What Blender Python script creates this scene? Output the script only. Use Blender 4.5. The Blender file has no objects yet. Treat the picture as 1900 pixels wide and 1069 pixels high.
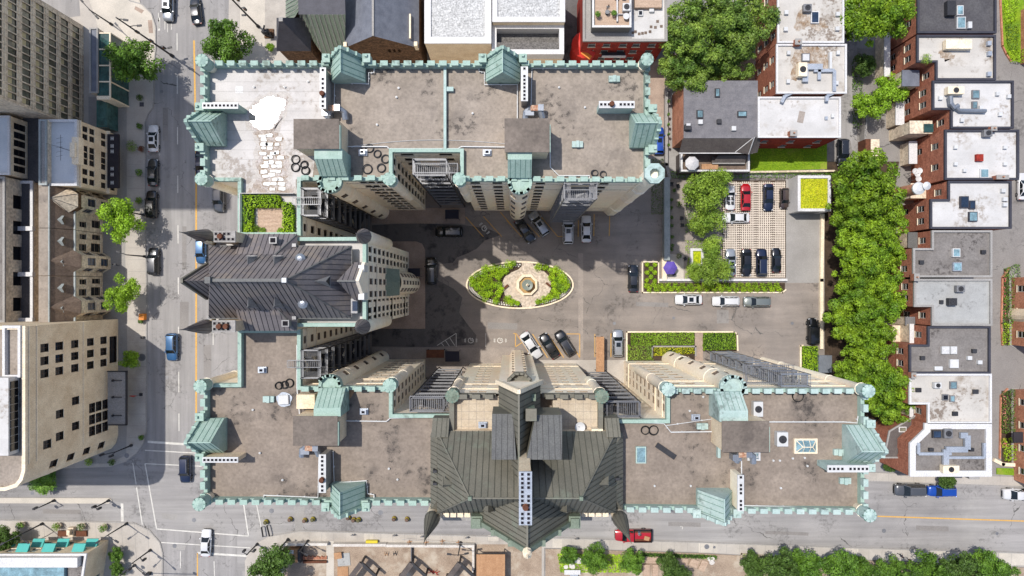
import bpy, bmesh, math, random
from mathutils import Vector, Matrix, noise
R_=math.radians
random.seed(7)
scn=bpy.context.scene
C=scn.collection
# ---------------- camera, sky, sun, exposure ----------------
H=120.0; F=1267.0; CX=950.0; CY=534.5
cam=bpy.data.objects.new('camera',bpy.data.cameras.new('camera')); C.objects.link(cam)
cam.location=(0,0,H); cam.rotation_euler=(0,0,0)
cam.data.sensor_width=36; cam.data.lens=36*F/1900; cam.data.clip_end=2000
scn.camera=cam
SUN=Vector((.354,-.255,-1)).normalized()
w=bpy.data.worlds.new("World"); scn.world=w; w.use_nodes=True
nt=w.node_tree; sky=nt.nodes.new('ShaderNodeTexSky'); sky.sky_type='NISHITA'; sky.sun_disc=False
sky.sun_elevation=math.asin(-SUN.z); sky.sun_rotation=math.atan2(-SUN.x,-SUN.y)
sky.altitude=50; sky.air_density=1.0; sky.dust_density=1.5
bg=nt.nodes['Background']; nt.links.new(sky.outputs[0],bg.inputs[0]); bg.inputs[1].default_value=0.15
sun=bpy.data.objects.new('sun',bpy.data.lights.new('sun','SUN')); C.objects.link(sun)
sun.data.energy=3.6; sun.data.angle=R_(.55); sun.data.color=(1.0,.955,.88)
sun.rotation_euler=SUN.to_track_quat('-Z','Y').to_euler()
sun.location=(-60,40,200)
scn.view_settings.view_transform='Standard'; scn.view_settings.look='None'
scn.view_settings.exposure=0.33; scn.view_settings.gamma=1; scn.view_settings.use_curve_mapping=False
scn.render.resolution_x=1024; scn.render.resolution_y=576
# ---------------- helpers ----------------
def P(x,y,z=0.0): return Vector(((x-CX)*(H-z)/F,(CY-y)*(H-z)/F,z))
def P2(x,y,z=0.0): p=P(x,y,z); return (p.x,p.y)
KK=1.45
def s2l(c):
    c/=255.0
    return c/12.92 if c<=.04045 else ((c+.055)/1.055)**2.4
def lin(rgb,k=KK): return tuple(min(.86,s2l(c)/k) for c in rgb)+(1,)
MATS={}
def mat(name,rgb,rgb2=None,scale=.35,detail=6,rough=.85,metal=0,bump=0,fine=.10,fscale=6,stretch=None,stain=None,stscale=.12,stlo=.5,sthi=.62,isl=0,objr=0,trans=0,k=KK,spec=.3,coat=0,cracks=None,laps=None,spots=None,tracks=None):
    """procedural surface: two tones by large noise, a fine speckle, optional stains, per-leaf variation"""
    m=bpy.data.materials.new(name); m.use_nodes=True; MATS[name]=m
    N=m.node_tree.nodes; L=m.node_tree.links; b=N['Principled BSDF']
    c1=lin(rgb,k); c2=lin(rgb2,k) if rgb2 else tuple(v*.82 for v in c1[:3])+(1,)
    g=N.new('ShaderNodeNewGeometry'); pos=g.outputs['Position']
    if stretch:
        mp=N.new('ShaderNodeMapping'); mp.inputs['Scale'].default_value=stretch; L.new(pos,mp.inputs[0]); pos=mp.outputs[0]
    n1=N.new('ShaderNodeTexNoise'); n1.inputs['Scale'].default_value=scale; n1.inputs['Detail'].default_value=detail; n1.inputs['Roughness'].default_value=.62
    L.new(pos,n1.inputs['Vector'])
    r=N.new('ShaderNodeMapRange'); r.inputs[1].default_value=.36; r.inputs[2].default_value=.66; L.new(n1.outputs[0],r.inputs[0])
    mx=N.new('ShaderNodeMix'); mx.data_type='RGBA'; mx.inputs[6].default_value=c1; mx.inputs[7].default_value=c2
    L.new(r.outputs[0],mx.inputs[0]); col=mx.outputs[2]
    def mul(col,fac_out,lo,hi,a=0,bb=1):
        rr=N.new('ShaderNodeMapRange'); rr.inputs[1].default_value=a; rr.inputs[2].default_value=bb; rr.inputs[3].default_value=lo; rr.inputs[4].default_value=hi
        L.new(fac_out,rr.inputs[0])
        v=N.new('ShaderNodeVectorMath'); v.operation='SCALE'; L.new(col,v.inputs[0]); L.new(rr.outputs[0],v.inputs['Scale']); return v.outputs[0]
    if fine:
        n2=N.new('ShaderNodeTexNoise'); n2.inputs['Scale'].default_value=fscale; n2.inputs['Detail'].default_value=4
        L.new(g.outputs['Position'],n2.inputs['Vector']); col=mul(col,n2.outputs[0],1-fine*2,1+fine*2,.3,.7)
    if isl: col=mul(col,g.outputs['Random Per Island'],1-isl,1+isl)
    if objr:
        oi=N.new('ShaderNodeObjectInfo'); col=mul(col,oi.outputs['Random'],1-objr,1+objr)
    if stain:
        n3=N.new('ShaderNodeTexNoise'); n3.inputs['Scale'].default_value=stscale; n3.inputs['Detail'].default_value=9; n3.inputs['Roughness'].default_value=.68
        L.new(g.outputs['Position'],n3.inputs['Vector'])
        rr=N.new('ShaderNodeMapRange'); rr.inputs[1].default_value=stlo; rr.inputs[2].default_value=sthi; L.new(n3.outputs[0],rr.inputs[0])
        m2=N.new('ShaderNodeMix'); m2.data_type='RGBA'; L.new(rr.outputs[0],m2.inputs[0]); L.new(col,m2.inputs[6]); m2.inputs[7].default_value=lin(stain,k); col=m2.outputs[2]
    if cracks:
        nd=N.new('ShaderNodeTexNoise'); nd.inputs['Scale'].default_value=.6; nd.inputs['Detail'].default_value=4; L.new(g.outputs['Position'],nd.inputs['Vector'])
        va=N.new('ShaderNodeVectorMath'); va.operation='MULTIPLY_ADD'; L.new(nd.outputs['Color'],va.inputs[0]); va.inputs[1].default_value=(2.2,2.2,0); L.new(g.outputs['Position'],va.inputs[2])
        vo=N.new('ShaderNodeTexVoronoi'); vo.feature='DISTANCE_TO_EDGE'; vo.inputs['Scale'].default_value=cracks; L.new(va.outputs[0],vo.inputs['Vector'])
        n5=N.new('ShaderNodeTexNoise'); n5.inputs['Scale'].default_value=.22; L.new(g.outputs['Position'],n5.inputs['Vector'])
        c5=N.new('ShaderNodeMapRange'); c5.inputs[1].default_value=.47; c5.inputs[2].default_value=.6; c5.inputs[3].default_value=.0; c5.inputs[4].default_value=.003; L.new(n5.outputs[0],c5.inputs[0])
        lt=N.new('ShaderNodeMath'); lt.operation='LESS_THAN'; L.new(vo.outputs['Distance'],lt.inputs[0]); L.new(c5.outputs[0],lt.inputs[1])
        m3=N.new('ShaderNodeMix'); m3.data_type='RGBA'; L.new(lt.outputs[0],m3.inputs[0]); L.new(col,m3.inputs[6]); m3.inputs[7].default_value=(.1,.095,.09,1); col=m3.outputs[2]
    def overlay(fac,rgb,k_=None):
        nonlocal col
        m9=N.new('ShaderNodeMix'); m9.data_type='RGBA'; L.new(fac,m9.inputs[0]); L.new(col,m9.inputs[6]); m9.inputs[7].default_value=lin(rgb,k); col=m9.outputs[2]
    if spots:   # small dark worn spots gathered in patches
        na=N.new('ShaderNodeTexNoise'); na.inputs['Scale'].default_value=1.5; na.inputs['Detail'].default_value=5; na.inputs['Roughness'].default_value=.75; L.new(g.outputs['Position'],na.inputs['Vector'])
        nb=N.new('ShaderNodeTexNoise'); nb.inputs['Scale'].default_value=.16; nb.inputs['Detail'].default_value=3; L.new(g.outputs['Position'],nb.inputs['Vector'])
        mu=N.new('ShaderNodeMath'); mu.operation='MULTIPLY'; L.new(na.outputs[0],mu.inputs[0]); L.new(nb.outputs[0],mu.inputs[1])
        ra=N.new('ShaderNodeMapRange'); ra.inputs[1].default_value=.305; ra.inputs[2].default_value=.385; ra.inputs[4].default_value=.85; L.new(mu.outputs[0],ra.inputs[0]); overlay(ra.outputs[0],spots)
    if laps:    # overlapping membrane sheets of slightly different age
        bt=N.new('ShaderNodeTexBrick'); bt.inputs['Scale'].default_value=1; bt.inputs['Brick Width'].default_value=laps[0]; bt.inputs['Row Height'].default_value=laps[1]; bt.inputs['Mortar Size'].default_value=.035; bt.inputs['Mortar Smooth'].default_value=.3
        bt.inputs['Color1'].default_value=(1,1,1,1); bt.inputs['Color2'].default_value=(.93,.93,.93,1); bt.inputs['Mortar'].default_value=(laps[2],)*3+(1,); L.new(g.outputs['Position'],bt.inputs['Vector'])
        vm=N.new('ShaderNodeMix'); vm.data_type='RGBA'; vm.blend_type='MULTIPLY'; vm.inputs[0].default_value=1; L.new(col,vm.inputs[6]); L.new(bt.outputs[0],vm.inputs[7]); col=vm.outputs[2]
    if tracks:  # long worn wheel bands and oil drips, stretched along the street
        mp2=N.new('ShaderNodeMapping'); mp2.inputs['Scale'].default_value=tracks; L.new(g.outputs['Position'],mp2.inputs[0])
        nc=N.new('ShaderNodeTexNoise'); nc.inputs['Scale'].default_value=1; nc.inputs['Detail'].default_value=5; nc.inputs['Roughness'].default_value=.6; L.new(mp2.outputs[0],nc.inputs['Vector'])
        col=mul(col,nc.outputs[0],.84,1.13,.34,.66)
    L.new(col,b.inputs['Base Color']); b.inputs['Roughness'].default_value=rough; b.inputs['Metallic'].default_value=metal
    b.inputs['Specular IOR Level'].default_value=spec
    if coat: b.inputs['Coat Weight'].default_value=coat; b.inputs['Coat Roughness'].default_value=.06
    if trans:
        b.inputs['Transmission Weight'].default_value=0
        t=N.new('ShaderNodeBsdfTranslucent'); L.new(col,t.inputs[0]); ms=N.new('ShaderNodeMixShader'); ms.inputs[0].default_value=trans
        o=N['Material Output']; L.new(b.outputs[0],ms.inputs[1]); L.new(t.outputs[0],ms.inputs[2]); L.new(ms.outputs[0],o.inputs[0])
    if bump:
        bn=N.new('ShaderNodeBump'); bn.inputs['Strength'].default_value=bump; bn.inputs['Distance'].default_value=.05
        L.new(n1.outputs[0] if not fine else n2.outputs[0],bn.inputs['Height']); L.new(bn.outputs[0],b.inputs['Normal'])
    return m
def plain(name,rgb,rough=.6,metal=0,coat=0,spec=.5,k=KK): 
    return mat(name,rgb,tuple(c*.94 for c in rgb),rough=rough,metal=metal,coat=coat,spec=spec,fine=.03,k=k)

class MB:
    def __init__(s): s.v=[]; s.f=[]; s.m=[]; s.cm=0
    def face(s,pts,m=None):
        i=len(s.v); s.v+=[tuple(p) for p in pts]; s.f.append(tuple(range(i,i+len(pts)))); s.m.append(s.cm if m is None else m)
    def prism(s,poly,z0,z1,m=None,mt=None,bottom=False):
        n=len(poly)
        if area(poly)<0: poly=poly[::-1]
        for i in range(n):
            a=poly[i]; b=poly[(i+1)%n]
            s.face([(a[0],a[1],z0),(b[0],b[1],z0),(b[0],b[1],z1),(a[0],a[1],z1)],m)
        s.face([(p[0],p[1],z1) for p in poly],m if mt is None else mt)
        if bottom: s.face([(p[0],p[1],z0) for p in poly[::-1]],m)
    def box(s,x0,x1,y0,y1,z0,z1,m=None,mt=None):
        if x0>x1: x0,x1=x1,x0
        if y0>y1: y0,y1=y1,y0
        s.prism([(x0,y0),(x1,y0),(x1,y1),(x0,y1)],z0,z1,m,mt,True)
    def obox(s,c,w,d,h,rot=0,m=None,mt=None):
        ca,sa=math.cos(rot),math.sin(rot); pts=[]
        for sx,sy in((-1,-1),(1,-1),(1,1),(-1,1)):
            x=sx*w/2; y=sy*d/2; pts.append((c[0]+x*ca-y*sa,c[1]+x*sa+y*ca))
        s.prism(pts,c[2],c[2]+h,m,mt,True)
    def beam(s,p,q,w,h=None,m=None):
        p=Vector(p); q=Vector(q); h=h or w; d=(q-p)
        if d.length<1e-5: return
        d.normalize(); up=Vector((0,0,1)) if abs(d.z)<.95 else Vector((1,0,0))
        a=d.cross(up).normalized()*w/2; b=a.cross(d).normalized()*h/2
        P0=[p+a+b,p-a+b,p-a-b,p+a-b]; P1=[q+a+b,q-a+b,q-a-b,q+a-b]
        for i in range(4):
            j=(i+1)%4; s.face([P0[i],P0[j],P1[j],P1[i]],m)
        s.face(P0[::-1],m); s.face(P1,m)
    def tube(s,pts,r,n=6,m=None,closed=False):
        pts=[Vector(p) for p in pts]; rings=[]; N=len(pts)
        for i,p in enumerate(pts):
            a=pts[(i-1)%N] if (closed or i>0) else p; b=pts[(i+1)%N] if (closed or i<N-1) else p
            d=(b-a); 
            if d.length<1e-6: d=Vector((0,0,1))
            d.normalize(); up=Vector((0,0,1)) if abs(d.z)<.9 else Vector((1,0,0))
            u=d.cross(up).normalized(); v=u.cross(d)
            rr=r[i] if isinstance(r,(list,tuple)) else r
            i0=len(s.v)
            for k in range(n):
                t=2*math.pi*k/n; q=p+u*math.cos(t)*rr+v*math.sin(t)*rr; s.v.append(tuple(q))
            rings.append(i0)
        for i in range(N if closed else N-1):
            a=rings[i]; b=rings[(i+1)%N]
            for k in range(n):
                s.f.append((a+k,a+(k+1)%n,b+(k+1)%n,b+k)); s.m.append(s.cm if m is None else m)
        if not closed:
            for a in (rings[0],rings[-1]):
                s.f.append(tuple(range(a,a+n))); s.m.append(s.cm if m is None else m)
    def lathe(s,c,prof,n=12,m=None,a0=0,a1=None,rot=0):
        """prof: (r,z) from the bottom up around centre c"""
        full=a1 is None; a1=2*math.pi if full else a1; K=n if full else n+1; rings=[]
        for r,z in prof:
            rings.append(len(s.v))
            for k in range(K):
                t=rot+a0+(a1-a0)*k/n; s.v.append((c[0]+r*math.cos(t),c[1]+r*math.sin(t),c[2]+z))
        for i in range(len(prof)-1):
            for k in range(n):
                k2=(k+1)%K if full else k+1
                s.f.append((rings[i]+k,rings[i]+k2,rings[i+1]+k2,rings[i+1]+k)); s.m.append(s.cm if m is None else m)
        if full and prof[-1][0]>1e-3: s.f.append(tuple(rings[-1]+k for k in range(K))); s.m.append(s.cm if m is None else m)
        if full and prof[0][0]>1e-3: s.f.append(tuple(rings[0]+K-1-k for k in range(K))); s.m.append(s.cm if m is None else m)
    def build(s,name,mats,parent=None,loc=None,smooth=False,bevel=0,kind=None,label=None):
        if not s.v: return None
        if isinstance(mats,(str,)) : mats=[mats]
        mats=[MATS[x] if isinstance(x,str) else x for x in mats]
        o0=Vector(parent['_w']) if parent is not None and '_w' in parent else Vector((0,0,0))
        if loc is not None: o0=Vector(loc)
        me=bpy.data.meshes.new(name)
        me.from_pydata([(a-o0.x,b-o0.y,c-o0.z) for a,b,c in s.v],[],s.f)
        for x in mats: me.materials.append(x)
        me.polygons.foreach_set('material_index',[min(i,len(mats)-1) for i in s.m])
        if smooth:
            me.polygons.foreach_set('use_smooth',[True]*len(s.f))
        me.update()
        o=bpy.data.objects.new(name,me); C.objects.link(o)
        if parent is not None: o.parent=parent; o['_w']=tuple(o0) if loc is None else tuple(parent['_w']) 
        else: o.location=o0; o['_w']=tuple(o0)
        if smooth:
            bm=bmesh.new(); bm.from_mesh(me); bmesh.ops.remove_doubles(bm,verts=bm.verts,dist=1e-4); bm.to_mesh(me); bm.free()
            me.set_sharp_from_angle(angle=R_(40))
        if bevel:
            bm=bmesh.new(); bm.from_mesh(me); bmesh.ops.remove_doubles(bm,verts=bm.verts,dist=1e-4); bm.to_mesh(me); bm.free()
            b=o.modifiers.new('bevel','BEVEL'); b.width=bevel; b.segments=2; b.limit_method='ANGLE'
        if kind: o['kind']=kind
        if label: o['label']=label
        return o
def area(p): return sum(p[i][0]*p[(i+1)%len(p)][1]-p[(i+1)%len(p)][0]*p[i][1] for i in range(len(p)))/2
def thing(name,label,cat,loc,group=None):
    o=bpy.data.objects.new(name,None); C.objects.link(o); o.location=loc; o.empty_display_size=.3
    o['label']=label; o['category']=cat; o['_w']=tuple(Vector(loc))
    if group: o['group']=group
    return o
def tag(o,label,cat,group=None,kind=None):
    o['label']=label; o['category']=cat
    if group: o['group']=group
    if kind: o['kind']=kind
    return o
def struct(name,mb,m,label=None):
    o=mb.build(name,m); o['kind']='structure'
    if label: o['label']=label
    return o
def offset(poly,d):
    """inset a CCW polygon by d (negative: outset)"""
    n=len(poly); out=[]
    for i in range(n):
        a=Vector(poly[i-1]); b=Vector(poly[i]); c=Vector(poly[(i+1)%n])
        e1=(b-a).normalized(); e2=(c-b).normalized()
        n1=Vector((-e1.y,e1.x)); n2=Vector((-e2.y,e2.x))
        k=1+n1.dot(n2)
        if k<.2: k=.2
        q=b+(n1+n2)*(d/k); out.append((q.x,q.y))
    return out
def ccw(poly): return poly if area(poly)>0 else poly[::-1]
# windows -----------------------------------------------------
WM={}
def winmesh(w,h,fm,gm,bars,sill,curtain=None):
    key=(round(w,2),round(h,2),fm,gm,bars,sill,curtain)
    if key in WM: return WM[key]
    m=MB(); t=.07
    m.box(-w/2,-w/2+t,-.06,.03,0,h,0); m.box(w/2-t,w/2,-.06,.03,0,h,0)
    m.box(-w/2+t,w/2-t,-.06,.03,0,t,0); m.box(-w/2+t,w/2-t,-.06,.03,h-t,h,0)
    m.box(-w/2+t,w/2-t,-.035,0,t,h-t,1)
    if curtain: m.box(-w/2+t,w/2-t,0.003,.012,t+(h-2*t)*.45,h-t,3)
    if bars>=1: m.box(-w/2+t,w/2-t,0,.035,h*.5-.03,h*.5+.03,0)
    if bars>=2: m.box(-.03,.03,0,.033,t,h-t,0)
    if sill: m.box(-w/2-.08,w/2+.08,.02,sill,-.09,.0,2)
    me=bpy.data.meshes.new('window'); me.from_pydata(m.v,[],m.f)
    for x in (fm,gm,sill and 'stone_trim' or fm,curtain or fm): me.materials.append(MATS[x])
    me.polygons.foreach_set('material_index',m.m); me.update(); WM[key]=me
    return me
def wall(mb,A,B,z0,z1,ops=(),parent=None,m=None,rec=.22,fm='frame_dark',gm='glass',bars=1,sill=.3,name='window',curt=None):
    """wall from A to B, outside on the right hand; openings (s,z,w,h) cut through and filled with windows set back"""
    A=Vector((A[0],A[1])); B=Vector((B[0],B[1])); d=B-A; Ln=d.length
    if Ln<1e-6: return
    d/=Ln; nn=Vector((d.y,-d.x))
    ops=[o for o in ops if o[0]-o[2]/2>.05 and o[0]+o[2]/2<Ln-.05 and o[1]>z0+.02 and o[1]+o[3]<z1-.05]
    def q(s,z,dep=0): p=A+d*s-nn*dep; return (p.x,p.y,z)
    if not ops: mb.face([q(0,z0),q(Ln,z0),q(Ln,z1),q(0,z1)],m); return
    zs=sorted(set([z0,z1]+[round(o[1],3) for o in ops]+[round(o[1]+o[3],3) for o in ops]))
    for i in range(len(zs)-1):
        za,zb=zs[i],zs[i+1]; zc=(za+zb)/2
        act=sorted([(o[0]-o[2]/2,o[0]+o[2]/2) for o in ops if o[1]<zc<o[1]+o[3]])
        s=0
        for a,b in act:
            if a>s+1e-4: mb.face([q(s,za),q(a,za),q(a,zb),q(s,zb)],m)
            s=max(s,b)
        if s<Ln-1e-4: mb.face([q(s,za),q(Ln,za),q(Ln,zb),q(s,zb)],m)
    ang=math.atan2(d.y,d.x)+math.pi
    for o in ops:
        a=o[0]-o[2]/2; b=o[0]+o[2]/2; za=o[1]; zb=o[1]+o[3]
        mb.face([q(a,za),q(b,za),q(b,za,rec),q(a,za,rec)],m); mb.face([q(a,zb,rec),q(b,zb,rec),q(b,zb),q(a,zb)],m)
        mb.face([q(a,za),q(a,za,rec),q(a,zb,rec),q(a,zb)],m); mb.face([q(b,za,rec),q(b,za),q(b,zb),q(b,zb,rec)],m)
        if parent is not None:
            cu=curt if (curt and random.random()<.4) else None
            w_=bpy.data.objects.new(o[4] if len(o)>4 else name,winmesh(o[2],o[3],fm,gm,bars,sill+rec if sill else 0,cu)); C.objects.link(w_)
            p=q(o[0],za,rec); w0=Vector(parent['_w']); w_.parent=parent; w_.location=Vector(p)-w0; w_.rotation_euler=(0,0,ang)
def grid(Ln,cols,zs,w,h): return [(c*Ln if c<=1 else c,z,w,h) for c in cols for z in zs]
def ring(mb,poly,d0,d1,z0,z1,m=None,merlon=None,skip=()):
    """a low wall following a CCW polygon, between insets d0 and d1"""
    a=offset(poly,d0); b=offset(poly,d1); n=len(poly)
    for i in range(n):
        if i in skip: continue
        j=(i+1)%n; A,B,Cc,D=a[i],a[j],b[j],b[i]
        mb.face([(A[0],A[1],z0),(B[0],B[1],z0),(B[0],B[1],z1),(A[0],A[1],z1)],m)
        mb.face([(Cc[0],Cc[1],z0),(D[0],D[1],z0),(D[0],D[1],z1),(Cc[0],Cc[1],z1)],m)
        mb.face([(A[0],A[1],z1),(B[0],B[1],z1),(Cc[0],Cc[1],z1),(D[0],D[1],z1)],m)
        if (i-1)%n in skip or (i+1)%n in skip:
            if (i-1)%n in skip: mb.face([(A[0],A[1],z0),(A[0],A[1],z1),(D[0],D[1],z1),(D[0],D[1],z0)],m)
            if (i+1)%n in skip: mb.face([(B[0],B[1],z0),(B[0],B[1],z1),(Cc[0],Cc[1],z1),(Cc[0],Cc[1],z0)],m)
def rp(pts,z=0): return [P2(x,y,z) for x,y in pts]
def rect(x0,y0,x1,y1,z=0): return ccw(rp([(x0,y0),(x1,y0),(x1,y1),(x0,y1)],z))
def roofplane(mb,pts,m=0,seam=None,sm=1,th=.07,w=.06):
    w*=.8; th*=.8
    """sloping roof plane with raised standing seams running down its slope; pts are 3D"""
    pts=[Vector(p) for p in pts]; mb.face(pts,m)
    if not seam: return
    n=Vector((0,0,0))
    for i in range(len(pts)):
        a=pts[i]; b=pts[(i+1)%len(pts)]; n+=a.cross(b)
    n.normalize()
    if n.z<0: n=-n
    dn=Vector((n.x,n.y,0)); 
    if dn.length<1e-4: dn=Vector((0,1,0))
    dn.normalize(); across=Vector((-dn.y,dn.x,0)); o=pts[0]
    ss=[(p-o).dot(across) for p in pts]; a=min(ss)+seam*.5
    while a<max(ss):
        hits=[]
        for i in range(len(pts)):
            p=pts[i]; q=pts[(i+1)%len(pts)]; sp=(p-o).dot(across)-a; sq=(q-o).dot(across)-a
            if sp*sq<0: hits.append(p+(q-p)*(sp/(sp-sq)))
        if len(hits)>=2:
            mb.beam(hits[0]+n*th*.4,hits[1]+n*th*.4,w,th,sm)
        a+=seam
ORD=['first','second','third','fourth','fifth','sixth','seventh','eighth','ninth','tenth','eleventh','twelfth']
# ---------------- materials ----------------
mat('asphalt',(172,168,166),(150,147,146),scale=.12,rough=.95,fine=.06,fscale=9,stain=(186,182,178),stscale=.06,stlo=.5,sthi=.7,cracks=.09,spots=(132,129,127),tracks=(.9,.05,1))
mat('asphalt_cross',(172,168,166),(150,147,146),scale=.12,rough=.95,fine=.06,fscale=9,stain=(186,182,178),stscale=.06,stlo=.5,sthi=.7,cracks=.09,spots=(132,129,127),tracks=(.05,.9,1))
mat('lot_paver',(236,222,206),(222,208,192),scale=.8,rough=.9,fine=.08)
mat('court_asphalt',(164,153,144),(148,139,132),scale=.2,rough=.95,fine=.07,fscale=8,stain=(134,127,122),stscale=.08,stlo=.52,sthi=.72,cracks=.11,spots=(112,105,100),tracks=(.06,.5,1))
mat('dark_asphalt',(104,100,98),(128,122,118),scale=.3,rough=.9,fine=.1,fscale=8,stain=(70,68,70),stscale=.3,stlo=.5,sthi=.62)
mat('lane_asphalt',(158,153,149),(144,139,136),scale=.2,rough=.95,fine=.07,cracks=.08,spots=(120,116,113))
mat('concrete',(206,198,188),(188,180,171),scale=.25,rough=.9,fine=.05,fscale=7,stain=(168,160,152),stscale=.15,stlo=.55,sthi=.75)
mat('concrete_light',(224,214,200),(204,196,184),scale=.3,rough=.9,fine=.05)
mat('sidewalk_grey',(176,172,168),(160,156,152),scale=.25,rough=.9,fine=.06)
mat('kerb',(200,184,160),(182,168,148),scale=.5,rough=.9)
mat('paver_pink',(190,168,152),(168,148,134),scale=.5,rough=.9,fine=.08)
mat('paver_grey',(178,166,156),(158,148,140),scale=.5,rough=.9,fine=.08)
mat('dirt',(186,166,146),(158,138,120),scale=.3,rough=1,fine=.12,stain=(204,190,172),stscale=.2)
mat('soil',(88,72,58),(66,54,44),scale=.8,rough=1,fine=.15)
mat('line_white',(240,236,228),(212,208,200),scale=.9,rough=.8,fine=.08)
mat('line_yellow',(236,184,92),(222,172,96),scale=.9,rough=.8,fine=.08)
mat('lawn',(140,168,40),(112,150,30),scale=.5,rough=1,fine=.15,fscale=5,stain=(170,170,80),stscale=.3,stlo=.55,sthi=.7)
mat('deck_taupe',(180,167,154),(160,148,136),scale=.22,detail=9,rough=.95,fine=.08,fscale=3,stain=(128,119,112),stscale=.15,stlo=.55,sthi=.72,spots=(88,82,78),laps=(9.5,1.0,.94))
mat('deck_taupe_dark',(140,128,118),(118,108,100),scale=.3,detail=9,rough=.95,fine=.08,fscale=3,stain=(90,82,78),stscale=.2,stlo=.55,sthi=.72)
mat('deck_south',(166,152,139),(146,133,122),scale=.25,detail=9,rough=.95,fine=.08,fscale=3,stain=(112,103,97),stscale=.16,stlo=.54,sthi=.7,spots=(76,71,68),laps=(9.5,1.0,.94))
mat('puddle_brown',(150,124,98),(206,196,184),scale=1.3,rough=.9,fine=.15)
mat('deck_white',(222,217,214),(206,201,198),scale=.35,rough=.55,fine=.03,stain=(188,180,172),stscale=.25,stlo=.52,sthi=.7,spots=(160,148,138),laps=(12,1.1,.93))
mat('water_wet',(190,180,165),(160,150,138),scale=.6,rough=.04,spec=1.0,coat=1.0)
mat('ponding_edge',(176,160,146),(214,206,202),scale=1.1,rough=.8,fine=.16)
mat('ponding_soft',(204,196,188),(216,210,204),scale=.9,rough=.8,fine=.08)
mat('tile_terrace',(218,202,178),(202,184,160),scale=.6,rough=.9,fine=.06)
mat('teal',(182,206,194),(158,188,174),scale=.5,rough=.75,fine=.07,stain=(196,216,206),stscale=.5,stlo=.5,sthi=.7,spots=(122,136,124))
mat('teal_pale',(196,216,210),(178,202,196),scale=.5,rough=.75,fine=.06,stain=(208,224,218),stscale=.4,stlo=.55,sthi=.7,spots=(138,152,146))
mat('teal_seam',(110,150,138),(98,138,126),rough=.7)
mat('green_copper',(132,128,116),(114,112,102),scale=.35,rough=.65,fine=.06,stain=(140,150,134),stscale=.25,stlo=.55,sthi=.75,stretch=(1,1,.5))
mat('green_copper_seam',(96,96,86),(86,86,78),rough=.7)
mat('green_copper_light',(138,150,134),(124,138,122),scale=.6,rough=.7)
mat('slate_metal',(136,129,130),(118,112,114),scale=.35,rough=.55,fine=.05,stain=(150,138,130),stscale=.3)
mat('slate_seam',(76,73,76),(66,63,67),rough=.6)
mat('grey_sheet',(118,118,116),(104,104,104),scale=.4,rough=.6)
mat('stone_beige',(252,235,215),(244,223,201),scale=.3,rough=.9,fine=.04,fscale=2.2,stain=(234,214,186),stscale=.3,stlo=.52,sthi=.8,k=1.03,stretch=(1,1,.25))
mat('stone_tan',(236,218,190),(216,194,164),scale=.5,rough=.9,fine=.09,k=1.15)
mat('stone_trim',(246,230,204),(232,214,186),scale=.5,rough=.85,k=1.2)
mat('stone_grey',(232,216,192),(202,184,162),scale=.5,rough=.95,fine=.16,fscale=2.5,k=1.2)
mat('stone_brown',(128,98,74),(88,66,50),scale=1.2,rough=1,fine=.25,fscale=3.5)
mat('mansard_brown',(134,116,102),(110,94,84),scale=1.0,rough=.85,fine=.12,fscale=5)
mat('shingle_grey',(138,135,138),(120,118,122),scale=.8,rough=.95,fine=.08,fscale=6)
mat('shingle_brown',(112,104,100),(96,88,86),scale=.8,rough=.95,fine=.1,fscale=6)
mat('slate_blue',(128,132,144),(110,114,126),scale=.9,rough=.6,fine=.06,fscale=6)
mat('slate_dark',(84,84,94),(70,70,80),scale=.9,rough=.6,fine=.08,fscale=6)
mat('brick_red',(182,120,96),(152,94,74),scale=.7,rough=.95,fine=.16,fscale=4,stretch=(1,1,2.5),k=1.25)
mat('brick_orange',(206,146,118),(178,120,94),scale=.7,rough=.95,fine=.14,fscale=4,k=1.3)
mat('brick_dark',(168,58,44),(134,44,36),scale=.8,rough=.95,fine=.16,fscale=4,k=1.2)
mat('gravel_light',(214,214,214),(188,188,188),scale=1.5,rough=1,fine=.2,fscale=4)
mat('gravel_grey',(128,124,120),(110,106,104),scale=1.5,rough=1,fine=.2,fscale=4)
mat('roof_white',(230,227,225),(212,209,206),scale=.3,rough=.6,fine=.03,stain=(190,180,168),stscale=.25,stlo=.55,sthi=.76,laps=(9,1.0,.95),spots=(170,158,146))
mat('roof_white_stained',(222,216,208),(204,198,190),scale=.2,rough=.6,fine=.03,stain=(158,142,124),stscale=.21,stlo=.54,sthi=.7,laps=(9,1.0,.95),spots=(130,112,96))
mat('roof_grey',(150,144,140),(132,126,122),scale=.3,rough=.95,fine=.08,fscale=4,stain=(112,106,102),stscale=.22,stlo=.54,sthi=.7,laps=(9,1,.94),spots=(86,80,78))
mat('roof_lightgrey',(190,190,188),(176,176,174),scale=.3,rough=.9,fine=.05,stain=(160,158,156),stscale=.2,stlo=.54,sthi=.7,laps=(9,1,.94),spots=(130,128,126))
mat('roof_dark',(98,96,98),(84,82,86),scale=.4,rough=.95,fine=.1,fscale=4)
mat('roof_bluewhite',(232,236,240),(214,220,226),scale=.3,rough=.6,fine=.03)
mat('parapet_dark',(74,74,84),(62,62,72),rough=.7)
mat('parapet_white',(236,234,234),(222,220,220),rough=.6)
mat('parapet_grey',(176,172,168),(160,156,152),rough=.8)
mat('cornice_metal',(170,176,176),(150,158,158),rough=.5)
plain('metal_white',(228,228,228),rough=.45)
mat('metal_grey',(150,150,152),(128,128,132),rough=.45,metal=.3)
mat('metal_dark',(66,66,70),(52,52,56),rough=.5)
mat('galvanised',(168,174,184),(148,154,164),rough=.35,metal=.5,fine=.06)
mat('duct_blue',(204,210,220),(182,190,202),rough=.35,metal=.3)
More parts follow.
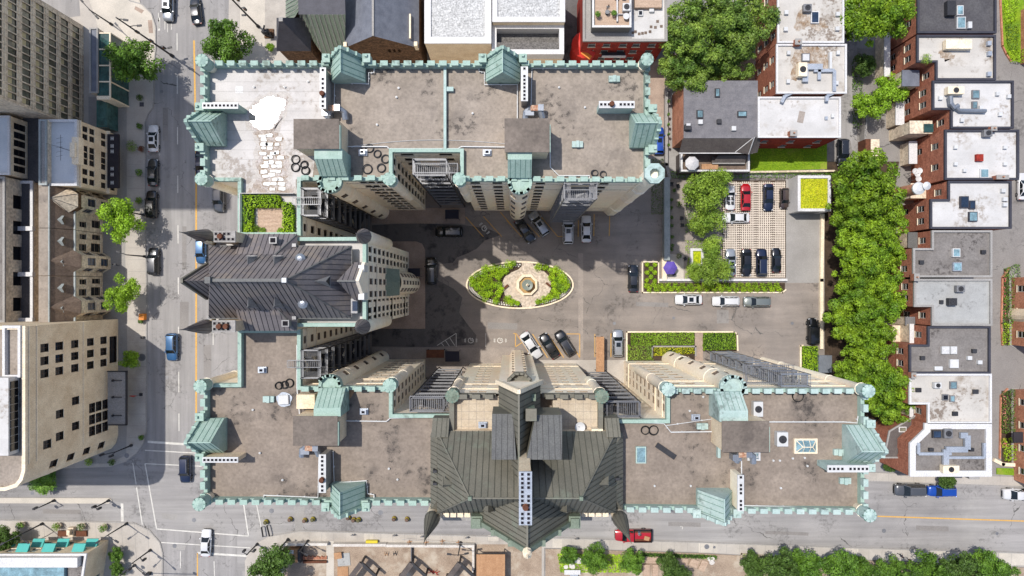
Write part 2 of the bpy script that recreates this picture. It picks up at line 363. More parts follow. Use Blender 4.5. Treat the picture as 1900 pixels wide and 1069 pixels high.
mat('rust',(184,128,100),(206,182,160),scale=2.5,rough=.9,fine=.2)
mat('flue_dark',(30,26,34),(22,20,26),rough=.9)
mat('hose_black',(36,36,38),(28,28,30),rough=.6)
plain('pipe_white',(240,240,240),rough=.5)
def glassmat(name,rgb,rough=.06):
    m=mat(name,rgb,tuple(c*.7 for c in rgb),scale=.8,rough=rough,spec=.45,fine=.1,objr=.35)
glassmat('glass',(104,86,74)); glassmat('glass_dark',(34,36,42)); glassmat('glass_teal',(70,112,110)); glassmat('glass_blue',(60,78,104)); glassmat('glass_pale',(158,156,136))
glassmat('skylight_glass',(150,186,198)); glassmat('car_glass',(34,42,48),.03)
mat('frame_dark',(96,78,66),(82,66,56),rough=.7); plain('frame_white',(232,230,224)); mat('frame_beige',(190,170,146),(170,150,128),rough=.8)
plain('curtain',(196,178,150)); plain('curtain_light',(222,206,160))
mat('wood_deck',(206,180,158),(190,162,140),scale=1.2,rough=.85,fine=.1,stretch=(.3,3,1))
mat('wood_tan',(200,156,118),(182,138,102),scale=1.5,rough=.85,fine=.12)
mat('wood_brown',(122,76,54),(96,60,44),scale=1.5,rough=.85,fine=.12)
plain('awning_teal',(84,196,188),rough=.7); plain('navy_canvas',(34,34,52),rough=.8); mat('canopy_dark',(60,56,62),(48,44,50),rough=.8)
mat('marble_white',(234,228,220),(214,206,198),rough=.6); mat('fountain_bowl',(150,158,148),(130,140,132),rough=.4)
mat('fountain_floor',(206,168,108),(190,150,92),rough=.5); mat('court_paving',(230,214,196),(206,188,168),scale=1.6,rough=.9,fine=.16,fscale=3)
plain('purple_canvas',(112,90,190),rough=.8); plain('white_canvas',(226,224,226),rough=.8); plain('orange_paint',(246,150,50)); plain('red_paint',(232,52,36)); plain('yellow_paint',(236,214,40))
plain('skin',(214,164,134)); plain('shirt_grey',(176,180,186)); plain('denim',(70,96,122)); plain('shirt_dark',(48,48,72)); plain('black_cloth',(38,38,44))
mat('barrel_cap',(116,112,74),(98,94,66),rough=.8); mat('barrel_brown',(128,104,90),(104,84,74),rough=.8)
mat('bark',(104,84,66),(80,64,52),scale=4,rough=1,fine=.2)
LF=dict(rough=.55,isl=.5,fine=.08,trans=.28,spec=.35,k=1.0,objr=.13)
mat('leaf_maple',(134,158,64),(78,110,42),scale=.35,**LF)
mat('leaf_row',(136,164,38),(82,118,28),scale=.3,**LF)
mat('leaf_lime',(142,176,48),(120,158,34),scale=.4,**LF)
mat('leaf_olive',(146,172,62),(108,138,46),scale=.35,**LF)
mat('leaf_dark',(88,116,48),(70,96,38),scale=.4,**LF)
mat('leaf_mid',(106,142,46),(68,102,32),scale=.4,**LF)
mat('leaf_yellow',(198,196,40),(176,178,30),scale=.5,**LF)
mat('leaf_hedge',(168,200,34),(124,164,24),scale=.6,**LF)
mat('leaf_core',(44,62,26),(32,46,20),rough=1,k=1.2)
mat('flower_red',(220,70,60),(240,180,170),scale=4,rough=.8); mat('flower_white',(236,230,232),(210,204,210),scale=4,rough=.8)
mat('green_roof',(200,208,30),(150,172,30),scale=2.2,rough=1,fine=.22,fscale=6,k=1.35)
CARS={}
def paint(n,rgb,metal=.25): CARS[n]=mat('paint_'+n,rgb,tuple(c*.95 for c in rgb),rough=.28,metal=metal,coat=1.0,spec=.5,fine=.01)
paint('white',(236,236,238),0); paint('black',(26,27,32)); paint('navy',(26,38,70)); paint('blue',(24,84,190)); paint('steelblue',(58,110,160)); paint('red',(196,22,34),.1)
paint('silver',(186,190,196),.5); paint('grey',(104,106,110),.4); paint('darkgrey',(58,64,68),.4); paint('brown',(78,62,56),.4); paint('darkred',(176,24,26)); paint('greygreen',(150,156,150),.5); paint('charcoal',(48,50,56),.4)
mat('tyre',(30,30,32),(24,24,26),rough=.9); plain('rim',(170,172,178),rough=.3,metal=.8); plain('lamp_clear',(225,228,232),rough=.1); plain('lamp_red',(170,24,24),rough=.2); mat('trim_black',(28,28,30),(22,22,24),rough=.6)
# ---------------- ground, streets, pavements ----------------
m=MB(); m.face([(-400,-400,0),(400,-400,0),(400,400,0),(-400,400,0)]); struct('ground',m,'asphalt')
def sheet(name,pts,z,ma,thick=None,kind='structure',zc=0.0,label=None):
    m=MB(); poly=ccw(rp(pts))
    if thick: m.prism(poly,z-thick,z)
    else: m.face([(x,y,z) for x,y in poly])
    o=m.build(name,ma); o['kind']=kind
    if label: o['label']=label
    return o
KB=.13
sheet('road',[(-300,862),(262,862),(340,872),(455,872),(455,820),(2300,820),(2300,1060),(440,1060),(440,985),(330,985),(262,972),(-300,972)],.003,'asphalt_cross')
# west pavement with rounded plaza nose
sheet('pavement',[(150,-60),(240,-60),(240,2),(265,8),(282,25),(290,50),(290,90),(286,130),(287,180),(285,200),(276,212),(270,228),(271,300),(270,400),(273,520),(273,700),(272,800),(268,822),(255,842),(236,856),(205,866),(150,868),(60,872),(-200,905),(-200,-60),(130,-60)],KB,'concrete',KB)
mm=MB(); mm.face([(x,y,KB+.004) for x,y in ccw(rp([(145,-60),(242,-60),(262,9),(281,27),(288,50),(288,90),(284,150),(200,150),(180,40)]))]); struct('plaza_paving',mm,'concrete_light')
mm=MB(); mm.face([(x,y,KB+.004) for x,y in ccw(rp([(60,-60),(143,-60),(150,30),(100,38),(60,10)]))]); struct('plaza_road',mm,'asphalt')
mm=MB(); mm.face([(x,y,KB+.004) for x,y in ccw(rp([(165,180),(236,180),(236,395),(233,470),(236,590),(238,700),(235,845),(200,860),(165,860)]))]); struct('pavement_inner_band',mm,'sidewalk_grey')
mm=MB(); mm.face([(x,y,KB+.008) for x,y in ccw(rp([(275,38),(283,38),(285,62),(277,62)]))]);mm.face([(x,y,KB+.008) for x,y in ccw(rp([(252,12),(268,20),(264,26),(250,18)]))]); struct('tactile_paving',mm,'paver_pink')
# kerb line of west pavement
# south-west corner pavement
sheet('pavement',[(-200,962),(0,964),(222,968),(253,971),(278,983),(298,1006),(303,1026),(302,1200),(-200,1200)],KB,'concrete',KB)
# south pavement
sheet('pavement',[(458,1200),(455,1041),(465,1019),(480,1006),(503,993),(558,984),(660,987),(875,993),(1061,998),(1294,1005),(1420,1010),(1571,1015),(1900,1025),(2200,1034),(2200,1072),(1900,1051),(1571,1036),(1420,1031),(1294,1024),(1100,1018),(1010,1016),(1010,1200)],KB,'concrete',KB)
sheet('garden_earth',[(1012,1018),(1100,1020),(1294,1026),(1420,1033),(1571,1038),(1900,1053),(2200,1064),(2200,1200),(1012,1200)],KB+.02,'dirt',KB)
# east: pavement north of the south street
sheet('pavement',[(1480,878),(1612,877),(1900,885),(2200,892),(2200,915),(1900,903),(1612,893),(1480,890)],KB,'concrete',KB)
# north-west corner concrete beyond street
sheet('pavement',[(427,-60),(424,60),(430,112),(470,380),(530,380),(1100,220),(1100,-60)],KB,'concrete',KB)
mm=MB(); mm.face([(x,y,KB+.004) for x,y in ccw(rp([(446,-60),(492,-60),(492,120),(446,120)]))]); struct('pavement_band',mm,'concrete_light')
# inner courtyard
sheet('courtyard',[(650,300),(1240,300),(1240,330),(1560,330),(1560,720),(650,720)],.006,'court_asphalt')
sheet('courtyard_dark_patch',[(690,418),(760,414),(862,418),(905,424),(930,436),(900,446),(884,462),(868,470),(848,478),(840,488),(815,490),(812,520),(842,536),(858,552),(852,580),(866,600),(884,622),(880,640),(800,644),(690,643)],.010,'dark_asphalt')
sheet('courtyard_apron',[(690,386),(863,386),(863,415),(690,415)],.14,'paver_pink',.13)
sheet('courtyard_apron',[(700,448),(772,448),(783,452),(789,464),(789,610),(700,610)],.14,'paver_pink',.13)
sheet('courtyard_apron',[(690,645),(955,645),(955,665),(980,700),(690,700)],.14,'paver_grey',.13)
sheet('drive_strip',[(1073,470),(1082,470),(1082,668),(1073,668)],.011,'paver_grey')
# drain joint lines in the courtyard
# east drive
sheet('drive_lane',[(1458,331),(1528,331),(1528,525),(1458,525)],.014,'sidewalk_grey')
sheet('side_lane',[(1204,110),(1234,110),(1234,290),(1204,290)],.016,'paver_pink')
sheet('back_lane',[(1590,90),(1700,90),(1700,420),(1590,420)],.014,'lane_asphalt')
sheet('back_lane',[(1850,-60),(2200,-60),(2200,880),(1800,880),(1800,560)],.014,'lane_asphalt')
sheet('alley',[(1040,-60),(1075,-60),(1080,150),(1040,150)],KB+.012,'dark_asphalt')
# lighter tyre-worn bands and old patches on the streets
mm=MB()
for pts in ([(545,940),(566,940),(560,985),(548,985)],[(300,952),(330,955),(328,966),(300,962)],[(318,1010),(345,1012),(343,1021),(318,1019)]):
    mm.face([(x,y,.006) for x,y in ccw(rp(pts))])
struct('road_patch',mm,'sidewalk_grey')
mm=MB()
for pts in ([(334,560),(350,560),(350,612),(334,612)],[(378,640),(392,640),(392,700),(378,700)],[(302,200),(312,200),(312,262),(302,262)],[(338,420),(346,420),(346,500),(338,500)],[(1240,968),(1300,970),(1300,978),(1240,976)],[(1420,985),(1500,988),(1500,994),(1420,991)],[(1700,975),(1760,977),(1760,986),(1700,984)],[(80,945),(150,946),(150,954),(80,953)],[(1330,575),(1352,575),(1352,600),(1330,600)],[(1180,560),(1240,562),(1240,570),(1180,568)],[(905,598),(960,600),(960,612),(905,610)]):
    mm.face([(x,y,.0125) for x,y in ccw(rp(pts))])
struct('road_repair',mm,'lane_asphalt')
# ---------------- painted markings ----------------
def line(mb,a,b,w,z=.009):
    A=P(*a,0); B=P(*b,0); d=(B-A).normalized(); n=Vector((-d.y,d.x,0))*w/2
    mb.face([(A+n).to_tuple()[:2]+(z,),(A-n).to_tuple()[:2]+(z,),(B-n).to_tuple()[:2]+(z,),(B+n).to_tuple()[:2]+(z,)])
def u4(x,y): return (x/3.958,799+y/3.958)
mw=MB()
for a,b,w_ in [((1085,82),(1350,100),.38),((1065,145),(1440,165),.16),((1065,243),(1480,262),.16),((1065,243),(1150,722),.2),((1150,722),(1825,775),.2),((1825,775),(1780,480),.2),
  ((975,235),(1000,395),.16),((1003,418),(1045,690),.18),((896,535),(899,668),.48),((1185,822),(1840,862),.16),((1450,898),(1820,922),.34),((1325,885),(1325,1010),.14),((1572,960),(1575,1069),.14),((1885,545),(1920,720),.14)]:
    line(mw,u4(*a),u4(*b),w_)
for a,b in [(62,94),(141,174),(236,268),(326,358),(418,452),(515,546),(606,631),(690,728),(767,800)]: line(mw,(328.5+(a-60)*.005,a),(328.5+(b-60)*.005,b),.16)
line(mw,(395.5,618),(395.5,640),.14)
for x,y in ((294,32),(295,45),(306,47),(311,52),(318,47)): line(mw,(x,y-8),(x,y+8),.12)
line(mw,(295,33),(295,57),.4); line(mw,(407,38),(407,50),.2)
for x,y in [(296,286),(296,350)]: line(mw,(x-2,y),(x+2,y),.1); line(mw,(x,y-3),(x,y+3),.1)
for x,y in [(1072,972),(1265,977)]: line(mw,(x-3,y),(x+2,y),.12); line(mw,(x+1.5,y),(x+1,y+5),.12)
struct('road_markings_white',mw,'line_white')
my=MB()
line(my,(360,75),(364,300),.3); line(my,(364,300),(364,790),.3); line(my,(1628,958),(1900,967),.22); line(my,(1900,967),(2100,974),.22); line(my,u4(1450,898),(366.3,1100),.2)
struct('road_markings_yellow',my,'line_yellow')
mp=MB()
cf=lambda x,y:(940+x/3.958,260+y/3.958); cg=lambda x,y:(940+x/3.958,530+y/3.958); ch=lambda x,y:(470+x/3.958,260+y/3.958); ci=lambda x,y:(470+x/3.958,530+y/3.958)
for a,b in [(cf(0,590),cf(110,710)),(cf(150,615),cf(240,710)),(cf(225,530),cf(375,708)),(cf(375,708),cf(410,708)),(cf(527,590),cf(525,710)),(cf(643,545),cf(640,705)),(cf(757,560),cf(753,705)),
   (ch(1560,565),ch(1690,710)),(ch(1690,560),ch(1825,710)),(ch(1815,530),ch(1900,630)),
   (cg(65,352),cg(65,450)),(cg(50,352),cg(70,352)),(cg(70,352),cg(190,530)),(cg(190,355),cg(302,530)),(cg(305,358),cg(420,530)),(cg(440,355),cg(538,355)),(cg(537,355),cg(537,530)),(cg(537,530),cg(510,480)),(cg(65,450),cg(110,420)),(cg(648,355),cg(648,525)),(cg(766,350),cg(766,525))]:
    line(mp,a,b,.13,.018)
struct('parking_lines_yellow',mp,'line_yellow')
mq=MB()
for a,b in [(ci(1350,440),ci(1490,350)),(ci(1490,350),ci(1490,450)),(ci(1380,420),ci(1400,445)),(ci(1410,400),ci(1440,445)),(ci(1440,380),ci(1480,440)),(ci(1707,350),ci(1707,450))]: line(mq,a,b,.1,.018)
def wheelchair(px,py,rot):
    c=P(px,py,0); ca,sa=math.cos(rot),math.sin(rot)
    def T(x,y): return (c.x+x*ca-y*sa,c.y+x*sa+y*ca,.019)
    for k in range(18):
        a0=2*math.pi*k/18; a1=2*math.pi*(k+1)/18
        if k in(3,4): continue
        mq.face([T(.5*math.cos(a0),.5*math.sin(a0)),T(.5*math.cos(a1),.5*math.sin(a1)),T(.38*math.cos(a1),.38*math.sin(a1)),T(.38*math.cos(a0),.38*math.sin(a0))])
    def seg(a,b,w):
        A=Vector(a);B=Vector(b);d=(B-A).normalized();n=Vector((-d.y,d.x))*w/2
        mq.face([T(*(A+n)),T(*(A-n)),T(*(B-n)),T(*(B+n))])
    seg((0,.45),(0,0),.1); seg((0,0),(.4,0),.1); seg((.4,0),(.55,-.3),.1); seg((0,.25),(.3,.25),.08)
    seg((-.9,-.35),(-.9,.35),.09); seg((-1.05,-.3),(-1.05,.3),.09); seg((.95,-.35),(.95,.35),.09); seg((1.1,-.3),(1.1,.3),.09)
wheelchair(*ch(1697,648),R_(-50)); wheelchair(*ci(1597,403),0); wheelchair(*ci(1812,403),0)
struct('parking_symbols_white',mq,'line_white')
# joints in pavement
mj=MB()
for y in range(240,860,22): line(mj,(238,y),(271,y),.05,KB+.009)
for x in range(10,290,24): line(mj,(x,970),(x+4,1040),.05,KB+.009)
for x in range(575,1000,22): line(mj,(x,989+(x-575)*.015),(x,1004),.05,KB+.009)
for x in range(1060,1900,24): line(mj,(x,999+(x-1060)*.031),(x-1,1016+(x-1060)*.039),.05,KB+.009)
for x in range(1625,1900,23): line(mj,(x,879),(x,893),.05,KB+.009)
struct('pavement_joints',mj,'sidewalk_grey')
mm=MB()
for x0,y0,x1,y1 in [(1296,1006,1331,1025),(1569,1016,1592,1036),(1692,1021,1716,1042),(1737,1022,1760,1044),(1853,1026,1905,1048),(676,989,693,1003),(1025,1000,1043,1016),(905,993,925,1003)]:
    mm.face([(x,y,KB+.004) for x,y in rect(x0,y0,x1,y1)])
struct('pavement_new_slabs',mm,'concrete_light')
# street median
m=MB(); m.prism(ccw(rp([(-200,923),(203,924),(208,927),(208,931),(203,934),(-200,933)])),0,.16); struct('road_median',m,'concrete_light')
# manholes
mh=MB()
for x,y,r in [(360,965,4),(324,1013,4),(504,948,4.5),(706,951,4.5),(1311,1014,4.6),(1325,1015,2.4),(264,663,7),(236,845,4.5),(310,700,3),(345,520,3),(388,590,3.2),(300,170,3),(1140,600,3),(1250,590,2.6),(1470,600,3),(1640,985,4),(1850,990,3),(60,915,3.5)]:
    c=P(x,y,0); z=.009 if (x,y) not in((1311,1014),(1325,1015),(264,663),(236,845)) else KB+.012
    mh.lathe((c.x,c.y,z-.02),[(r/10.56,0),(r/10.56,.02)],16)
struct('manhole_covers',mh,'metal_grey')
# ---------------- the castle apartment block ----------------
ZP=33.6; ZD=32.5     # parapet walk, roof deck
FL=[2.3+3.15*k for k in range(10)]
def q(x,y,z=ZP): return P2(x,y,z)
def cren(mb,poly,z0,z1,edges,mw=.85,gap=.62,th=.5,hm=.8,m=0,top=0):
    """battlement blocks along chosen edges (outside face flush with the wall line, 5 cm proud)"""
    n=len(poly)
    for i in edges:
        a=Vector(poly[i]); b=Vector(poly[(i+1)%n]); d=b-a; L=d.length; d.normalize(); nn=Vector((d.y,-d.x)); k=max(1,int(L/(mw+gap)))
        st=L/k
        for j in range(k):
            c=a+d*(st*(j+.5))+nn*(.06-th/2); mb.obox((c.x,c.y,z1-.02),mw,th,hm,math.atan2(d.y,d.x),m)
            # cap a little larger
            mb.obox((c.x,c.y,z1-.02+hm),mw+.1,th+.12,.07,math.atan2(d.y,d.x),m)
def turret(t,px,py,zb,mt='teal',r=.78,zt=35.6,shaft='stone_beige',oct_=True,rs=None,pz=None):
    c=P(px,py,zt); rs=rs or r*.95
    s=MB(); prof=[(rs,zb+1.6),(rs,33.3)]
    if zb>1: prof=[(.05,zb),(rs*.45,zb+.35),(rs*.8,zb+.9),(rs,zb+1.6),(rs,25),(rs+.05,25.02),(rs+.05,25.2),(rs,25.22),(rs,33.3),(rs+.18,33.7)]
    else: prof=[(rs,0),(rs,8),(rs+.05,8.02),(rs+.05,8.25),(rs,8.27),(rs,25),(rs+.05,25.02),(rs+.05,25.25),(rs,25.27),(rs,33.3),(rs+.18,33.7)]
    s.lathe((c.x,c.y,0),prof,16); s.build('turret_shaft',shaft,t,smooth=True)
    k=MB(); k.lathe((c.x,c.y,0),[(r,33.4),(r,33.75),(r+.12,33.8),(r+.12,zt-.15),(r+.17,zt-.12),(r+.17,zt),(r*.9,zt+.02),(.02,zt+.28)],8,rot=R_(22.5))
    for j in range(8):
        a=R_(45*j); k.obox((c.x+math.cos(a)*(r+.04),c.y+math.sin(a)*(r+.04),zt-.3),.3,.07,.34,a,1)
    k.build('turret_cap',[mt,'teal_seam'],t); 
def bay(t,cx,cy,R,mt='teal',zb=0,face=-1):
    """half-round stair bay to the ground with a copper crown; face -1 points to -Y"""
    c=P(cx,cy,34.5); s=MB(); s.lathe((c.x,c.y,0),[(R,zb),(R,9),(R+.05,9.02),(R+.05,9.25),(R,9.27),(R,26),(R+.05,26.02),(R+.05,26.2),(R,26.22),(R,33.2),(R+.15,33.5)],20)
    s.build('round_bay',"stone_beige",t,smooth=True)
    k=MB(); k.lathe((c.x,c.y,0),[(R+.08,33.2),(R+.13,33.5),(R+.13,34.2),(R-.25,34.2),(R-.25,33.95),(.02,34.05)],24)
    for j in range(9):
        if j%2==0: continue
        a0=R_(180+ (j-.5)*20) if face<0 else R_((j-.5)*20); 
        for i in range(3):
            a=a0+R_(i*7); k.obox((c.x+math.cos(a)*R,c.y+math.sin(a)*R,34.15),.42,.34,.55,a+math.pi/2,0)
    k.build('bay_crown',mt,t)
    # small windows up the bay
    for z in range(10):
        for a in (R_(face*90-38),R_(face*90+30)):
            if z%2: continue
            ww=bpy.data.objects.new('window',winmesh(.7,1.2,'frame_dark','glass',0,.1)); C.objects.link(ww); w0=Vector(t['_w']); ww.parent=t
            zz=4+z*3.1
            ww.location=Vector((c.x+math.cos(a)*(R+.03),c.y+math.sin(a)*(R+.03),zz))-w0; ww.rotation_euler=(0,0,a-math.pi/2)
def gable(t,cx,cy,ang,mt='teal',wd=4.15,dp=2.75,ht=4.3,zb=33.2):
    """copper gable dormer; ang = world angle it faces outward; cx,cy: px of base centre at z=33.6"""
    c=P(cx,cy,ZP); ca,sa=math.cos(ang),math.sin(ang)
    def T(u,v,z): return Vector((c.x+u*ca-v*sa,c.y+u*sa+v*ca,z))   # u outward
    h=wd/2; d=dp/2
    b=MB(); 
    b.face([T(-d,-h,ZD-.1),T(-d,-h,zb+.6),T(-d,0,zb+ht),T(-d,h,zb+.6),T(-d,h,ZD-.1)]); b.face([T(d,-h,ZD-.1),T(d,h,ZD-.1),T(d,h,zb+.6),T(d,0,zb+ht),T(d,-h,zb+.6)])
    b.face([T(-d,-h,ZD-.1),T(d,-h,ZD-.1),T(d,-h,zb+.6),T(-d,-h,zb+.6)]); b.face([T(-d,h,ZD-.1),T(-d,h,zb+.6),T(d,h,zb+.6),T(d,h,ZD-.1)])
    b.build('dormer_wall',mt,t)
    r=MB()
    roofplane(r,[T(-d-.08,-h-.1,zb+.42),T(d,-h-.1,zb+.42),T(d,0,zb+ht+.05),T(-d-.08,0,zb+ht+.05)],0,.72,1,.06,.05)
    roofplane(r,[T(-d-.08,h+.1,zb+.42),T(-d-.08,0,zb+ht+.05),T(d,0,zb+ht+.05),T(d,h+.1,zb+.42)],0,.72,1,.06,.05)
    r.beam(T(-d-.1,0,zb+ht+.08),T(d,0,zb+ht+.08),.12,.1,0)
    r.build('dormer_roof',[mt,'teal_seam'],t)
    g=MB()   # stepped coping on the outer gable
    for sgn in(-1,1):
        g.beam(T(d+.12,sgn*(h+.15),zb+.55),T(d+.12,0,zb+ht+.22),.42,.34)
        for k in range(2):
            f=.33+.34*k; g.obox(T(d+.12,sgn*h*(1-f),zb+.5+(ht-.3)*f),.5,.36,.6,ang)
        g.obox(T(d-.15,sgn*(h+.45),zb-.1),.95,.85,1.5,ang); g.obox(T(d-.15,sgn*(h+.45),zb+1.4),1.08,.98,.12,ang)
        g.obox(T(d+.1,sgn*(h+.45),zb+1.52),.3,.3,.3,ang)
    g.build('gable_coping',mt,t)
    # inner low wall
    k=MB(); k.build('x',mt,t) if False else None
def chimney(t,x0,y0,x1,y1,zt,zb,nx,ny,top='metal_white',side='stone_beige',pots=0,mt=None):
    """flat-topped masonry chimney; pixel rectangle is its top at height zt"""
    a=P(x0,y0,zt); b=P(x1,y1,zt); xa,xb=sorted((a.x,b.x)); ya,yb=sorted((a.y,b.y))
    m=MB(); m.box(xa+.05,xb-.05,ya+.05,yb-.05,zb,zt-.18,0); ch=m.build('chimney',side,t)
    c=MB(); c.box(xa-.04,xb+.04,ya-.04,yb+.04,zt-.18,zt,0)
    fx=(xb-xa)/nx; fy=(yb-ya)/ny
    c.build('chimney_cap',top,ch)
    fl=MB()
    for i in range(nx):
        for j in range(ny):
            if nx>3 and i%5==4 and random.random()<.6: continue
            if ny>3 and j%4==3 and random.random()<.5: continue
            cx=xa+fx*(i+.5); cy=ya+fy*(j+.5); s=min(.3,fx*.62,fy*.62)/1
            fl.box(cx-s/2-.05,cx+s/2+.05,cy-s/2-.05,cy+s/2+.05,zt,zt+.05,0); fl.box(cx-s/2,cx+s/2,cy-s/2,cy+s/2,zt+.01,zt+.056,1)
    fl.build('flue',[top,'flue_dark'],ch)
    for k in range(pots):
        p=MB(); px=xa+(xb-xa)*(.35+.3*k) if nx>ny else (xa+xb)/2; py=(ya+yb)/2 if nx>ny else ya+(yb-ya)*(.35+.3*k)
        p.lathe((px,py,zt),[(.3,0),(.34,.25),(.26,.3),(.2,.55),(.3,.6)],10,0); p.build('chimney_pot','wood_brown',ch)
def penthouse(t,x0,y0,x1,y1,z=37.4):
    a=P(x0,y0,z); b=P(x1,y1,z)
    m=MB(); m.box(a.x,b.x,a.y,b.y,ZD,z-.05); m.build('penthouse_wall','stone_tan',t)
    r=MB(); r.box(a.x-.12,b.x+.12,b.y-.12,a.y+.12,z-.05,z+.12); r.build('penthouse_roof','deck_taupe_dark',t)
    e=MB(); e.box(b.x+.12,b.x+.22,b.y-.12,a.y-.6,z-.6,z+.05); e.build('gutter','teal',t)
def leanto(t,x0,y0,x1,y1,ys,mt='teal',side='teal'):
    """copper covered stair hood: flat top then a slope down towards the bay (ys side)"""
    z1=37.0; z0=34.6; a=P(x0,y0,z1); b=P(x1,ys,z1); yc=P(x0,y1,z0).y; yi=P(x0,ys,z1).y
    m=MB(); X0,X1=a.x,b.x; Y0=a.y
    m.face([(X0,Y0,z1),(X1,Y0,z1),(X1,yi,z1),(X0,yi,z1)])
    roofplane(m,[(X0,yi,z1),(X1,yi,z1),(X1,yc,z0),(X0,yc,z0)],0,.62,1,.05,.05)
    for X in(X0,X1): m.face([(X,Y0,ZD),(X,Y0,z1),(X,yi,z1),(X,yc,z0),(X,yc,ZD)])
    m.face([(X0,yc,ZD),(X1,yc,ZD),(X1,yc,z0),(X0,yc,z0)]); m.build('stair_hood',[mt,'teal_seam'],t)
def firestair(t,xa,xb,ya,yb,zt,n=10,ma='metal_dark',light='metal_grey',axis='x'):
    """open steel stair tower: posts, landings of grating bars, flights and rails"""
    m=MB(); r=MB(); st=(zt)/n
    for x in(xa,xb):
        for y in(ya,yb): m.beam((x,y,0),(x,y,zt+1.1),.13,.13)
    for k in range(1,n+1):
        z=st*k
        e=MB()
        for y in(ya,yb): e.beam((xa,y,z),(xb,y,z),.13,.18)
        for x in(xa,xb): e.beam((x,ya,z),(x,yb,z),.13,.18)
        e.build('landing_edge',light,t)
        # landings with open grating at both ends
        L=(xb-xa) if axis=='x' else (yb-ya); la=L*.24
        for e in(0,1):
            g=int(la/.13)
            for j in range(g):
                o=j*.13+.06
                if axis=='x': x=xa+o if e==0 else xb-o; m.beam((x,ya,z),(x,yb,z),.09,.04)
                else: y=ya+o if e==0 else yb-o; m.beam((xa,y,z),(xb,y,z),.09,.04)
        # flight up to the next level
        if k<n:
            s0=la; s1=L-la; flip=k%2
            for j in range(9):
                f=(j+.5)/9; s_=s0+(s1-s0)*(f if flip else 1-f); zz=z+st*f
                if axis=='x': mid=(ya+yb)/2; y0,y1=(ya,mid) if flip else (mid,yb); m.box(xa+s_-.13,xa+s_+.13,y0+.05,y1-.05,zz,zz+.03)
                else: mid=(xa+xb)/2; x0,x1=(xa,mid) if flip else (mid,xb); m.box(x0+.05,x1-.05,ya+s_-.13,ya+s_+.13,zz,zz+.03)
        r=MB()
        for zz in(z+.55,z+1.05):
            for y in(ya,yb): r.beam((xa,y,zz),(xb,y,zz),.05,.05)
            for x in(xa,xb): r.beam((x,ya,zz),(x,yb,zz),.05,.05)
        r.build('fire_stair_rail',light,t)
    m.build('fire_stair',ma,t)
def vents(t,pts,z,kind='stub'):
    for px,py in pts:
        c=P(px,py,z); m=MB()
        if kind=='stub': m.lathe((c.x,c.y,z),[(.14,0),(.14,.25),(.05,.25),(.05,.35),(.02,.36)],8,0); m.build('roof_drain','metal_white',t)
        elif kind=='hood': m.box(c.x-.55,c.x+.55,c.y-.4,c.y+.4,z,z+.3,0); m.box(c.x-.38,c.x+.38,c.y-.28,c.y+.28,z+.3,z+.75,0); m.box(c.x-.2,c.x+.2,c.y-.15,c.y+.15,z+.74,z+.77,1); m.build('roof_vent',['duct_blue','flue_dark'],t)
        elif kind=='teal': m.box(c.x-.7,c.x+.7,c.y-.38,c.y+.38,z,z+.45,0); m.box(c.x-.2,c.x+.2,c.y-.42,c.y+.42,z+.45,z+.65,0); m.build('roof_vent','teal_pale',t)
def coils(t,pts,z):
    for px,py,rr in pts:
        m=MB(); c=P(px,py,z)
        for k in range(3):
            R=rr/14.6*(1-.06*k); o=(random.uniform(-.06,.06),random.uniform(-.06,.06))
            m.tube([(c.x+o[0]+R*math.cos(2*math.pi*j/20),c.y+o[1]+R*math.sin(2*math.pi*j/20),z+.06+.07*k) for j in range(20)],.05,5,0,True)
        yield m
def roofpipe(t,pts,z=None,r=.075):
    z=z or ZD+.35; m=MB(); L=[P(x,y,z) for x,y in pts]; m.tube(L,r,6)
    for a,b in zip(L,L[1:]):
        n=max(1,int((b-a).length/2.5))
        for k in range(n):
            p=a+(b-a)*((k+.5)/n); m.box(p.x-.08,p.x+.08,p.y-.08,p.y+.08,ZD,z-.02)
    m.build('roof_pipe','pipe_white',t)
def cone(t,px,py,z0,tipx,tipy,z1,r,mt,body=True):
    a=P(px,py,z0); m=MB(); hh=z1-z0
    m.lathe((a.x,a.y,z0),[(r*.86,-.3),(r*1.05,.0),(r*.93,hh*.14),(r*.72,hh*.34),(r*.46,hh*.56),(r*.24,hh*.76),(.06,hh*.94),(.03,hh+.5)],20,0)
    m.build('cone_roof',mt,t,smooth=True)
    s=MB(); 
    for k in range(10):
        an=2*math.pi*k/10; pr=[(r*1.06,.02),(r*.94,hh*.14),(r*.73,hh*.34),(r*.47,hh*.56),(r*.25,hh*.76)]
        s.tube([(a.x+math.cos(an)*rr,a.y+math.sin(an)*rr,z0+z) for rr,z in pr],.022,4)
    s.build('cone_seam','slate_seam',t)
    return a
GW=dict(fm='frame_dark',gm='glass',bars=1,sill=.12)
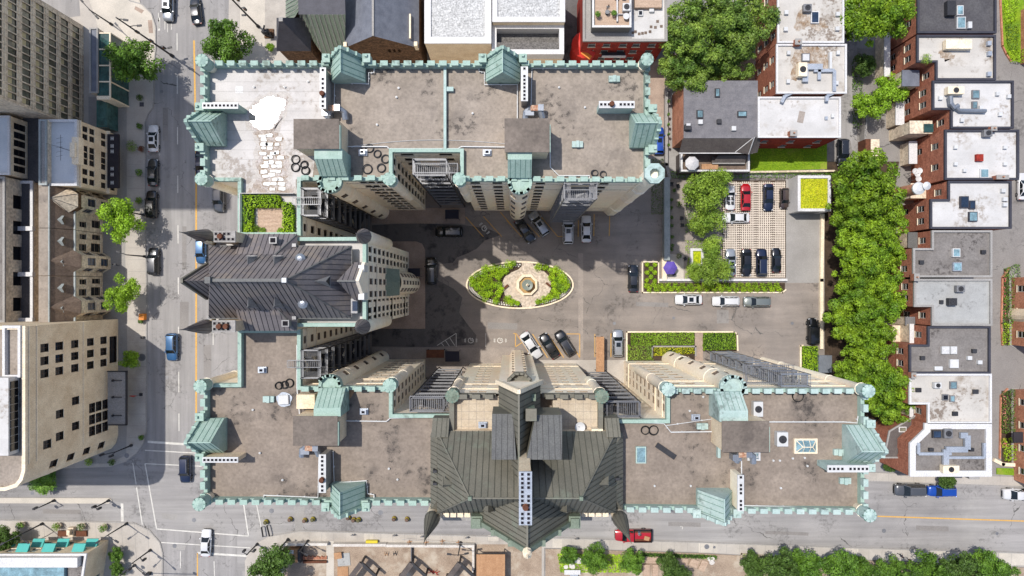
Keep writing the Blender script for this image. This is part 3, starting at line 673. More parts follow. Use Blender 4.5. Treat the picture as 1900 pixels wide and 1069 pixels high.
# ===== north block =====
N=thing('castle_north_block','long castle-like beige block with teal battlements on the upper side of the courtyard','apartment block',P(790,225,0))
oN=[(377,117),(377,335),(440,335),(440,437),(556,437),(556,334),(727,334),(727,281),(854,281),(854,335),(1203,337),(1203,117)]
pN=[q(*p) for p in oN]
assert area(pN)>0
def cols_at(xs,A,B):  # px at top of wall -> metres along
    L=(Vector(B)-Vector(A)).length; x0=A[0]; x1=B[0]
    return [abs(P(x,0,ZP).x-x0) for x in xs]
wm=MB()
n=len(pN)
for i in range(n):
    A,B=pN[i],pN[(i+1)%n]; ops=[]
    if i==5: ops=[(c,z,1.05,1.55) for c in cols_at([668,682,700],A,B) for z in FL[:]]
    if i==4: ops=[(c,z,1.0,1.3) for c in (1.2,4.6) for z in FL]
    if i==6: ops=[(c,z,.9,1.5) for c in (1.2,2.7) for z in FL]
    if i==7: ops=[(c,z,1.7,1.4) for c in (1.6,6.6) for z in FL[::1]]
    if i==9: ops=[(c,z,1.25,1.6) for c in cols_at([880,922],A,B) for z in FL]+[(c,z,1.2,1.5) for c in cols_at([1004,1125],A,B) for z in FL]
    wall(wm,A,B,0,ZD+.6,ops,N,rec=.2,**GW)
wm.build('wall','stone_beige',N)
# string courses on the visible walls
sc=MB()
for i in (4,5,6,7,9):
    A=Vector(pN[i]); B=Vector(pN[(i+1)%n]); d=(B-A).normalized(); nn=Vector((d.y,-d.x))*.05
    for z in (5.2,26.4,30.9): sc=MB(); sc.beam((A.x+nn.x,A.y+nn.y,z),(B.x+nn.x,B.y+nn.y,z),.12,.22); sc.build('string_course','stone_trim',N)
dk=MB(); ins=offset(pN,.3); dk.face([(x,y,ZD) for x,y in ins]); dk.build('roof_deck','deck_taupe',N)
# white membrane at the west end with sheet seams, rain pool and its grimy rim
dk=MB(); wp=ccw([q(x,y,ZD) for x,y in [(388,126),(596,126),(612,160),(612,205),(604,222),(604,275),(585,290),(580,330),(560,330),(549,333),(549,437),(447,437),(447,332),(388,332)]]); dk.prism(wp,ZD-.02,ZD+.03); dk.build('roof_membrane','deck_white',N)
sm=MB()
for y in range(134,330,18): a=P(390,y,ZD+.035);b=P(606 if y<225 else 575,y,ZD+.035); sm.beam(a,b,.03,.006)
sm.build('membrane_seam','parapet_grey',N)
def blob(pts,z,name,ma,par,jit=0,n=3):
    poly=[]
    P_=[P(x,y,z) for x,y in pts]
    for i in range(len(P_)):
        a=P_[i]; b=P_[(i+1)%len(P_)]
        for k in range(n):
            v=a.lerp(b,k/n); poly.append((v.x+random.uniform(-jit,jit),v.y+random.uniform(-jit,jit)))
    m=MB(); m.face([(x,y,z) for x,y in ccw(poly)]); return m.build(name,ma,par)
blob([(455,200),(478,180),(500,171),(536,172),(545,190),(532,210),(528,224),(518,242),(526,256),(532,280),(549,300),(540,330),(549,352),(549,366),(447,366),(460,345),(472,330),(470,300),(474,275),(470,258),(458,240)],ZD+.033,'ponding_edge_stain','ponding_soft',N,.25)
blob([(462,205),(480,188),(500,178),(530,178),(536,190),(524,205),(520,222),(508,240),(516,255),(522,280),(540,300),(532,330),(548,350),(540,362),(452,362),(468,345),(482,330),(478,300),(484,275),(480,258),(468,240)],ZD+.036,'ponding_stain','ponding_edge',N,.3,5)
blob([(464,206),(482,190),(502,180),(527,181),(531,192),(520,207),(514,224),(503,238),(480,242),(466,226)],ZD+.042,'rain_pool','water_wet',N,.2,5)
random.seed(17)
for row in range(13):
    y=252+row*8.2
    for side in range(3):
        x=487+side*14+row*.7+random.uniform(-4,4)
        if random.random()<.14 or (row>8 and side==0 and random.random()<.3): continue
        w_=random.uniform(4.5,7)/14.6; h_=random.uniform(2.6,3.9)/14.6; c=P(x,y+random.uniform(-1.5,1.5),ZD)
        def rag(k,j): return [(c.x+w_*k*math.copysign(abs(math.cos(t))**.45,math.cos(t))*random.uniform(1-j,1+j),c.y+h_*k*math.copysign(abs(math.sin(t))**.45,math.sin(t))*random.uniform(1-j,1+j)) for t in [2*math.pi*(q_+.5)/14 for q_ in range(14)]]
        m=MB(); m.face([(px_,py_,ZD+.045+.001*(side+row%2)) for px_,py_ in rag(1.35,.2)]); m.build('dirt_ring','puddle_brown',N)
        m=MB(); m.prism(rag(1.0,.22),ZD+.05,ZD+.11); m.build('painted_water_glare','metal_white',N)  # white pieces paint the glare of the standing water as colour
m=MB(); m.face([(x,y,ZD+.034) for x,y in rect(437,160,451,173,ZD)]); m.build('roof_patch','parapet_white',N)
pr=MB(); ring(pr,pN,-.04,.42,ZD,ZD+.85,0); MIN=[0,11,5,9,10]
cren(pr,pN,ZD,ZD+.85,MIN); pr.build('parapet','teal',N)
tw=MB(); a=P(823,124,ZD+.7); b=P(828,281,ZD+.7); tw.box(a.x,b.x,a.y,b.y,ZD,ZD+.7); tw.box(b.x,b.x+.9,P(0,161,ZD+.6).y,P(0,169,ZD+.6).y,ZD,ZD+.6); tw.build('dividing_kerb','teal_pale',N)
for x,y,zb in [(374,112,0),(1201,110,0),(373,332,0),(722,332,17.5),(852,332,16)]: turret(N,x,y,zb,r=.66 if zb==0 else .68)
bay(N,611,336,1.34); bay(N,965,338,1.38)
gable(N,646,131,R_(90)); gable(N,933,131,R_(90)); gable(N,395,239,R_(180)); gable(N,1190,242,0)
chimney(N,594,126,604,201,35.6,ZD,1,9,side='parapet_grey',pots=1); chimney(N,376,191,441,201,35.6,ZD,9,1,side='teal',pots=0); chimney(N,967,124,979,187,35.6,ZD,1,9,side='metal_grey'); chimney(N,1112,188,1177,200,35.6,ZD,9,1,side='teal_pale',pots=1)
penthouse(N,547,223,628,275); penthouse(N,938,222,1018,281)
leanto(N,583,276,635,327,295); leanto(N,942,281,987,330,296)
# duct heads beside the penthouses
def ducthead(t,x,y,flip=1,z=ZD):
    c=P(x,y,z+1); m=MB(); m.box(c.x-1.4,c.x-.3,c.y-.4,c.y+.4,z,z+1.5,0)
    m.tube([(c.x-.8*flip,c.y-.6,z+.9),(c.x-.5*flip,c.y+.3,z+1.3),(c.x+.6*flip,c.y+.6,z+1.3),(c.x+1.3*flip,c.y+.1,z+1.0),(c.x+1.4*flip,c.y-.8,z+.8)],.42,8,0)
    m.box(c.x+.2,c.x+.9,c.y+.1,c.y+.9,z+1.2,z+1.85,0); m.box(c.x-.75,c.x+.5,c.y+.12,c.y+.8,z+1.7,z+1.8,1); m.build('air_duct',['galvanised','rust'],t)
ducthead(N,620,210); ducthead(N,995,210,-1)
# SE corner open chimney tower
c=P(1215,321.5,37.2); s=MB()
s.lathe((c.x-.0,c.y,0),[(1.32,0),(1.32,7),(1.4,7.05),(1.4,7.4),(1.25,7.5),(1.25,18),(1.32,18.05),(1.32,18.4),(1.2,18.5),(1.2,27),(1.27,27.05),(1.27,27.3),(1.1,27.4),(1.1,36.2)],8,rot=R_(22.5)); s.build('chimney_tower','stone_beige',N)
s=MB(); s.lathe((c.x,c.y,0),[(1.12,36.0),(1.3,36.4),(1.3,37.2),(.62,37.2),(.6,34)],8,rot=R_(22.5)); s.lathe((c.x,c.y,0),[(.595,34.1),(.0,34.1)],8,1,rot=R_(22.5)); s.build('tower_crown',['teal_pale','flue_dark'],N)
s=MB(); cc=P(1200,330,34); s.obox((cc.x,cc.y-.3,24),1.6,.5,9.5,R_(0)); s.build('tower_buttress','stone_beige',N)
FS=dict(n=10)
firestair(N,-26.6,-24.4,9.2,12.6,33,axis='y'); firestair(N,-12.5,-8.3,14.3,16.3,33,axis='x'); firestair(N,6.6,10.7,11.3,13.2,33,light='metal_grey',ma='metal_grey')
# walkways to the fire stairs
for (x0,y0,x1,y1,z) in [(542,366,594,379,34.4),(769,303,849,320,34.2),(1048,352,1095,371,34.2)]:
    m=MB(); a=P(x0,y0,z); b=P(x1,y1,z)
    for xx,yy,x2,y2 in((a.x,a.y,b.x,a.y),(a.x,b.y,b.x,b.y),(a.x,a.y,a.x,b.y),(b.x,a.y,b.x,b.y)):
        m.beam((xx,yy,z),(x2,y2,z),.06); m.beam((xx,yy,z-.5),(x2,y2,z-.5),.04)
    k=max(3,int(abs(b.x-a.x)/.25))
    for j in range(k): X=a.x+(b.x-a.x)*j/k; m.beam((X,a.y,z-1),(X,b.y,z-1),.05); m.beam((X,a.y,z-1),(X,a.y,z),.03)
    m.build('roof_walkway','metal_grey',N)
vents(N,[(472,162),(572,152),(529,162),(740,164),(736,181),(877,211),(1037,163),(850,410) if 0 else (1085,200),(600,263),(1137,235) if 0 else (700,232),(805,300) if 0 else (820,300)],ZD); vents(N,[(674,284),(904,284)],ZD,'hood'); vents(N,[(1139,148),(1071,269),(1125,168) if 0 else (1071,269)][:2],ZD,'teal')
roofpipe(N,[(694,124),(694,135),(684,135),(684,156),(621,152),(620,202)]); roofpipe(N,[(630,272),(718,272),(722,276),(850,276),(856,272),(940,273)]); roofpipe(N,[(889,124),(889,133),(899,134),(899,157),(960,157),(960,222)]); roofpipe(N,[(1069,126),(987,127),(985,203)]); roofpipe(N,[(1020,232),(1021,310),(1037,326),(1094,326),(1094,332)])
roofpipe(N,[(552,332),(551,440)])
m=MB(); L=[]
for k in range(21): t_=k/20; L.append(P(640+300*t_,265-6*t_+10*math.sin(t_*math.pi)*-1+8,ZD+.1))
m.tube(L,.03,4); m.build('roof_cable','pipe_white',N)
for i_,mm_ in enumerate(coils(N,[(549,296,8),(549,311,8),(565,306,7),(568,317,8)],ZD)): tag(mm_.build('hose_coil','hose_black',loc=P([549,549,565,568][i_],[296,311,306,317][i_],ZD)),['black hose coil on the white roof, top left of the group of four','black hose coil on the white roof, bottom left of the group of four','smaller black hose coil on the white roof, top right of the group of four','black hose coil on the white roof, bottom right of the group of four'][i_],'hose coil','hose coils on the white roof')
for i_,mm_ in enumerate(coils(N,[(686,276,8),(701,286,7),(715,295,8),(682,314,9),(708,312,8)],ZD)): tag(mm_.build('hose_coil','metal_dark',loc=P([686,701,715,682,708][i_],[276,286,295,314,312][i_],ZD)),['topmost grey hose coil, beside the white pipe on the taupe north roof','second grey hose coil from the top on the taupe north roof','grey hose coil touching the recess parapet on the north roof','larger grey hose coil near the battlements, lowest left on the north roof','grey hose coil between the round turret and the large coil on the north roof'][i_],'hose coil','hose coils on the taupe north roof')
for i_,mm_ in enumerate(coils(N,[(1103,321,6),(1119,324,6)],ZD)): tag(mm_.build('hose_coil','metal_dark',loc=P([1103,1119][i_],[321,324][i_],ZD)),['left of two thin hose coils at the south battlements above the grey fire stair','right of two thin hose coils at the south battlements above the grey fire stair'][i_],'hose coil','thin hose coils at the south battlements')
# entrance canopy and dark doorway at the foot
def canopy(px0,py0,px1,py1,z,label):
    a=P(px0,py0,z); b=P(px1,py1,z); t=thing('entrance_canopy',label,'canopy',((a.x+b.x)/2,(a.y+b.y)/2,0),'dark canvas entrance canopies')
    m=MB(); m.box(a.x,b.x,a.y,b.y,z-.25,z-.06); zz=(a.y+b.y)/2
    m.prism([(a.x,a.y),(b.x,a.y),(b.x,b.y),(a.x,b.y)],z-.06,z); m.build('canopy_cloth','navy_canvas',t)
    p=MB()
    for x in(a.x,b.x):
        for y in(a.y,b.y): p.beam((x*.98+.02*(a.x+b.x)/2,y,KB),(x*.98+.02*(a.x+b.x)/2,y,z-.2),.07)
    p.build('canopy_post','metal_dark',t); return t
canopy(826,389,851,406,3,'dark navy canopy over the north door, just above the parked black car in shade')
canopy(757,498,779,513,3,'dark navy canopy on the apron at the foot of the windowed central block')
canopy(826,652,852,671,3,'dark navy canopy on the south apron beside the brown porch roof')
# hedges and deck of the roof terrace on the north link
# ===== west (slate roofed) block =====
W=thing('castle_slate_roofed_block','beige block with steep slate-grey metal roof and four cone spires, left of the oval fountain','apartment block',P(620,522,0))
oW=[(386,441),(386,606),(677,607),(677,576),(668,576),(668,470),(677,470),(677,440)]
oW=[(386,441),(386,606),(677,606),(677,440)]
pW=[P2(*p,36) for p in oW]; wm=MB(); Z36=36
Yc=[4.95,3.75,2.3,.75,-.75,-2.2,-3.6]
FL2=[1.9+3.05*k for k in range(11)]
for i in range(4):
    A,B=pW[i],pW[(i+1)%4]; ops=[]
    if i==2:   # east wall, A=south end
        s0=A[1]
        for k,z in enumerate(FL2):
            for y in [4.9,3.75,2.35,1.3,-.4,-1.45,-2.85,-3.9]:
                if 18>z and abs(y-.9)<1.5: continue
                ops.append((y-s0,z,.72,1.35))
    wall(wm,A,B,0,35.0,ops,W,rec=.15,**GW)
wm.build('wall','stone_beige',W)
# raised gable over the middle of the east wall
X=pW[2][0]; g=MB(); yb0=P(676,557,36).y; yb1=P(676,487,36).y; ya=(yb0+yb1)/2
g.prism(ccw([(X-.5,yb0),(X+.12,yb0),(X+.12,yb1),(X-.5,yb1)]),0,36.4); 
g.face([(X+.12,yb0,36.4),(X+.12,yb1,36.4),(X+.12,ya,39.9)]); g.face([(X-.5,yb1,36.4),(X-.5,yb0,36.4),(X-.5,ya,39.9)])
g.face([(X+.12,yb0,36.4),(X+.12,ya,39.9),(X-.5,ya,39.9),(X-.5,yb0,36.4)]); g.face([(X+.12,ya,39.9),(X+.12,yb1,36.4),(X-.5,yb1,36.4),(X-.5,ya,39.9)])
g.build('centre_gable','stone_beige',W)
# centre windows on the raised gable
for y in (ya-1.6,ya,ya+1.6):
    for z in FL2:
        if z<20 : continue
        w_=bpy.data.objects.new('window',winmesh(.75,1.35,'frame_dark','glass',1,.12)); C.objects.link(w_); w_.parent=W; w0=Vector(W['_w']); w_.location=Vector((X+.15,y,z))-w0; w_.rotation_euler=(0,0,R_(-90))
sc=MB()
for z in (5,17.2,29.3,34.2): sc.box(X,X+.1,pW[1][1],yb0-.02,z,z+.2); sc.box(X,X+.1,yb1+.02,pW[2][1],z,z+.2); sc.box(X+.12,X+.2,yb0,yb1,z,z+.2)
sc.build('string_course','stone_trim',W)
# semi-round entrance bay with green copper hood
b=MB(); b.lathe((X+.1,ya,0),[(1.9,0),(1.9,20.5)],14,a0=-math.pi/2,a1=math.pi/2); 
b.build('entrance_bay','stone_beige',W,smooth=True)
for z in [2+3.05*k for k in range(6)]:
    for a in (-35,0,35):
        w_=bpy.data.objects.new('window',winmesh(.6,1.3,'frame_dark','glass',0,.1)); C.objects.link(w_); w_.parent=W; ar=R_(a)
        w_.location=Vector((X+.1+1.92*math.cos(ar),ya+1.92*math.sin(ar),z))-Vector(W['_w']); w_.rotation_euler=(0,0,ar-math.pi/2)
h=MB()
h.face([(X+.12,ya-2,22.6),(X+.12,ya,23.4),(X+1.9,ya,21.0),(X+1.7,ya-1.9,20.5)]); h.face([(X+.12,ya,23.4),(X+.12,ya+2,22.6),(X+1.7,ya+1.9,20.5),(X+1.9,ya,21.0)])
h.face([(X+1.7,ya-1.9,20.5),(X+1.9,ya,21.0),(X+1.7,ya+1.9,20.5),(X+1.6,ya,20.3)]); h.face([(X+.12,ya-2,22.6),(X+1.7,ya-1.9,20.5),(X+.12,ya-2,20.4)]); h.face([(X+.12,ya+2,22.6),(X+.12,ya+2,20.4),(X+1.7,ya+1.9,20.5)])
h.build('bay_roof','green_copper_light',W)
dk=MB(); dk.face([(x,y,34.4) for x,y in offset(pW,.3)]); dk.build('roof_deck','deck_white',W)
pr=MB(); ring(pr,pW,-.05,.4,34.35,35.5,0,skip=(0,)); 
for i,(y0,y1) in enumerate([(457,487),(557,590)]): 
    a=P(672,y0,36.3); bb=P(678,y1,36.3)
pr.build('parapet','teal',W)
m=MB(); a=P(560,432,35.6); b=P(662,439,35.6)
# main slate roof
ze=36; zr=44.5
A=P(387,457,ze); B=P(652,457,ze); Cc=P(652,590,ze); D=P(387,590,ze); R1=P(529,520,zr); R0=P(389,519,zr); RY=R1.y
R0=Vector((R0.x,RY,zr))
r=MB(); roofplane(r,[A,B,R1,R0],0,.62,1); roofplane(r,[D,R0,R1,Cc],0,.62,1); roofplane(r,[B,Cc,R1],0,.62,1); r.face([A,R0,D],0)
r.beam(R0+Vector((0,0,.08)),R1+Vector((0,0,.08)),.35,.14,2); 
for p_ in(B,Cc): r.beam(p_+Vector((0,0,.06)),R1+Vector((0,0,.1)),.14,.1,2)
for a_,b_ in((A,B),(B,Cc),(Cc,D)): r.beam(a_-Vector((0,0,.05)),b_-Vector((0,0,.05)),.2,.14,2)
r.box(R1.x-.25,R1.x+.25,RY-.25,RY+.25,zr-.2,zr+.4,3); r.box(R0.x-.35,R0.x+.25,RY-.35,RY+.35,zr-.4,zr+.5,2)
r.build('slate_roof',['slate_metal','slate_seam','grey_sheet','galvanised'],W)
u=MB(); u.prism([(A.x+.3,D.y+.3),(B.x-.3,D.y+.3),(B.x-.3,A.y-.3),(A.x+.3,A.y-.3)],34.3,35.98); u.build('attic_wall','stone_tan',W)
# west gable projection
gy0=P(386,553,ze).y; gy1=P(386,491,ze).y; gx=P(386,520,ze).x; gz=42.4; gm=(gy0+gy1)/2; xin=R0.x+1.2
w2=MB(); w2.face([(gx,gy0,35),(gx,gy1,35),(gx,gm,gz-.1)][::-1]); w2.build('gable_wall','stone_beige',W)
r=MB(); roofplane(r,[(gx-.15,gy1+.1,ze-.1),(xin,gy1+.1,ze-.1),(xin,gm,gz),(gx-.15,gm,gz)],0,.62,1); roofplane(r,[(gx-.15,gy0-.1,ze-.1),(gx-.15,gm,gz),(xin,gm,gz),(xin,gy0-.1,ze-.1)],0,.62,1)
r.beam((gx-.1,gy0,ze),(gx-.1,gm,gz+.1),.5,.3,2); r.beam((gx-.1,gy1,ze),(gx-.1,gm,gz+.1),.5,.3,2); r.build('gable_roof',['slate_metal','slate_seam','green_copper'],W)
# east cross gable
ex=X-.3; r=MB(); xi=P(617,522,42).x
roofplane(r,[(ex,yb1,36.5),(ex,ya,39.9),(xi,ya,39.9),(xi+1.2,yb1,36.5)],0,.62,1); roofplane(r,[(ex,yb0,36.5),(xi+1.2,yb0,36.5),(xi,ya,39.9),(ex,ya,39.9)],0,.62,1)
r.beam((xi,ya,39.95),(ex,ya,39.95),.2,.12,2); r.build('cross_gable_roof',['slate_metal','slate_seam','grey_sheet'],W)
# side wings roofs
for sgn,ye,yi in((1,434,464),(-1,614,583)):
    o=[P(449,ye,36),P(551,ye,36)]; z2=38.3; i0=Vector((0,3.92 if sgn>0 else -2.1,z2))
    r=MB(); a,b=o; roofplane(r,[a,b,Vector((b.x-2.0,i0.y,z2)),Vector((a.x,i0.y,z2))],0,.62,1)
    r.face([b,Vector((b.x,i0.y,35.9)),Vector((b.x-2.0,i0.y,z2))],0); r.face([a,Vector((a.x,i0.y,z2)),Vector((a.x,i0.y,35.9))],0)
    r.beam(b,Vector((b.x-2.0,i0.y,z2)),.14,.1,2); r.build('wing_roof',['slate_metal','slate_seam','grey_sheet'],W)
    s=MB(); s.box(a.x+.1,b.x-.1,a.y-sgn*.1,P(0,441 if sgn>0 else 606,36).y-sgn*2.5,30,35.95); s.build('wing_wall','stone_tan',W)
    s=MB(); c=P(507 if sgn>0 else 530,446 if sgn>0 else 600,38); s.box(c.x-.45,c.x+.45,c.y-.4,c.y+.4,c.z-.7,c.z+.15,0); s.box(c.x-.3,c.x+.3,c.y-.27,c.y+.27,c.z+.14,c.z+.2,1); s.build('roof_vent',['metal_grey','flue_dark'],W)
# triangular louvres and round ventilators on the roof
def louvre(t,px,py,z,face,ma='metal_grey',mt2='metal_dark'):
    c=P(px,py,z); fx,fy=face; sx,sy=-fy,fx; m=MB()
    f=[Vector((c.x+fx*.7+sx*s*.65,c.y+fy*.7+sy*s*.65,z-.75)) for s in(-1,1)]; tp=Vector((c.x+fx*.5,c.y+fy*.5,z+.55)); bk=Vector((c.x-fx*.9,c.y-fy*.9,z+.6))
    m.face([f[0],f[1],tp],1); m.face([f[0],tp,bk]); m.face([f[1],bk,tp]); m.beam(f[0],tp,.09,.09); m.beam(f[1],tp,.09,.09); m.beam(f[0],f[1],.12,.1); m.build('roof_louvre',[ma,mt2],t)
for x,y,z,f in [(463,486,40.3,(0,1)),(512,486,40.3,(0,1)),(464,559,40.4,(0,-1)),(513,559,40.4,(0,-1)),(598,522,40.5,(1,0))]: louvre(W,x,y,z,f)
for x,y,z in [(558,480,39.4),(563,563,39.6)]:
    c=P(x,y,z); m=MB(); m.lathe((c.x,c.y,z-.8),[(.35,0),(.35,.8),(.62,.85),(.62,1.05),(.3,1.3),(.02,1.35)],10); m.build('roof_ventilator','galvanised',W)
m=MB(); c=P(656,568,36.5); m.box(c.x-.4,c.x+.4,c.y-.9,c.y+.9,34.4,36.2,0); m.box(c.x-.2,c.x+.42,c.y-.6,c.y+.6,36.1,36.3,1); m.build('hatch',['metal_grey','glass_blue'],W)
m=MB()
for y in (455,590): c=P(540,y,36.5); m.box(c.x-.6,c.x+.6,c.y-.2,c.y+.2,36,36.5)
m.build('snow_guard','metal_grey',W)
chimney(W,397,429,436,449,39.4,34.3,5,2,side='stone_tan',pots=1,top='parapet_grey'); chimney(W,394,595,436,616,39.4,34.3,5,2,side='stone_tan',pots=2,top='parapet_grey')
for (px,py,z0,tx,ty,z1,r_,zb) in [(383,439,35.5,331,432,42,.86,22),(383,606,35.5,331,613,42,.86,22),(675,438.5,35.5,0,0,39.3,.92,20),(673,606,35.5,0,0,39.3,.92,20)]:
    a=cone(W,px,py,z0,tx,ty,z1,r_,'slate_metal'); s=MB(); s.lathe((a.x,a.y,0),[(.1,zb-1.3),(r_*.5,zb-.9),(r_*.85,zb-.2),(r_*.95,zb),(r_*.95,z0-.3)],18); s.build('turret_shaft','stone_beige',W,smooth=True)
for y in (492,553):
    c=P(365,y,40); m=MB(); m.lathe((c.x+1.2,c.y,35.5),[(.35,0),(.35,1.8),(.45,1.9),(.3,2.2),(.02,3.4)],8); m.build('pinnacle','slate_metal',W)
m=MB()
for y in (498,550): c=P(668,y,38); m.box(c.x-.3,c.x+.4,c.y-.4,c.y+.4,35.5,37.6); 
m.build('gable_pier','metal_white',W)
m=MB(); c=P(388,455,36); m.lathe((c.x,c.y+.3,35),[(.2,0),(.3,.8),(.15,1.2),(.25,1.6),(.05,2.2)],8); m.build('gargoyle','stone_trim',W)
# ===== south block =====
S=thing('castle_south_block','longest castle-like block with dark green copper hipped roof at its middle, beside the lower street','apartment block',P(950,830,0))
oS=[(377,713),(377,932),(800,934),(1157,946),(1605,951),(1605,722),(1238,722),(1238,780),(1114,780),(1114,728),(842,728),(842,770),(727,770),(727,718),(556,718),(556,612),(440,612),(440,713)]
pS=[q(*p) for p in oS]; n=len(pS); wm=MB()
for i in range(n):
    A,B=pS[i],pS[(i+1)%n]; L=(Vector(B)-Vector(A)).length; ops=[]
    if i==5: ops=[(c,z,1.3,1.5) for c in cols_at([1564,1528,1345,1300,1270],A,B) for z in FL[:9]]
    if i==6: ops=[(c,z,1.0,1.4) for c in (1.3,2.7) for z in FL]
    if i==9: ops=[(c,z,1.0,1.2) for c in cols_at([1084,1060,1038,895,878],A,B) for z in FL2]
    if i==12: ops=[(c,z,.9,1.4) for c in (1.1,2.5) for z in FL]
    if i==13: ops=[(c,z,1.1,1.4) for c in cols_at([700,682,662],A,B) for z in FL]
    if i==14: ops=[(c,z,1.0,1.3) for c in (5.8,2.4) for z in FL]
    zt=ZD+.6 if i not in(8,9,10) else 34.6
    wall(wm,A,B,0,zt,ops,S,rec=.05,fm='frame_beige',gm='glass',bars=1,sill=0)
wm.build('wall','stone_beige',S)
sc=MB()
for i in (5,6,9,12,13,14):
    A=Vector(pS[i]); B=Vector(pS[(i+1)%n]); d=(B-A).normalized(); nn=Vector((d.y,-d.x))*.05
    for z in (5.2,26.4,30.9): sc=MB(); sc.beam((A.x+nn.x,A.y+nn.y,z),(B.x+nn.x,B.y+nn.y,z),.12,.22); sc.build('string_course','stone_trim',S)
dk=MB(); dk.face([(x,y,ZD) for x,y in offset(pS,.3)]); dk.build('roof_deck','deck_south',S)
pr=MB(); ring(pr,pS,-.04,.42,ZD,ZD+.85,0,skip=(2,9)); cren(pr,pS,ZD,ZD+.85,[0,1,13]); 
pr.build('parapet','teal',S)
pr=MB(); cren(pr,pS,ZD,ZD+.85,[3,4,5]); pr.build('battlement','teal_pale',S)
for x,y,zb,mt_ in [(371,717,0,'teal'),(369,936,0,'teal'),(1614.5,957,0,'teal_pale'),(1612,726,0,'teal_pale'),(722.5,716,17.5,'teal'),(839,735,20,'green_copper_light'),(1117,736,20,'green_copper_light'),(1240.5,723,14,'teal_pale')]: turret(S,x,y,zb,mt_,r=.68 if zb==0 else .72,zt=35.6 if mt_!='green_copper_light' else 36)
bay(S,611,717,1.34,face=1); bay(S,1361,720,1.45,'teal_pale',face=1)
gable(S,645,918,R_(-90)); gable(S,1326,930,R_(-90),'teal_pale'); gable(S,395,808,R_(180)); gable(S,1590,824,0,'teal_pale',wd=4.6)
chimney(S,376,849,441,858,35.4,ZD,9,1,side='stone_tan'); chimney(S,592,844,604,914,35.6,ZD,1,9,side='parapet_grey',pots=1); chimney(S,1369,882,1380,948,35.6,ZD,1,9,side='stone_beige'); chimney(S,1536,864,1612,876,35.6,ZD,10,1,side='teal_pale')
penthouse(S,546,774,625,825); penthouse(S,1341,783,1425,837)
leanto(S,582,773,632,720,757); leanto(S,1335,783,1388,727,762,'teal_pale')
ducthead(S,580,836,-1); ducthead(S,1378,848,1)
firestair(S,-26.6,-24.4,-11.4,-7.9,33,axis='y',light='metal_grey'); firestair(S,-12.8,-8.6,-15.5,-13.9,33); firestair(S,12.0,16.2,-16.3,-14.4,33,light='metal_grey'); firestair(S,33.9,37.6,-12.4,-10.9,33,light='galvanised',ma='metal_grey')
for (x0,y0,x1,y1,z) in [(533,669,594,682,34.4),(760,736,834,764,34.2),(1147,745,1186,772,34.2),(1385,678,1473,711,34.2)]:
    m=MB(); a=P(x0,y0,z); b=P(x1,y1,z)
    for xx,yy,x2,y2 in((a.x,a.y,b.x,a.y),(a.x,b.y,b.x,b.y),(a.x,a.y,a.x,b.y),(b.x,a.y,b.x,b.y)):
        m.beam((xx,yy,z),(x2,y2,z),.06); m.beam((xx,yy,z-.5),(x2,y2,z-.5),.04)
    k=max(3,int(abs(b.x-a.x)/.25))
    for j in range(k): X_=a.x+(b.x-a.x)*j/k; m.beam((X_,a.y,z-1),(X_,b.y,z-1),.05); m.beam((X_,b.y,z-1),(X_,b.y,z),.03)
    m.build('roof_walkway','metal_grey',S)
vents(S,[(483,840),(525,890),(628,862) if 0 else (722,869),(738,889),(576,783) if 0 else (470,760),(1214,901),(1281,901),(1304,736),(1280,752) if 0 else (1279,762),(1448,905),(1434,854),(1470,850),(1492,849),(1497,864),(1446,854)],ZD); vents(S,[(488,686),(676,763),(1290,774)],ZD,'hood'); vents(S,[(500,740),(1555,838),(1566,891),(1302,790)],ZD,'teal')
roofpipe(S,[(489,924),(489,919),(590,923),(592,844),(618,837),(620,896),(680,892),(682,916),(694,918),(694,925)]); roofpipe(S,[(641,781),(717,782),(724,776),(800,774)]); roofpipe(S,[(1180,784),(1232,786),(1245,802),(1330,801)]); roofpipe(S,[(1235,790),(1325,777)],r=.04); roofpipe(S,[(1419,783),(1566,783),(1590,785),(1592,772)]); roofpipe(S,[(1380,938),(1480,941),(1483,950)]); roofpipe(S,[(551,640),(551,720),(556,770)]); roofpipe(S,[(1376,855),(1376,882)])
m=MB(); a=P(1332,725,ZD+.7); b=P(1337,850,ZD+.7); m.box(a.x,b.x,a.y,b.y,ZD,ZD+.7); m.build('dividing_kerb','teal_pale',S)
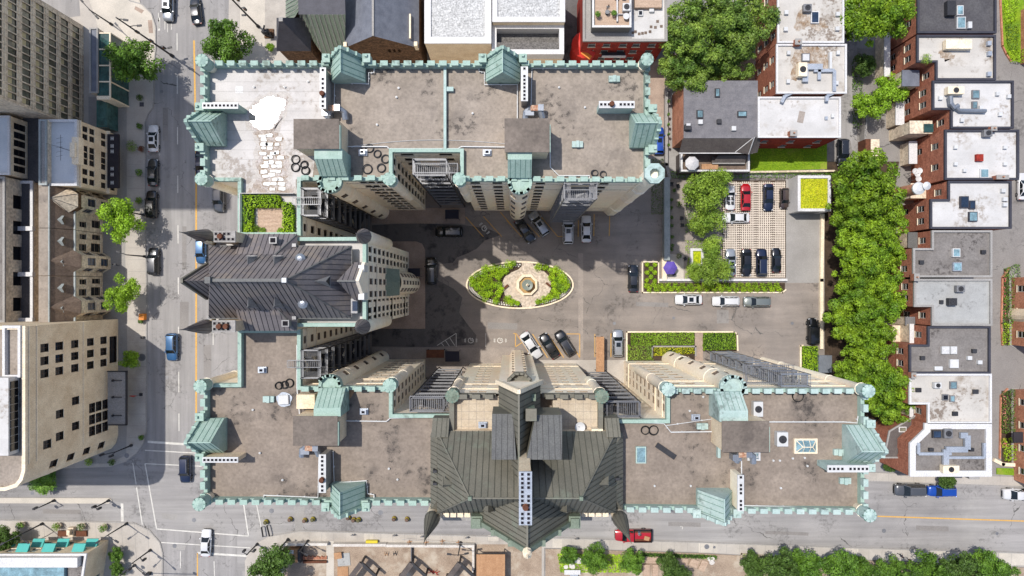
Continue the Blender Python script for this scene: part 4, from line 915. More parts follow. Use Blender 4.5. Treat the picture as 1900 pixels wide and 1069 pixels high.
def skylight(t,x0,y0,x1,y1,z,fr='metal_white',hip=True,g='skylight_glass',h=.35):
    a=P(x0,y0,z+h); b=P(x1,y1,z+h); m=MB(); xa,xb=a.x,b.x; ya_,yb_=b.y,a.y
    m.box(xa,xb,ya_,yb_,z,z+h,0)
    i=.22
    if hip:
        d=(yb_-ya_)/2; zt=z+h+.55; r0=(xa+d*.9,(ya_+yb_)/2,zt); r1=(xb-d*.9,(ya_+yb_)/2,zt)
        if r0[0]>r1[0]: r0=r1=((xa+xb)/2,(ya_+yb_)/2,zt)
        c=[(xa+i,ya_+i,z+h+.02),(xb-i,ya_+i,z+h+.02),(xb-i,yb_-i,z+h+.02),(xa+i,yb_-i,z+h+.02)]
        m.face([c[0],c[1],r1,r0],1); m.face([c[1],c[2],r1],1); m.face([c[2],c[3],r0,r1],1); m.face([c[3],c[0],r0],1)
        for p_,q_ in((c[0],r0),(c[3],r0),(c[1],r1),(c[2],r1),(r0,r1)): m.beam(p_,q_,.09,.08,0)
        for f in(.33,.66): 
            X_=c[0][0]+(c[1][0]-c[0][0])*f; m.beam((X_,c[0][1],c[0][2]),(min(max(X_,r0[0]),r1[0]),r0[1],zt),.06,.06,0); m.beam((X_,c[2][1],c[0][2]),(min(max(X_,r0[0]),r1[0]),r0[1],zt),.06,.06,0)
    else: m.box(xa+.14,xb-.14,ya_+.14,yb_-.14,z+h,z+h+.05,1)
    m.build('skylight',[fr,g],t)
skylight(S,1474,814,1517,842,ZD,'stone_trim'); skylight(S,1180,829,1199,860,ZD,'teal_pale',False); skylight(S,1387,838,1411,855,ZD,'metal_white')
m=MB(); m.beam(P(1218,825,ZD+.1),P(1253,849,ZD+.1),.7,.14); tag(m.build('roofing_strip','metal_dark',loc=P(1235,837,ZD)),'long black strip of roofing rubber lying diagonally on the taupe roof','roofing strip')
def acunit(name,label,px,py,z,w,d,h,ma='metal_white',fan=True,grp=None,par=None,rot=0):
    c=P(px,py,z); t=thing(name,label,'air conditioner',(c.x,c.y,z),grp) if par is None else par
    m=MB(); m.obox((c.x,c.y,z+.12),w,d,h,rot); 
    for s_ in(-1,1): m.obox((c.x+s_*w*.35*math.cos(rot),c.y+s_*w*.35*math.sin(rot),z),.1,d,.12,rot)
    m.build('casing',ma,t,bevel=.03)
    if fan:
        f=MB(); r_=min(w,d)*.32; f.lathe((c.x,c.y,z+h+.12),[(r_+.06,0),(r_+.06,.07),(r_,.07),(r_,.03)],14,0); f.lathe((c.x,c.y,z+h+.12),[(r_,.0),(r_,.02)],14,1); 
        for k in range(4): f.obox((c.x,c.y,z+h+.15),r_*1.8,.06,.02,k*math.pi/4,0)
        f.build('fan',['metal_dark','flue_dark'],t)
    return t
acunit('rooftop_cooler','white box air conditioner with red end panel between the penthouse and copper stair hood',1402,757,ZD,1.2,1.9,.9)
acunit('rooftop_cooler','white air conditioner at the lower right corner of the brown penthouse roof',1446,812,ZD,1.4,1.8,1.0)
for i_,mm_ in enumerate(coils(S,[(518,716,7),(528,714,7),(538,711,8)],ZD)): tag(mm_.build('hose_coil','hose_black',loc=P([518,528,538][i_],[716,714,711][i_],ZD)),['left black hose coil of three by the plastic-wrapped pallet','middle black hose coil of three by the plastic-wrapped pallet','right black hose coil of three, nearest the white roof pipe'][i_],'hose coil','hose coils by the wrapped pallet')
for i_,mm_ in enumerate(coils(S,[(1197,798,8),(1213,798,9)],ZD)): tag(mm_.build('hose_coil','hose_black',loc=P([1197,1213][i_],798,ZD)),['left of two black hose coils right of the dark copper roof','right of two black hose coils right of the dark copper roof'][i_],'hose coil','hose coils right of the copper roof')
for mm_ in coils(S,[(1480,735,11)],ZD): tag(mm_.build('hose_coil','hose_black',loc=P(1480,735,ZD)),'large single black hose coil near the south-east battlements','hose coil')
t=thing('wrapped_pallet','pale plastic-wrapped square bundle lying on the taupe roof','bundle',P(528,741,ZD)); m=MB(); c=P(528,741,ZD)
m.prism([(c.x+1.0*math.cos(a)*(1+.12*math.sin(5*a)),c.y+.95*math.sin(a)*(1+.1*math.cos(7*a)),) for a in [2*math.pi*k/16 for k in range(16)]],ZD,ZD+.15); m.build('plastic_sheet','duct_blue',t); m=MB(); m.obox((c.x,c.y,ZD+.15),1.3,1.2,.35,.05); m.build('load','metal_white',t,bevel=.08)
m=MB(); m.obox(P(648,732,ZD),.8,1.6,.1,R_(-35)); tag(m.build('plywood_sheet','wood_tan',loc=P(648,732,ZD)),'tan plywood sheet leaning in the shade by the copper stair hood','board')
t=S; m=MB(); c=P(567,745,ZD+1.2); m.box(c.x-1.1,c.x+1.2,c.y-.9,c.y+.9,ZD,ZD+1.4); m.build('stair_hatch','stone_tan',S)
# ----- dark green copper roof at the middle -----
ze=36.0; zr=45.3
NW_=P(811,806,ze); NE=P(1143,806,ze); SE=P(1143,952,ze); SW=P(811,952,ze); R0=P(872,924,zr); R1=P(1078,924,zr); yr=R0.y
NW_.y=NE.y=P(0,800,ze).y
cu=['green_copper','green_copper_seam','green_copper_light']
g1=MB(); hgt=34.6
r=MB(); roofplane(r,[NW_,R0,R1,NE],0,.72,1,.09,.07); roofplane(r,[SW,SE,R1,R0],0,.6,1,.09,.07); roofplane(r,[NW_,SW,R0],0,.6,1,.09,.07); roofplane(r,[NE,R1,SE],0,.6,1,.09,.07)
for a_,b_ in((NW_,R0),(SW,R0),(NE,R1),(SE,R1),(R0,R1)): r.beam(a_+Vector((0,0,.05)),b_+Vector((0,0,.1)),.16,.12,0)
for p_ in(R0,R1): r.box(p_.x-.2,p_.x+.2,p_.y-.2,p_.y+.2,zr-.1,zr+.4,2)
r.build('copper_roof',cu,S)
aw=MB(); aw.prism([(SW.x+.15,SW.y+.1),(SE.x-.15,SE.y+.1),(NE.x-.15,NE.y-.1),(NW_.x+.15,NW_.y-.1)],ZD-.5,ze-.05); aw.build('attic_wall','stone_tan',S)
# side skirts (steeper lower slopes)
for sgn,xe,top,bot in((-1,798.5,NW_,SW),(1,1156.5,NE,SE)):
    xo=P(xe,870,34.6).x; k=MB(); y0=P(0,806,34.6).y; y1=P(0,948,34.6).y
    roofplane(k,[(xo,y1,34.4),(top.x-sgn*.0,bot.y+1.6,36.05),(top.x-sgn*.0,top.y-1.6,36.05),(xo,y0,34.4)],0,.55,1,.07,.06)
    k.face([(xo,y0,34.4),(top.x,top.y-1.6,36.05),(top.x,top.y+.2,34.4)],0); k.face([(xo,y1,34.4),(bot.x,bot.y-.2,34.4),(bot.x,bot.y+1.6,36.05)],0)
    k.prism(ccw([(xo,y0),(xo,y1),(top.x-sgn*.2,y1),(top.x-sgn*.2,y0)]),ZD-.5,34.38); k.build('roof_skirt',cu,S)
# upper corner slopes beside the terraces
for x0,x1 in((803,834),(1122,1148)):
    k=MB(); a=P(x0,776,35.4); b=P(x1,776,35.4); 
    roofplane(k,[a,b,Vector((b.x,NW_.y-.5,37.2)),Vector((a.x,NW_.y-.5,37.2))],0,.6,1); k.box(a.x,b.x,a.y,NW_.y,ZD-.2,35.35); k.build('corner_roof',cu,S)
# south gable
gy=P(0,963,ze).y; gx0=P(888,963,ze).x; gx1=P(1062,963,ze).x; gxm=(gx0+gx1)/2; gz=45.5
r=MB(); roofplane(r,[(gx0,gy,ze-.3),(gxm,gy,gz),(gxm,yr,gz),(gx0,yr+3,ze-.3)],0,.6,1,.09,.07); roofplane(r,[(gx1,gy,ze-.3),(gx1,yr+3,ze-.3),(gxm,yr,gz),(gxm,gy,gz)],0,.6,1,.09,.07)
r.beam((gxm,gy,gz+.05),(gxm,yr,gz+.05),.2,.15,0); r.build('south_gable_roof',cu,S)
k=MB(); k.face([(gx0,gy,0),(gx1,gy,0),(gx1,gy,ze-.3),(gxm,gy,gz-.05),(gx0,gy,ze-.3)]); 
for sx in(gx0,gx1): k.face([(sx,gy,0),(sx,gy,ze-.3),(sx,gy+2,ze-.3),(sx,gy+2,0)])
k.build('gable_wall','stone_beige',S)
k=MB()
for s_,xx in((1,gx0),(-1,gx1)):
    k.beam((xx-s_*.25,gy-.25,ze-.3),(gxm,gy-.25,gz+.15),.55,.45)
    for f in(.35,.7): k.obox((xx+(gxm-xx)*f,gy-.35,ze-.3+(gz-ze)*f+.1),.8,.7,.7,0)
    k.obox((xx-s_*.2,gy-.1,ze-1.6),1.4,1.5,2.6,0); k.obox((xx-s_*.2,gy-.1,ze+1),1.0,1.1,.3,0)
k.build('gable_coping','green_copper_light',S)
k=MB(); k.lathe((gxm,gy-.35,gz-.4),[(.4,0),(.55,.5),(.35,.9),(.5,1.2),(.2,1.6),(.05,2.2)],8); k.build('finial','stone_trim',S)
# north gable with crenellated oriel
ny=P(0,712,ze).y; nx0=P(925,712,ze).x; nx1=P(1003,712,ze).x; nxm=P(962.5,770,43).x; nz=43.6
r=MB(); roofplane(r,[(nx0,ny,ze-.5),(nx0-.0,yr+3,ze-.5),(nxm,yr,nz),(nxm,ny,nz)],0,.7,1,.09,.07); roofplane(r,[(nx1,ny,ze-.5),(nxm,ny,nz),(nxm,yr,nz),(nx1,yr+3,ze-.5)],0,.7,1,.09,.07)
r.beam((nxm,ny,nz+.05),(nxm,yr,nz+.05),.2,.15,0); r.build('north_gable_roof',cu,S)
k=MB(); k.face([(nx1,ny,0),(nx0,ny,0),(nx0,ny,ze-.5),(nxm,ny,nz-.05),(nx1,ny,ze-.5)]); k.build('north_gable_wall','stone_beige',S)
k=MB()
for xx,s_ in((nx0,1),(nx1,-1)): k.beam((xx-s_*.2,ny+.2,ze-.4),(nxm,ny+.2,nz+.15),.5,.4)
k.build('gable_coping','stone_trim',S)
oc=P(964,717,34); k=MB(); k.lathe((oc.x,oc.y+.2,0),[(1.4,0),(1.4,32.5),(1.6,33.2)],8,rot=R_(22.5)); k.build('oriel','stone_beige',S)
for z in FL2:
    for dx in(-.75,.75):
        w_=bpy.data.objects.new('window',winmesh(.7,1.2,'frame_dark','glass',0,.1)); C.objects.link(w_); w_.parent=S; w_.location=Vector((oc.x+dx*.8,oc.y+.2+1.2,z))-Vector(S['_w']); w_.rotation_euler=(0,0,0)
k=MB(); k.lathe((oc.x,oc.y+.2,0),[(1.6,33.1),(1.7,33.3),(1.7,34.0),(1.35,34.0),(1.35,33.2),(.05,33.3)],8,rot=R_(22.5))
for j in range(8):
    for f in(.25,.75):
        a0=R_(22.5+45*j); a1=R_(67.5+45*j); x=oc.x+1.53*(math.cos(a0)*(1-f)+math.cos(a1)*f); y=oc.y+.2+1.53*(math.sin(a0)*(1-f)+math.sin(a1)*f); k.obox((x,y,33.95),.3,.4,.42,(a0+a1)/2)
k.build('oriel_crown','green_copper',S)
# tiled roof terraces
for x0,x1 in((842,926),(1026,1114)):
    a=P(x0,735,34.4); b=P(x1,806,34.4); k=MB(); k.box(a.x,b.x,a.y,b.y,ZD,34.4,0)
    for i in range(1,int((b.x-a.x)/.95)): k.box(a.x+i*.95-.02,a.x+i*.95+.02,b.y,a.y,34.4,34.408,1)
    for i in range(1,int((a.y-b.y)/.95)): k.box(a.x,b.x,b.y+i*.95-.02,b.y+i*.95+.02,34.4,34.409,1)
    k.build('roof_terrace',['tile_terrace','paver_grey'],S)
    k=MB(); k.box(a.x,b.x,b.y-.12,b.y+.12,34.4,34.75); k.build('terrace_kerb','metal_white',S)
tp=[P2(842,728,35.3),P2(926,728,35.3)]; k=MB()
for x0,x1 in((848,920),(1006,1112)):
    a=P(x0,728,35); b=P(x1,728,35); yy=P(0,728,ZP).y; k.box(a.x,b.x,yy-.45,yy+.04,34.3,35.1); nm=int((b.x-a.x)/1.55)
    for j in range(nm):
        X_=a.x+(j+.5)*(b.x-a.x)/nm; k.box(X_-.5,X_+.5,yy-.5,yy+.06,35.08,35.9)
for x in (838.5,1114): a=P(x,740,35); b=P(x,806,35); k.box(a.x-.3,a.x+.3,b.y,a.y,34.3,35.3)
k.build('battlement','green_copper',S)
# grey shed-roof dormers
for pts,xw in (([(913,768),(952,768),(958,853),(912,853)],0),([(994,770),(1043,770),(1043,853),(977,853)],1)):
    zz=[41.0,41.0,44.2,44.2]; V=[P(x,y,z) for (x,y),z in zip(pts,zz)]; k=MB()
    roofplane(k,V,0,.66,1,.05,.05)
    for i in range(4):
        a=V[i]; b=V[(i+1)%4]; k.face([(a.x,a.y,36),(b.x,b.y,36),b,a],2)
    for yy in(785,800,818,836): 
        pass
    k.build('shed_roof',['grey_sheet','slate_seam','green_copper'],S)
V=[(990,756),(1004,762)]
k=MB(); c=P(985,770,42); k.box(c.x-.45,c.x+.5,c.y-.5,c.y+.6,38,42.0,0); k.box(c.x-.6,c.x+.65,c.y-.65,c.y+.75,42.0,42.3,1); k.build('square_turret',['green_copper_light','green_copper'],S)
k=MB(); c=P(988,738,39); k.box(c.x-.4,c.x+.4,c.y-.4,c.y+.4,35,39,0); k.build('square_pier','green_copper_light',S)
chimney(S,963.5,876,986.5,974,50,36,2,12,top='duct_blue',side='stone_tan',pots=1)
k=MB(); a=P(966,853,44.6); b=P(985,880,46); k.box(a.x,b.x,P(0,880,50).y-.2,a.y,36,44.6); k.build('chimney_breast','stone_tan',S)
for (px,py) in ((802,962),(1150,962)):
    a=cone(S,px,py,35.6,0,0,43.4,.92,'green_copper'); s=MB(); s.lathe((a.x,a.y,0),[(.1,22),(.6,23),(.85,24),(.85,35.2),(.9,35.5)],16); s.build('turret_shaft','stone_trim',S,smooth=True)
louvre(S,831,897,40,(-1,0),'green_copper'); louvre(S,1119,897,40.2,(1,0),'green_copper'); louvre(S,906,940,40.5,(0,-1),'green_copper'); louvre(S,1051,940,40.5,(0,-1),'green_copper')
for px,py in ((808,872),(808,895),(1144,886)):
    m=MB(); c=P(px,py,35.6); m.box(c.x-.25,c.x+.25,c.y-.15,c.y+.15,35,36.4); m.build('flue_stub','metal_dark',S)
t=thing('satellite_dish','white round satellite dish on the right tiled roof terrace','satellite dish',P(1075,790,34.4)); c=P(1075,790,34.4); m=MB(); m.lathe((c.x,c.y,35.2),[(.05,0),(.35,.04),(.62,.16),(.64,.18),(.34,.08),(.03,.05)],16); m.build('dish','metal_white',t); m=MB(); m.beam((c.x,c.y,34.4),(c.x,c.y,35.2),.08); m.obox((c.x,c.y,34.4),.8,.8,.06); m.beam((c.x,c.y,35.2),(c.x-.3,c.y+.2,35.9),.04); m.build('stand','metal_grey',t)
vents(S,[(896,788)],34.4,'hood'); 
m=MB(); c=P(1106,800,34.4); m.box(c.x-.7,c.x+.7,c.y-.5,c.y+.5,34.4,35.6,0); m.build('roof_hatch','stone_trim',S); m=MB(); m.lathe((c.x,c.y,35.6),[(.3,0),(.3,.3)],10); m.build('chimney_pot','rust',S)
m=MB(); a=P(812,952,34); 
for k_ in range(6): x=815+k_*13; c=P(x,955,34.5); m.box(c.x-.35,c.x+.35,c.y-.3,c.y+.3,32,34.6)
for k_ in range(5): x=1072+k_*13; c=P(x,955,34.5); m.box(c.x-.35,c.x+.35,c.y-.3,c.y+.3,32,34.4)
m.build('balcony_pier','stone_trim',S)
for x0,x1 in((818,886),(1066,1134)):
    m=MB(); a=P(x0,957,31); b=P(x1,966,31); m.box(a.x,b.x,P(0,952,31).y+.6,b.y,30.6,31.0); m.build('balcony','parapet_grey',S)
# ---------------- vehicles ----------------
def loft(mb,secs,m=0):
    rings=[]
    for x,pr in secs:
        i0=len(mb.v); 
        for y,z in pr: mb.v.append((x,y,z))
        rings.append(i0)
    n=len(secs[0][1])
    for a,b in zip(rings,rings[1:]):
        for k in range(n-1):
            mb.f.append((a+k,b+k,b+k+1,a+k+1)); mb.m.append(m)
    for a in (rings[0],rings[-1]): mb.f.append(tuple(range(a,a+n))); mb.m.append(m)
def sect(w,h,lo=.28,mid=.62): return [(-w*.93,lo),(-w,mid*h/.95),(-w*.97,h-.12),(-w*.86,h-.02),(-w*.45,h+.03),(0,h+.045),(w*.45,h+.03),(w*.86,h-.02),(w*.97,h-.12),(w,mid*h/.95),(w*.93,lo)]
SH={ # x, halfwidth, height of body below the glass (front is +x); then glasshouse: base rear/front, roof rear/front, roof z, width
 'sedan':dict(L=4.75,secs=[(-2.37,.66,.72),(-2.25,.82,.88),(-1.6,.9,.95),(-.2,.91,.93),(1.0,.9,.93),(1.8,.86,.84),(2.2,.78,.72),(2.37,.6,.62)],g=(-1.85,1.15,-1.05,.3,1.43,.78,.6)),
 'hatch':dict(L=4.3,secs=[(-2.14,.72,.85),(-2.05,.84,.95),(-1.4,.9,.98),(0,.9,.96),(1.0,.88,.95),(1.7,.84,.85),(2.05,.74,.72),(2.14,.58,.6)],g=(-2.0,1.15,-1.55,.35,1.5,.77,.61)),
 'suv':dict(L=4.75,secs=[(-2.37,.76,.95),(-2.27,.88,1.05),(-1.6,.95,1.08),(0,.95,1.06),(1.1,.94,1.06),(1.9,.9,.98),(2.27,.82,.85),(2.37,.66,.7)],g=(-2.22,1.15,-1.9,.4,1.72,.83,.68)),
 'wagon':dict(L=4.75,secs=[(-2.37,.72,.82),(-2.27,.84,.93),(-1.6,.9,.96),(0,.9,.94),(1.0,.89,.94),(1.8,.85,.85),(2.25,.76,.72),(2.37,.6,.62)],g=(-2.2,1.15,-1.85,.35,1.48,.78,.62)),
 'jeep':dict(L=4.5,secs=[(-2.2,.88,1.05),(-2.15,.92,1.1),(0,.92,1.1),(1.0,.9,1.1),(1.05,.66,1.08),(2.0,.6,1.02),(2.1,.56,.95)],g=(-2.15,.95,-2.1,.62,1.82,.86,.78)),
 'convertible':dict(L=4.3,secs=[(-2.15,.68,.75),(-2.05,.82,.85),(-1.4,.88,.9),(-.2,.88,.88),(.9,.87,.86),(1.6,.84,.78),(2.05,.74,.66),(2.15,.58,.56)],g=(-.1,1.0,-.05,.45,1.25,.74,.62)),
 'pickup':dict(L=5.9,secs=[(-2.9,.9,1.0),(-2.85,.96,1.1),(.1,.96,1.1),(1.6,.96,1.1),(2.4,.92,1.05),(2.85,.84,.95),(2.95,.7,.8)],g=(.05,1.9,.15,1.15,1.85,.84,.7)),
}
def car(kind,col,px,py,ang,label,cat='car',group='parked cars',z0=.02,scale=1.0,pole=None,sunroof=False):
    """ang: world heading in degrees (0 = towards the right of the photo)"""
    D=SH[kind]; c=P(px,py,.8); t=thing({'pickup':'pickup_truck'}.get(kind,'parked_car' if group else 'car'),label,cat,(c.x,c.y,z0),group)
    t.rotation_euler=(0,0,R_(ang)); t['_w']=(0,0,0); pm=CARS[col]; t.scale=(scale,)*3
    b=MB(); 
    loft(b,[(x,sect(w_,h)) for x,w_,h in D['secs']])
    bo=b.build('body',[pm],t,smooth=True)
    u=MB(); L=D['L']; u.box(-L/2+.15,L/2-.15,-.8,.8,.2,.32); 
    for x in(-L/2+.03,L/2-.03): u.box(x-.06,x+.06,-.55,.55,.36,.56)
    u.build('bumper_trim','trim_black',t)
    br,bf,rr,rf,zr_,wb,wr=D['g']; hb=.93 if kind not in('suv','jeep','pickup') else 1.08
    if kind=='convertible': hb=.86
    g=MB(); A=[(br,-wb,hb-.04),(bf,-wb,hb-.04),(bf,wb,hb-.04),(br,wb,hb-.04)]; Rf=[(rr,-wr,zr_),(rf,-wr,zr_),(rf,wr,zr_),(rr,wr,zr_)]
    if kind=='convertible':
        g.face([A[1],A[2],(rf,wr,zr_),(rf,-wr,zr_)]); g.build('windshield','car_glass',t)
        s=MB(); s.box(-1.15,.75,-.62,.62,.86,.9,0); s.build('cabin_floor','trim_black',t)
        for y in(-.34,.34):
            for x in(-.1,-.9): s=MB(); s.box(x-.25,x+.22,y-.24,y+.24,.88,1.02); s.box(x-.34,x-.22,y-.22,y+.22,.95,1.28); s.build('seat','metal_dark',t,bevel=.04)
    else:
        w1=MB(); w1.face([A[1],A[2],Rf[2],Rf[1]]); w1.build('windshield','car_glass',t)
        w1=MB(); w1.face([A[3],A[0],Rf[0],Rf[3]]); w1.build('rear_window','car_glass',t)
        for s_,(i,j) in((-1,(0,1)),(1,(3,2))): w1=MB(); w1.face([A[i],A[j],Rf[j],Rf[i]]); w1.build('side_window','car_glass',t)
        r=MB(); zc=zr_+.05
        pts=[]; X0,X1=rr-.06,rf+.08; n=6
        rows=[]
        for i in range(n+1):
            x=X0+(X1-X0)*i/n; e=1-abs(2*i/n-1)**3*.05; zz=zr_+.055*(1-abs(2*i/n-1)**2.5)
            rows.append([(x,-wr*1.03*e,zr_-.035),(x,-wr*.93*e,zz+.02),(x,-wr*.45,zz+.04),(x,wr*.45,zz+.04),(x,wr*.93*e,zz+.02),(x,wr*1.03*e,zr_-.035)])
        for a,b_ in zip(rows,rows[1:]):
            for k in range(5): r.face([a[k],a[k+1],b_[k+1],b_[k]][::-1])
        r.face(rows[0]); r.face(rows[-1][::-1])
        ro=r.build('roof',[pm],t,smooth=True)
        if sunroof:
            s=MB(); s.box(rf-.95,rf-.2,-.38,.38,zr_+.085,zr_+.108); s.build('sunroof','car_glass',t)
        p=MB()
        for y,s_ in((-1,0),(1,0)):
            p.beam((bf,y*wb,hb-.03),(rf,y*wr,zr_),.09,.06); p.beam((br,y*wb,hb-.03),(rr,y*wr,zr_),.12,.07)
            for f in ((.45,) if kind not in('suv','wagon') else (.3,.62)): 
                xb=br+(bf-br)*f; xr=rr+(rf-rr)*f; p.beam((xb,y*(wb+.005),hb-.03),(xr,y*(wr+.01),zr_),.1,.05)
        p.build('pillar',[pm],t)
        if kind in('suv','wagon'):
            p=MB()
            for y in(-1,1): p.beam((rr+.15,y*wr*.86,zr_+.11),(rf-.1,y*wr*.86,zr_+.11),.05,.05)
            p.build('roof_rail','metal_grey' if col!='black' else 'trim_black',t)
    if kind=='pickup':
        s=MB(); s.box(-2.75,-.05,-.8,.8,1.1,1.12,0); s.build('truck_bed','wood_brown',t)
        s=MB()
        for x0,x1,y0,y1 in((-2.88,-.02,-.98,-.84),(-2.88,-.02,.84,.98),(-2.92,-2.76,-.98,.98),(-.1,.02,-.98,.98)): s.box(x0,x1,y0,y1,.9,1.42)
        s.build('bed_side','trim_black',t)
    if kind=='jeep':
        s=MB()
        for k in range(7): s.box(-2.0+.02,.5,-.66+.2*k,-.6+.2*k,1.875,1.9)
        s.build('roof_rib','trim_black',t); s=MB(); s.lathe((-2.3,0,0),[(0.01,0)],3) if 0 else None
        s.tube([(-2.24,0,.95),(-2.42,0,.95)],.36,14); s.build('spare_wheel','tyre',t)
        s=MB()
        for x in(-1.35,1.4):
            for y in(-1,1): s.box(x-.5,x+.5,y*.86-.14,y*.86+.14,.82,.92)
        s.build('fender','trim_black',t)
    for x in(-L*.29,L*.30):
        for y in(-1,1):
            yy=y*(D['secs'][2][1]-.1); w1=MB(); w1.tube([(x,yy-.11,.33),(x,yy+.11,.33)],.33,14); wo=w1.build('wheel','tyre',t); w2=MB(); w2.tube([(x,yy+y*.1,.33),(x,yy+y*.125,.33)],.2,10); w2.build('rim','rim',wo)
    fw=D['secs'][-2][1]
    for y in(-1,1):
        h=MB(); h.box(L/2-.32,L/2-.1,y*fw*.86-.16,y*fw*.86+.16,.58,.72); h.build('headlight','lamp_clear',t,bevel=.03)
        h=MB(); h.box(-L/2+.03,-L/2+.16,y*.66-.14,y*.66+.14,.7,.86); h.build('taillight','lamp_red',t,bevel=.02)
        h=MB(); h.box(bf-.42,bf-.22,y*(wb+.2)-.1,y*(wb+.2)+.1,hb-.02,hb+.12); h.build('mirror',[pm],t,bevel=.03)
    return t
ST='cars on the left-hand street'; CO='cars parked in the courtyard'; LO='cars on the paver parking lot'; DR='cars along the courtyard hedge'
car('suv','silver',312,14,-91,'white and purple-lit car at the top photo edge on the left street','car',ST,sunroof=True)
car('sedan','charcoal',363,20,97,'very dark purple-black sedan at the top photo edge, right of the white car','car',ST)
car('sedan','white',284,257,90,'white sedan with black sunroof on the left street, parked highest along the kerb','car',ST,sunroof=True)
car('sedan','darkgrey',283.5,320,90,'dark green-grey sedan parked below the white sedan on the left street','car',ST)
car('suv','black',281.5,379,90,'black car parked just above the bright green street tree','car',ST)
car('suv','charcoal',285,485,90,'black car parked between two bright green street trees on the left street','car',ST)
car('suv','steelblue',319,644,-90,'small blue car driving on the left street below the slate cone spire','car',ST)
car('suv','navy',344,871,-90,'dark car driving into the crossing below the teal gable','car',ST)
car('sedan','white',382,1008,88,'white car waiting at the stop line at the bottom left','car',ST,sunroof=False)
car('suv','grey',406,368,-90,'grey car beside the teal parapet on the street, above the cone spire','car',ST)
car('sedan','navy',372,305,-90,'dark blue car half hidden beneath the teal battlements','car',ST)
car('hatch','steelblue',372.5,466,-90,'light blue car half hidden beside the slate roofed block','car',ST)
car('suv','black',833,430,180,'black car in deep shade beside the upper brick apron','car',CO)
car('suv','black',800,503,92,'black car standing upright in the photo right of the windowed central block','car',CO)
car('sedan','charcoal',974,428,-56,'black sedan parked at an angle under the upper facade','car',CO)
car('suv','silver',1000,415,124,'grey car with pale roof parked at an angle beside the black sedan','car',CO,sunroof=True)
car('suv','white',1054,428,90,'white car with small sunroof below the grey fire stair','car',CO,sunroof=True)
car('sedan','white',1088,425,90,'white sedan parked right of the grey fire stair','car',CO)
car('sedan','charcoal',1175,517,90,'black sedan beside the bed of round shrubs','car',CO)
car('suv','blue',1222,261,90,'bright blue car in the narrow lane right of the castle','car','cars in side lanes',sunroof=True)
car('convertible','white',1355,367,90,'white open convertible at the upper left of the paver lot','convertible',LO)
car('sedan','red',1384,366,90,'bright red sedan on the paver lot','car',LO)
car('sedan','navy',1426,366,-90,'long dark sedan between the red car and the small brown car','car',LO)
car('hatch','brown',1456,368,-90,'small brown car beside the green-roofed garage','car',LO,scale=.85)
car('sedan','white',1366,404,180,'white sedan parked crosswise below the convertible','car',LO)
car('sedan','silver',1356,487,90,'silver sedan next to the olive tree on the paver lot','car',LO,sunroof=True)
car('sedan','black',1385,487,-90,'black sedan second from the left in the lower row of the paver lot','car',LO)
car('suv','navy',1413,487,90,'navy blue car in the lower row of the paver lot','car',LO)
car('sedan','black',1441,483,90,'black car with a white plate at the right end of the lower paver row','car',LO,scale=.9)
car('sedan','white',1278,556,180,'white car with black roof glass below the lime hedge','car',DR,sunroof=True)
car('wagon','white',1347,559,180,'white wagon, middle of three cars below the lime hedge','car',DR)
car('wagon','greygreen',1405,560,180,'grey-green car at the right end below the lime hedge','car',DR)
car('jeep','black',1508,614,90,'black off-road vehicle with ribbed roof beside the kerb wall','off-road car','cars in side lanes')
car('sedan','white',985,641,-57,'white sedan parked diagonally in the lower yellow bays','car',CO,scale=1.08)
car('sedan','black',1019,642,122,'black sedan between the white sedan and the black car in the yellow bays','car',CO)
car('suv','charcoal',1048,637,122,'glossy black car at the right end of the diagonal yellow bays','car',CO)
car('suv','silver',1146,637,90,'silver car right of the brown ramp roof','car',CO,sunroof=True)
tk=car('pickup','red',1175,993,180,'red pickup truck with open brown bed in the lower street','pickup truck',None,scale=1.08)
car('suv','grey',1688,909,180,'dark grey car on the lower street at the right','car','cars on the lower street',scale=1.12)
car('suv','blue',1747,911,180,'deep blue car on the lower street behind the dark grey car','car','cars on the lower street',scale=1.02)
car('pickup','white',1893,917,180,'white pickup truck cut by the right photo edge on the lower street','pickup truck','cars on the lower street')
car('suv','charcoal',1564,283,-90,'black car on the drive beside the small lawn','car','cars in side lanes')
car('sedan','white',1899,346,90,'white car cut by the right photo edge beside the brick row','car','cars in side lanes')
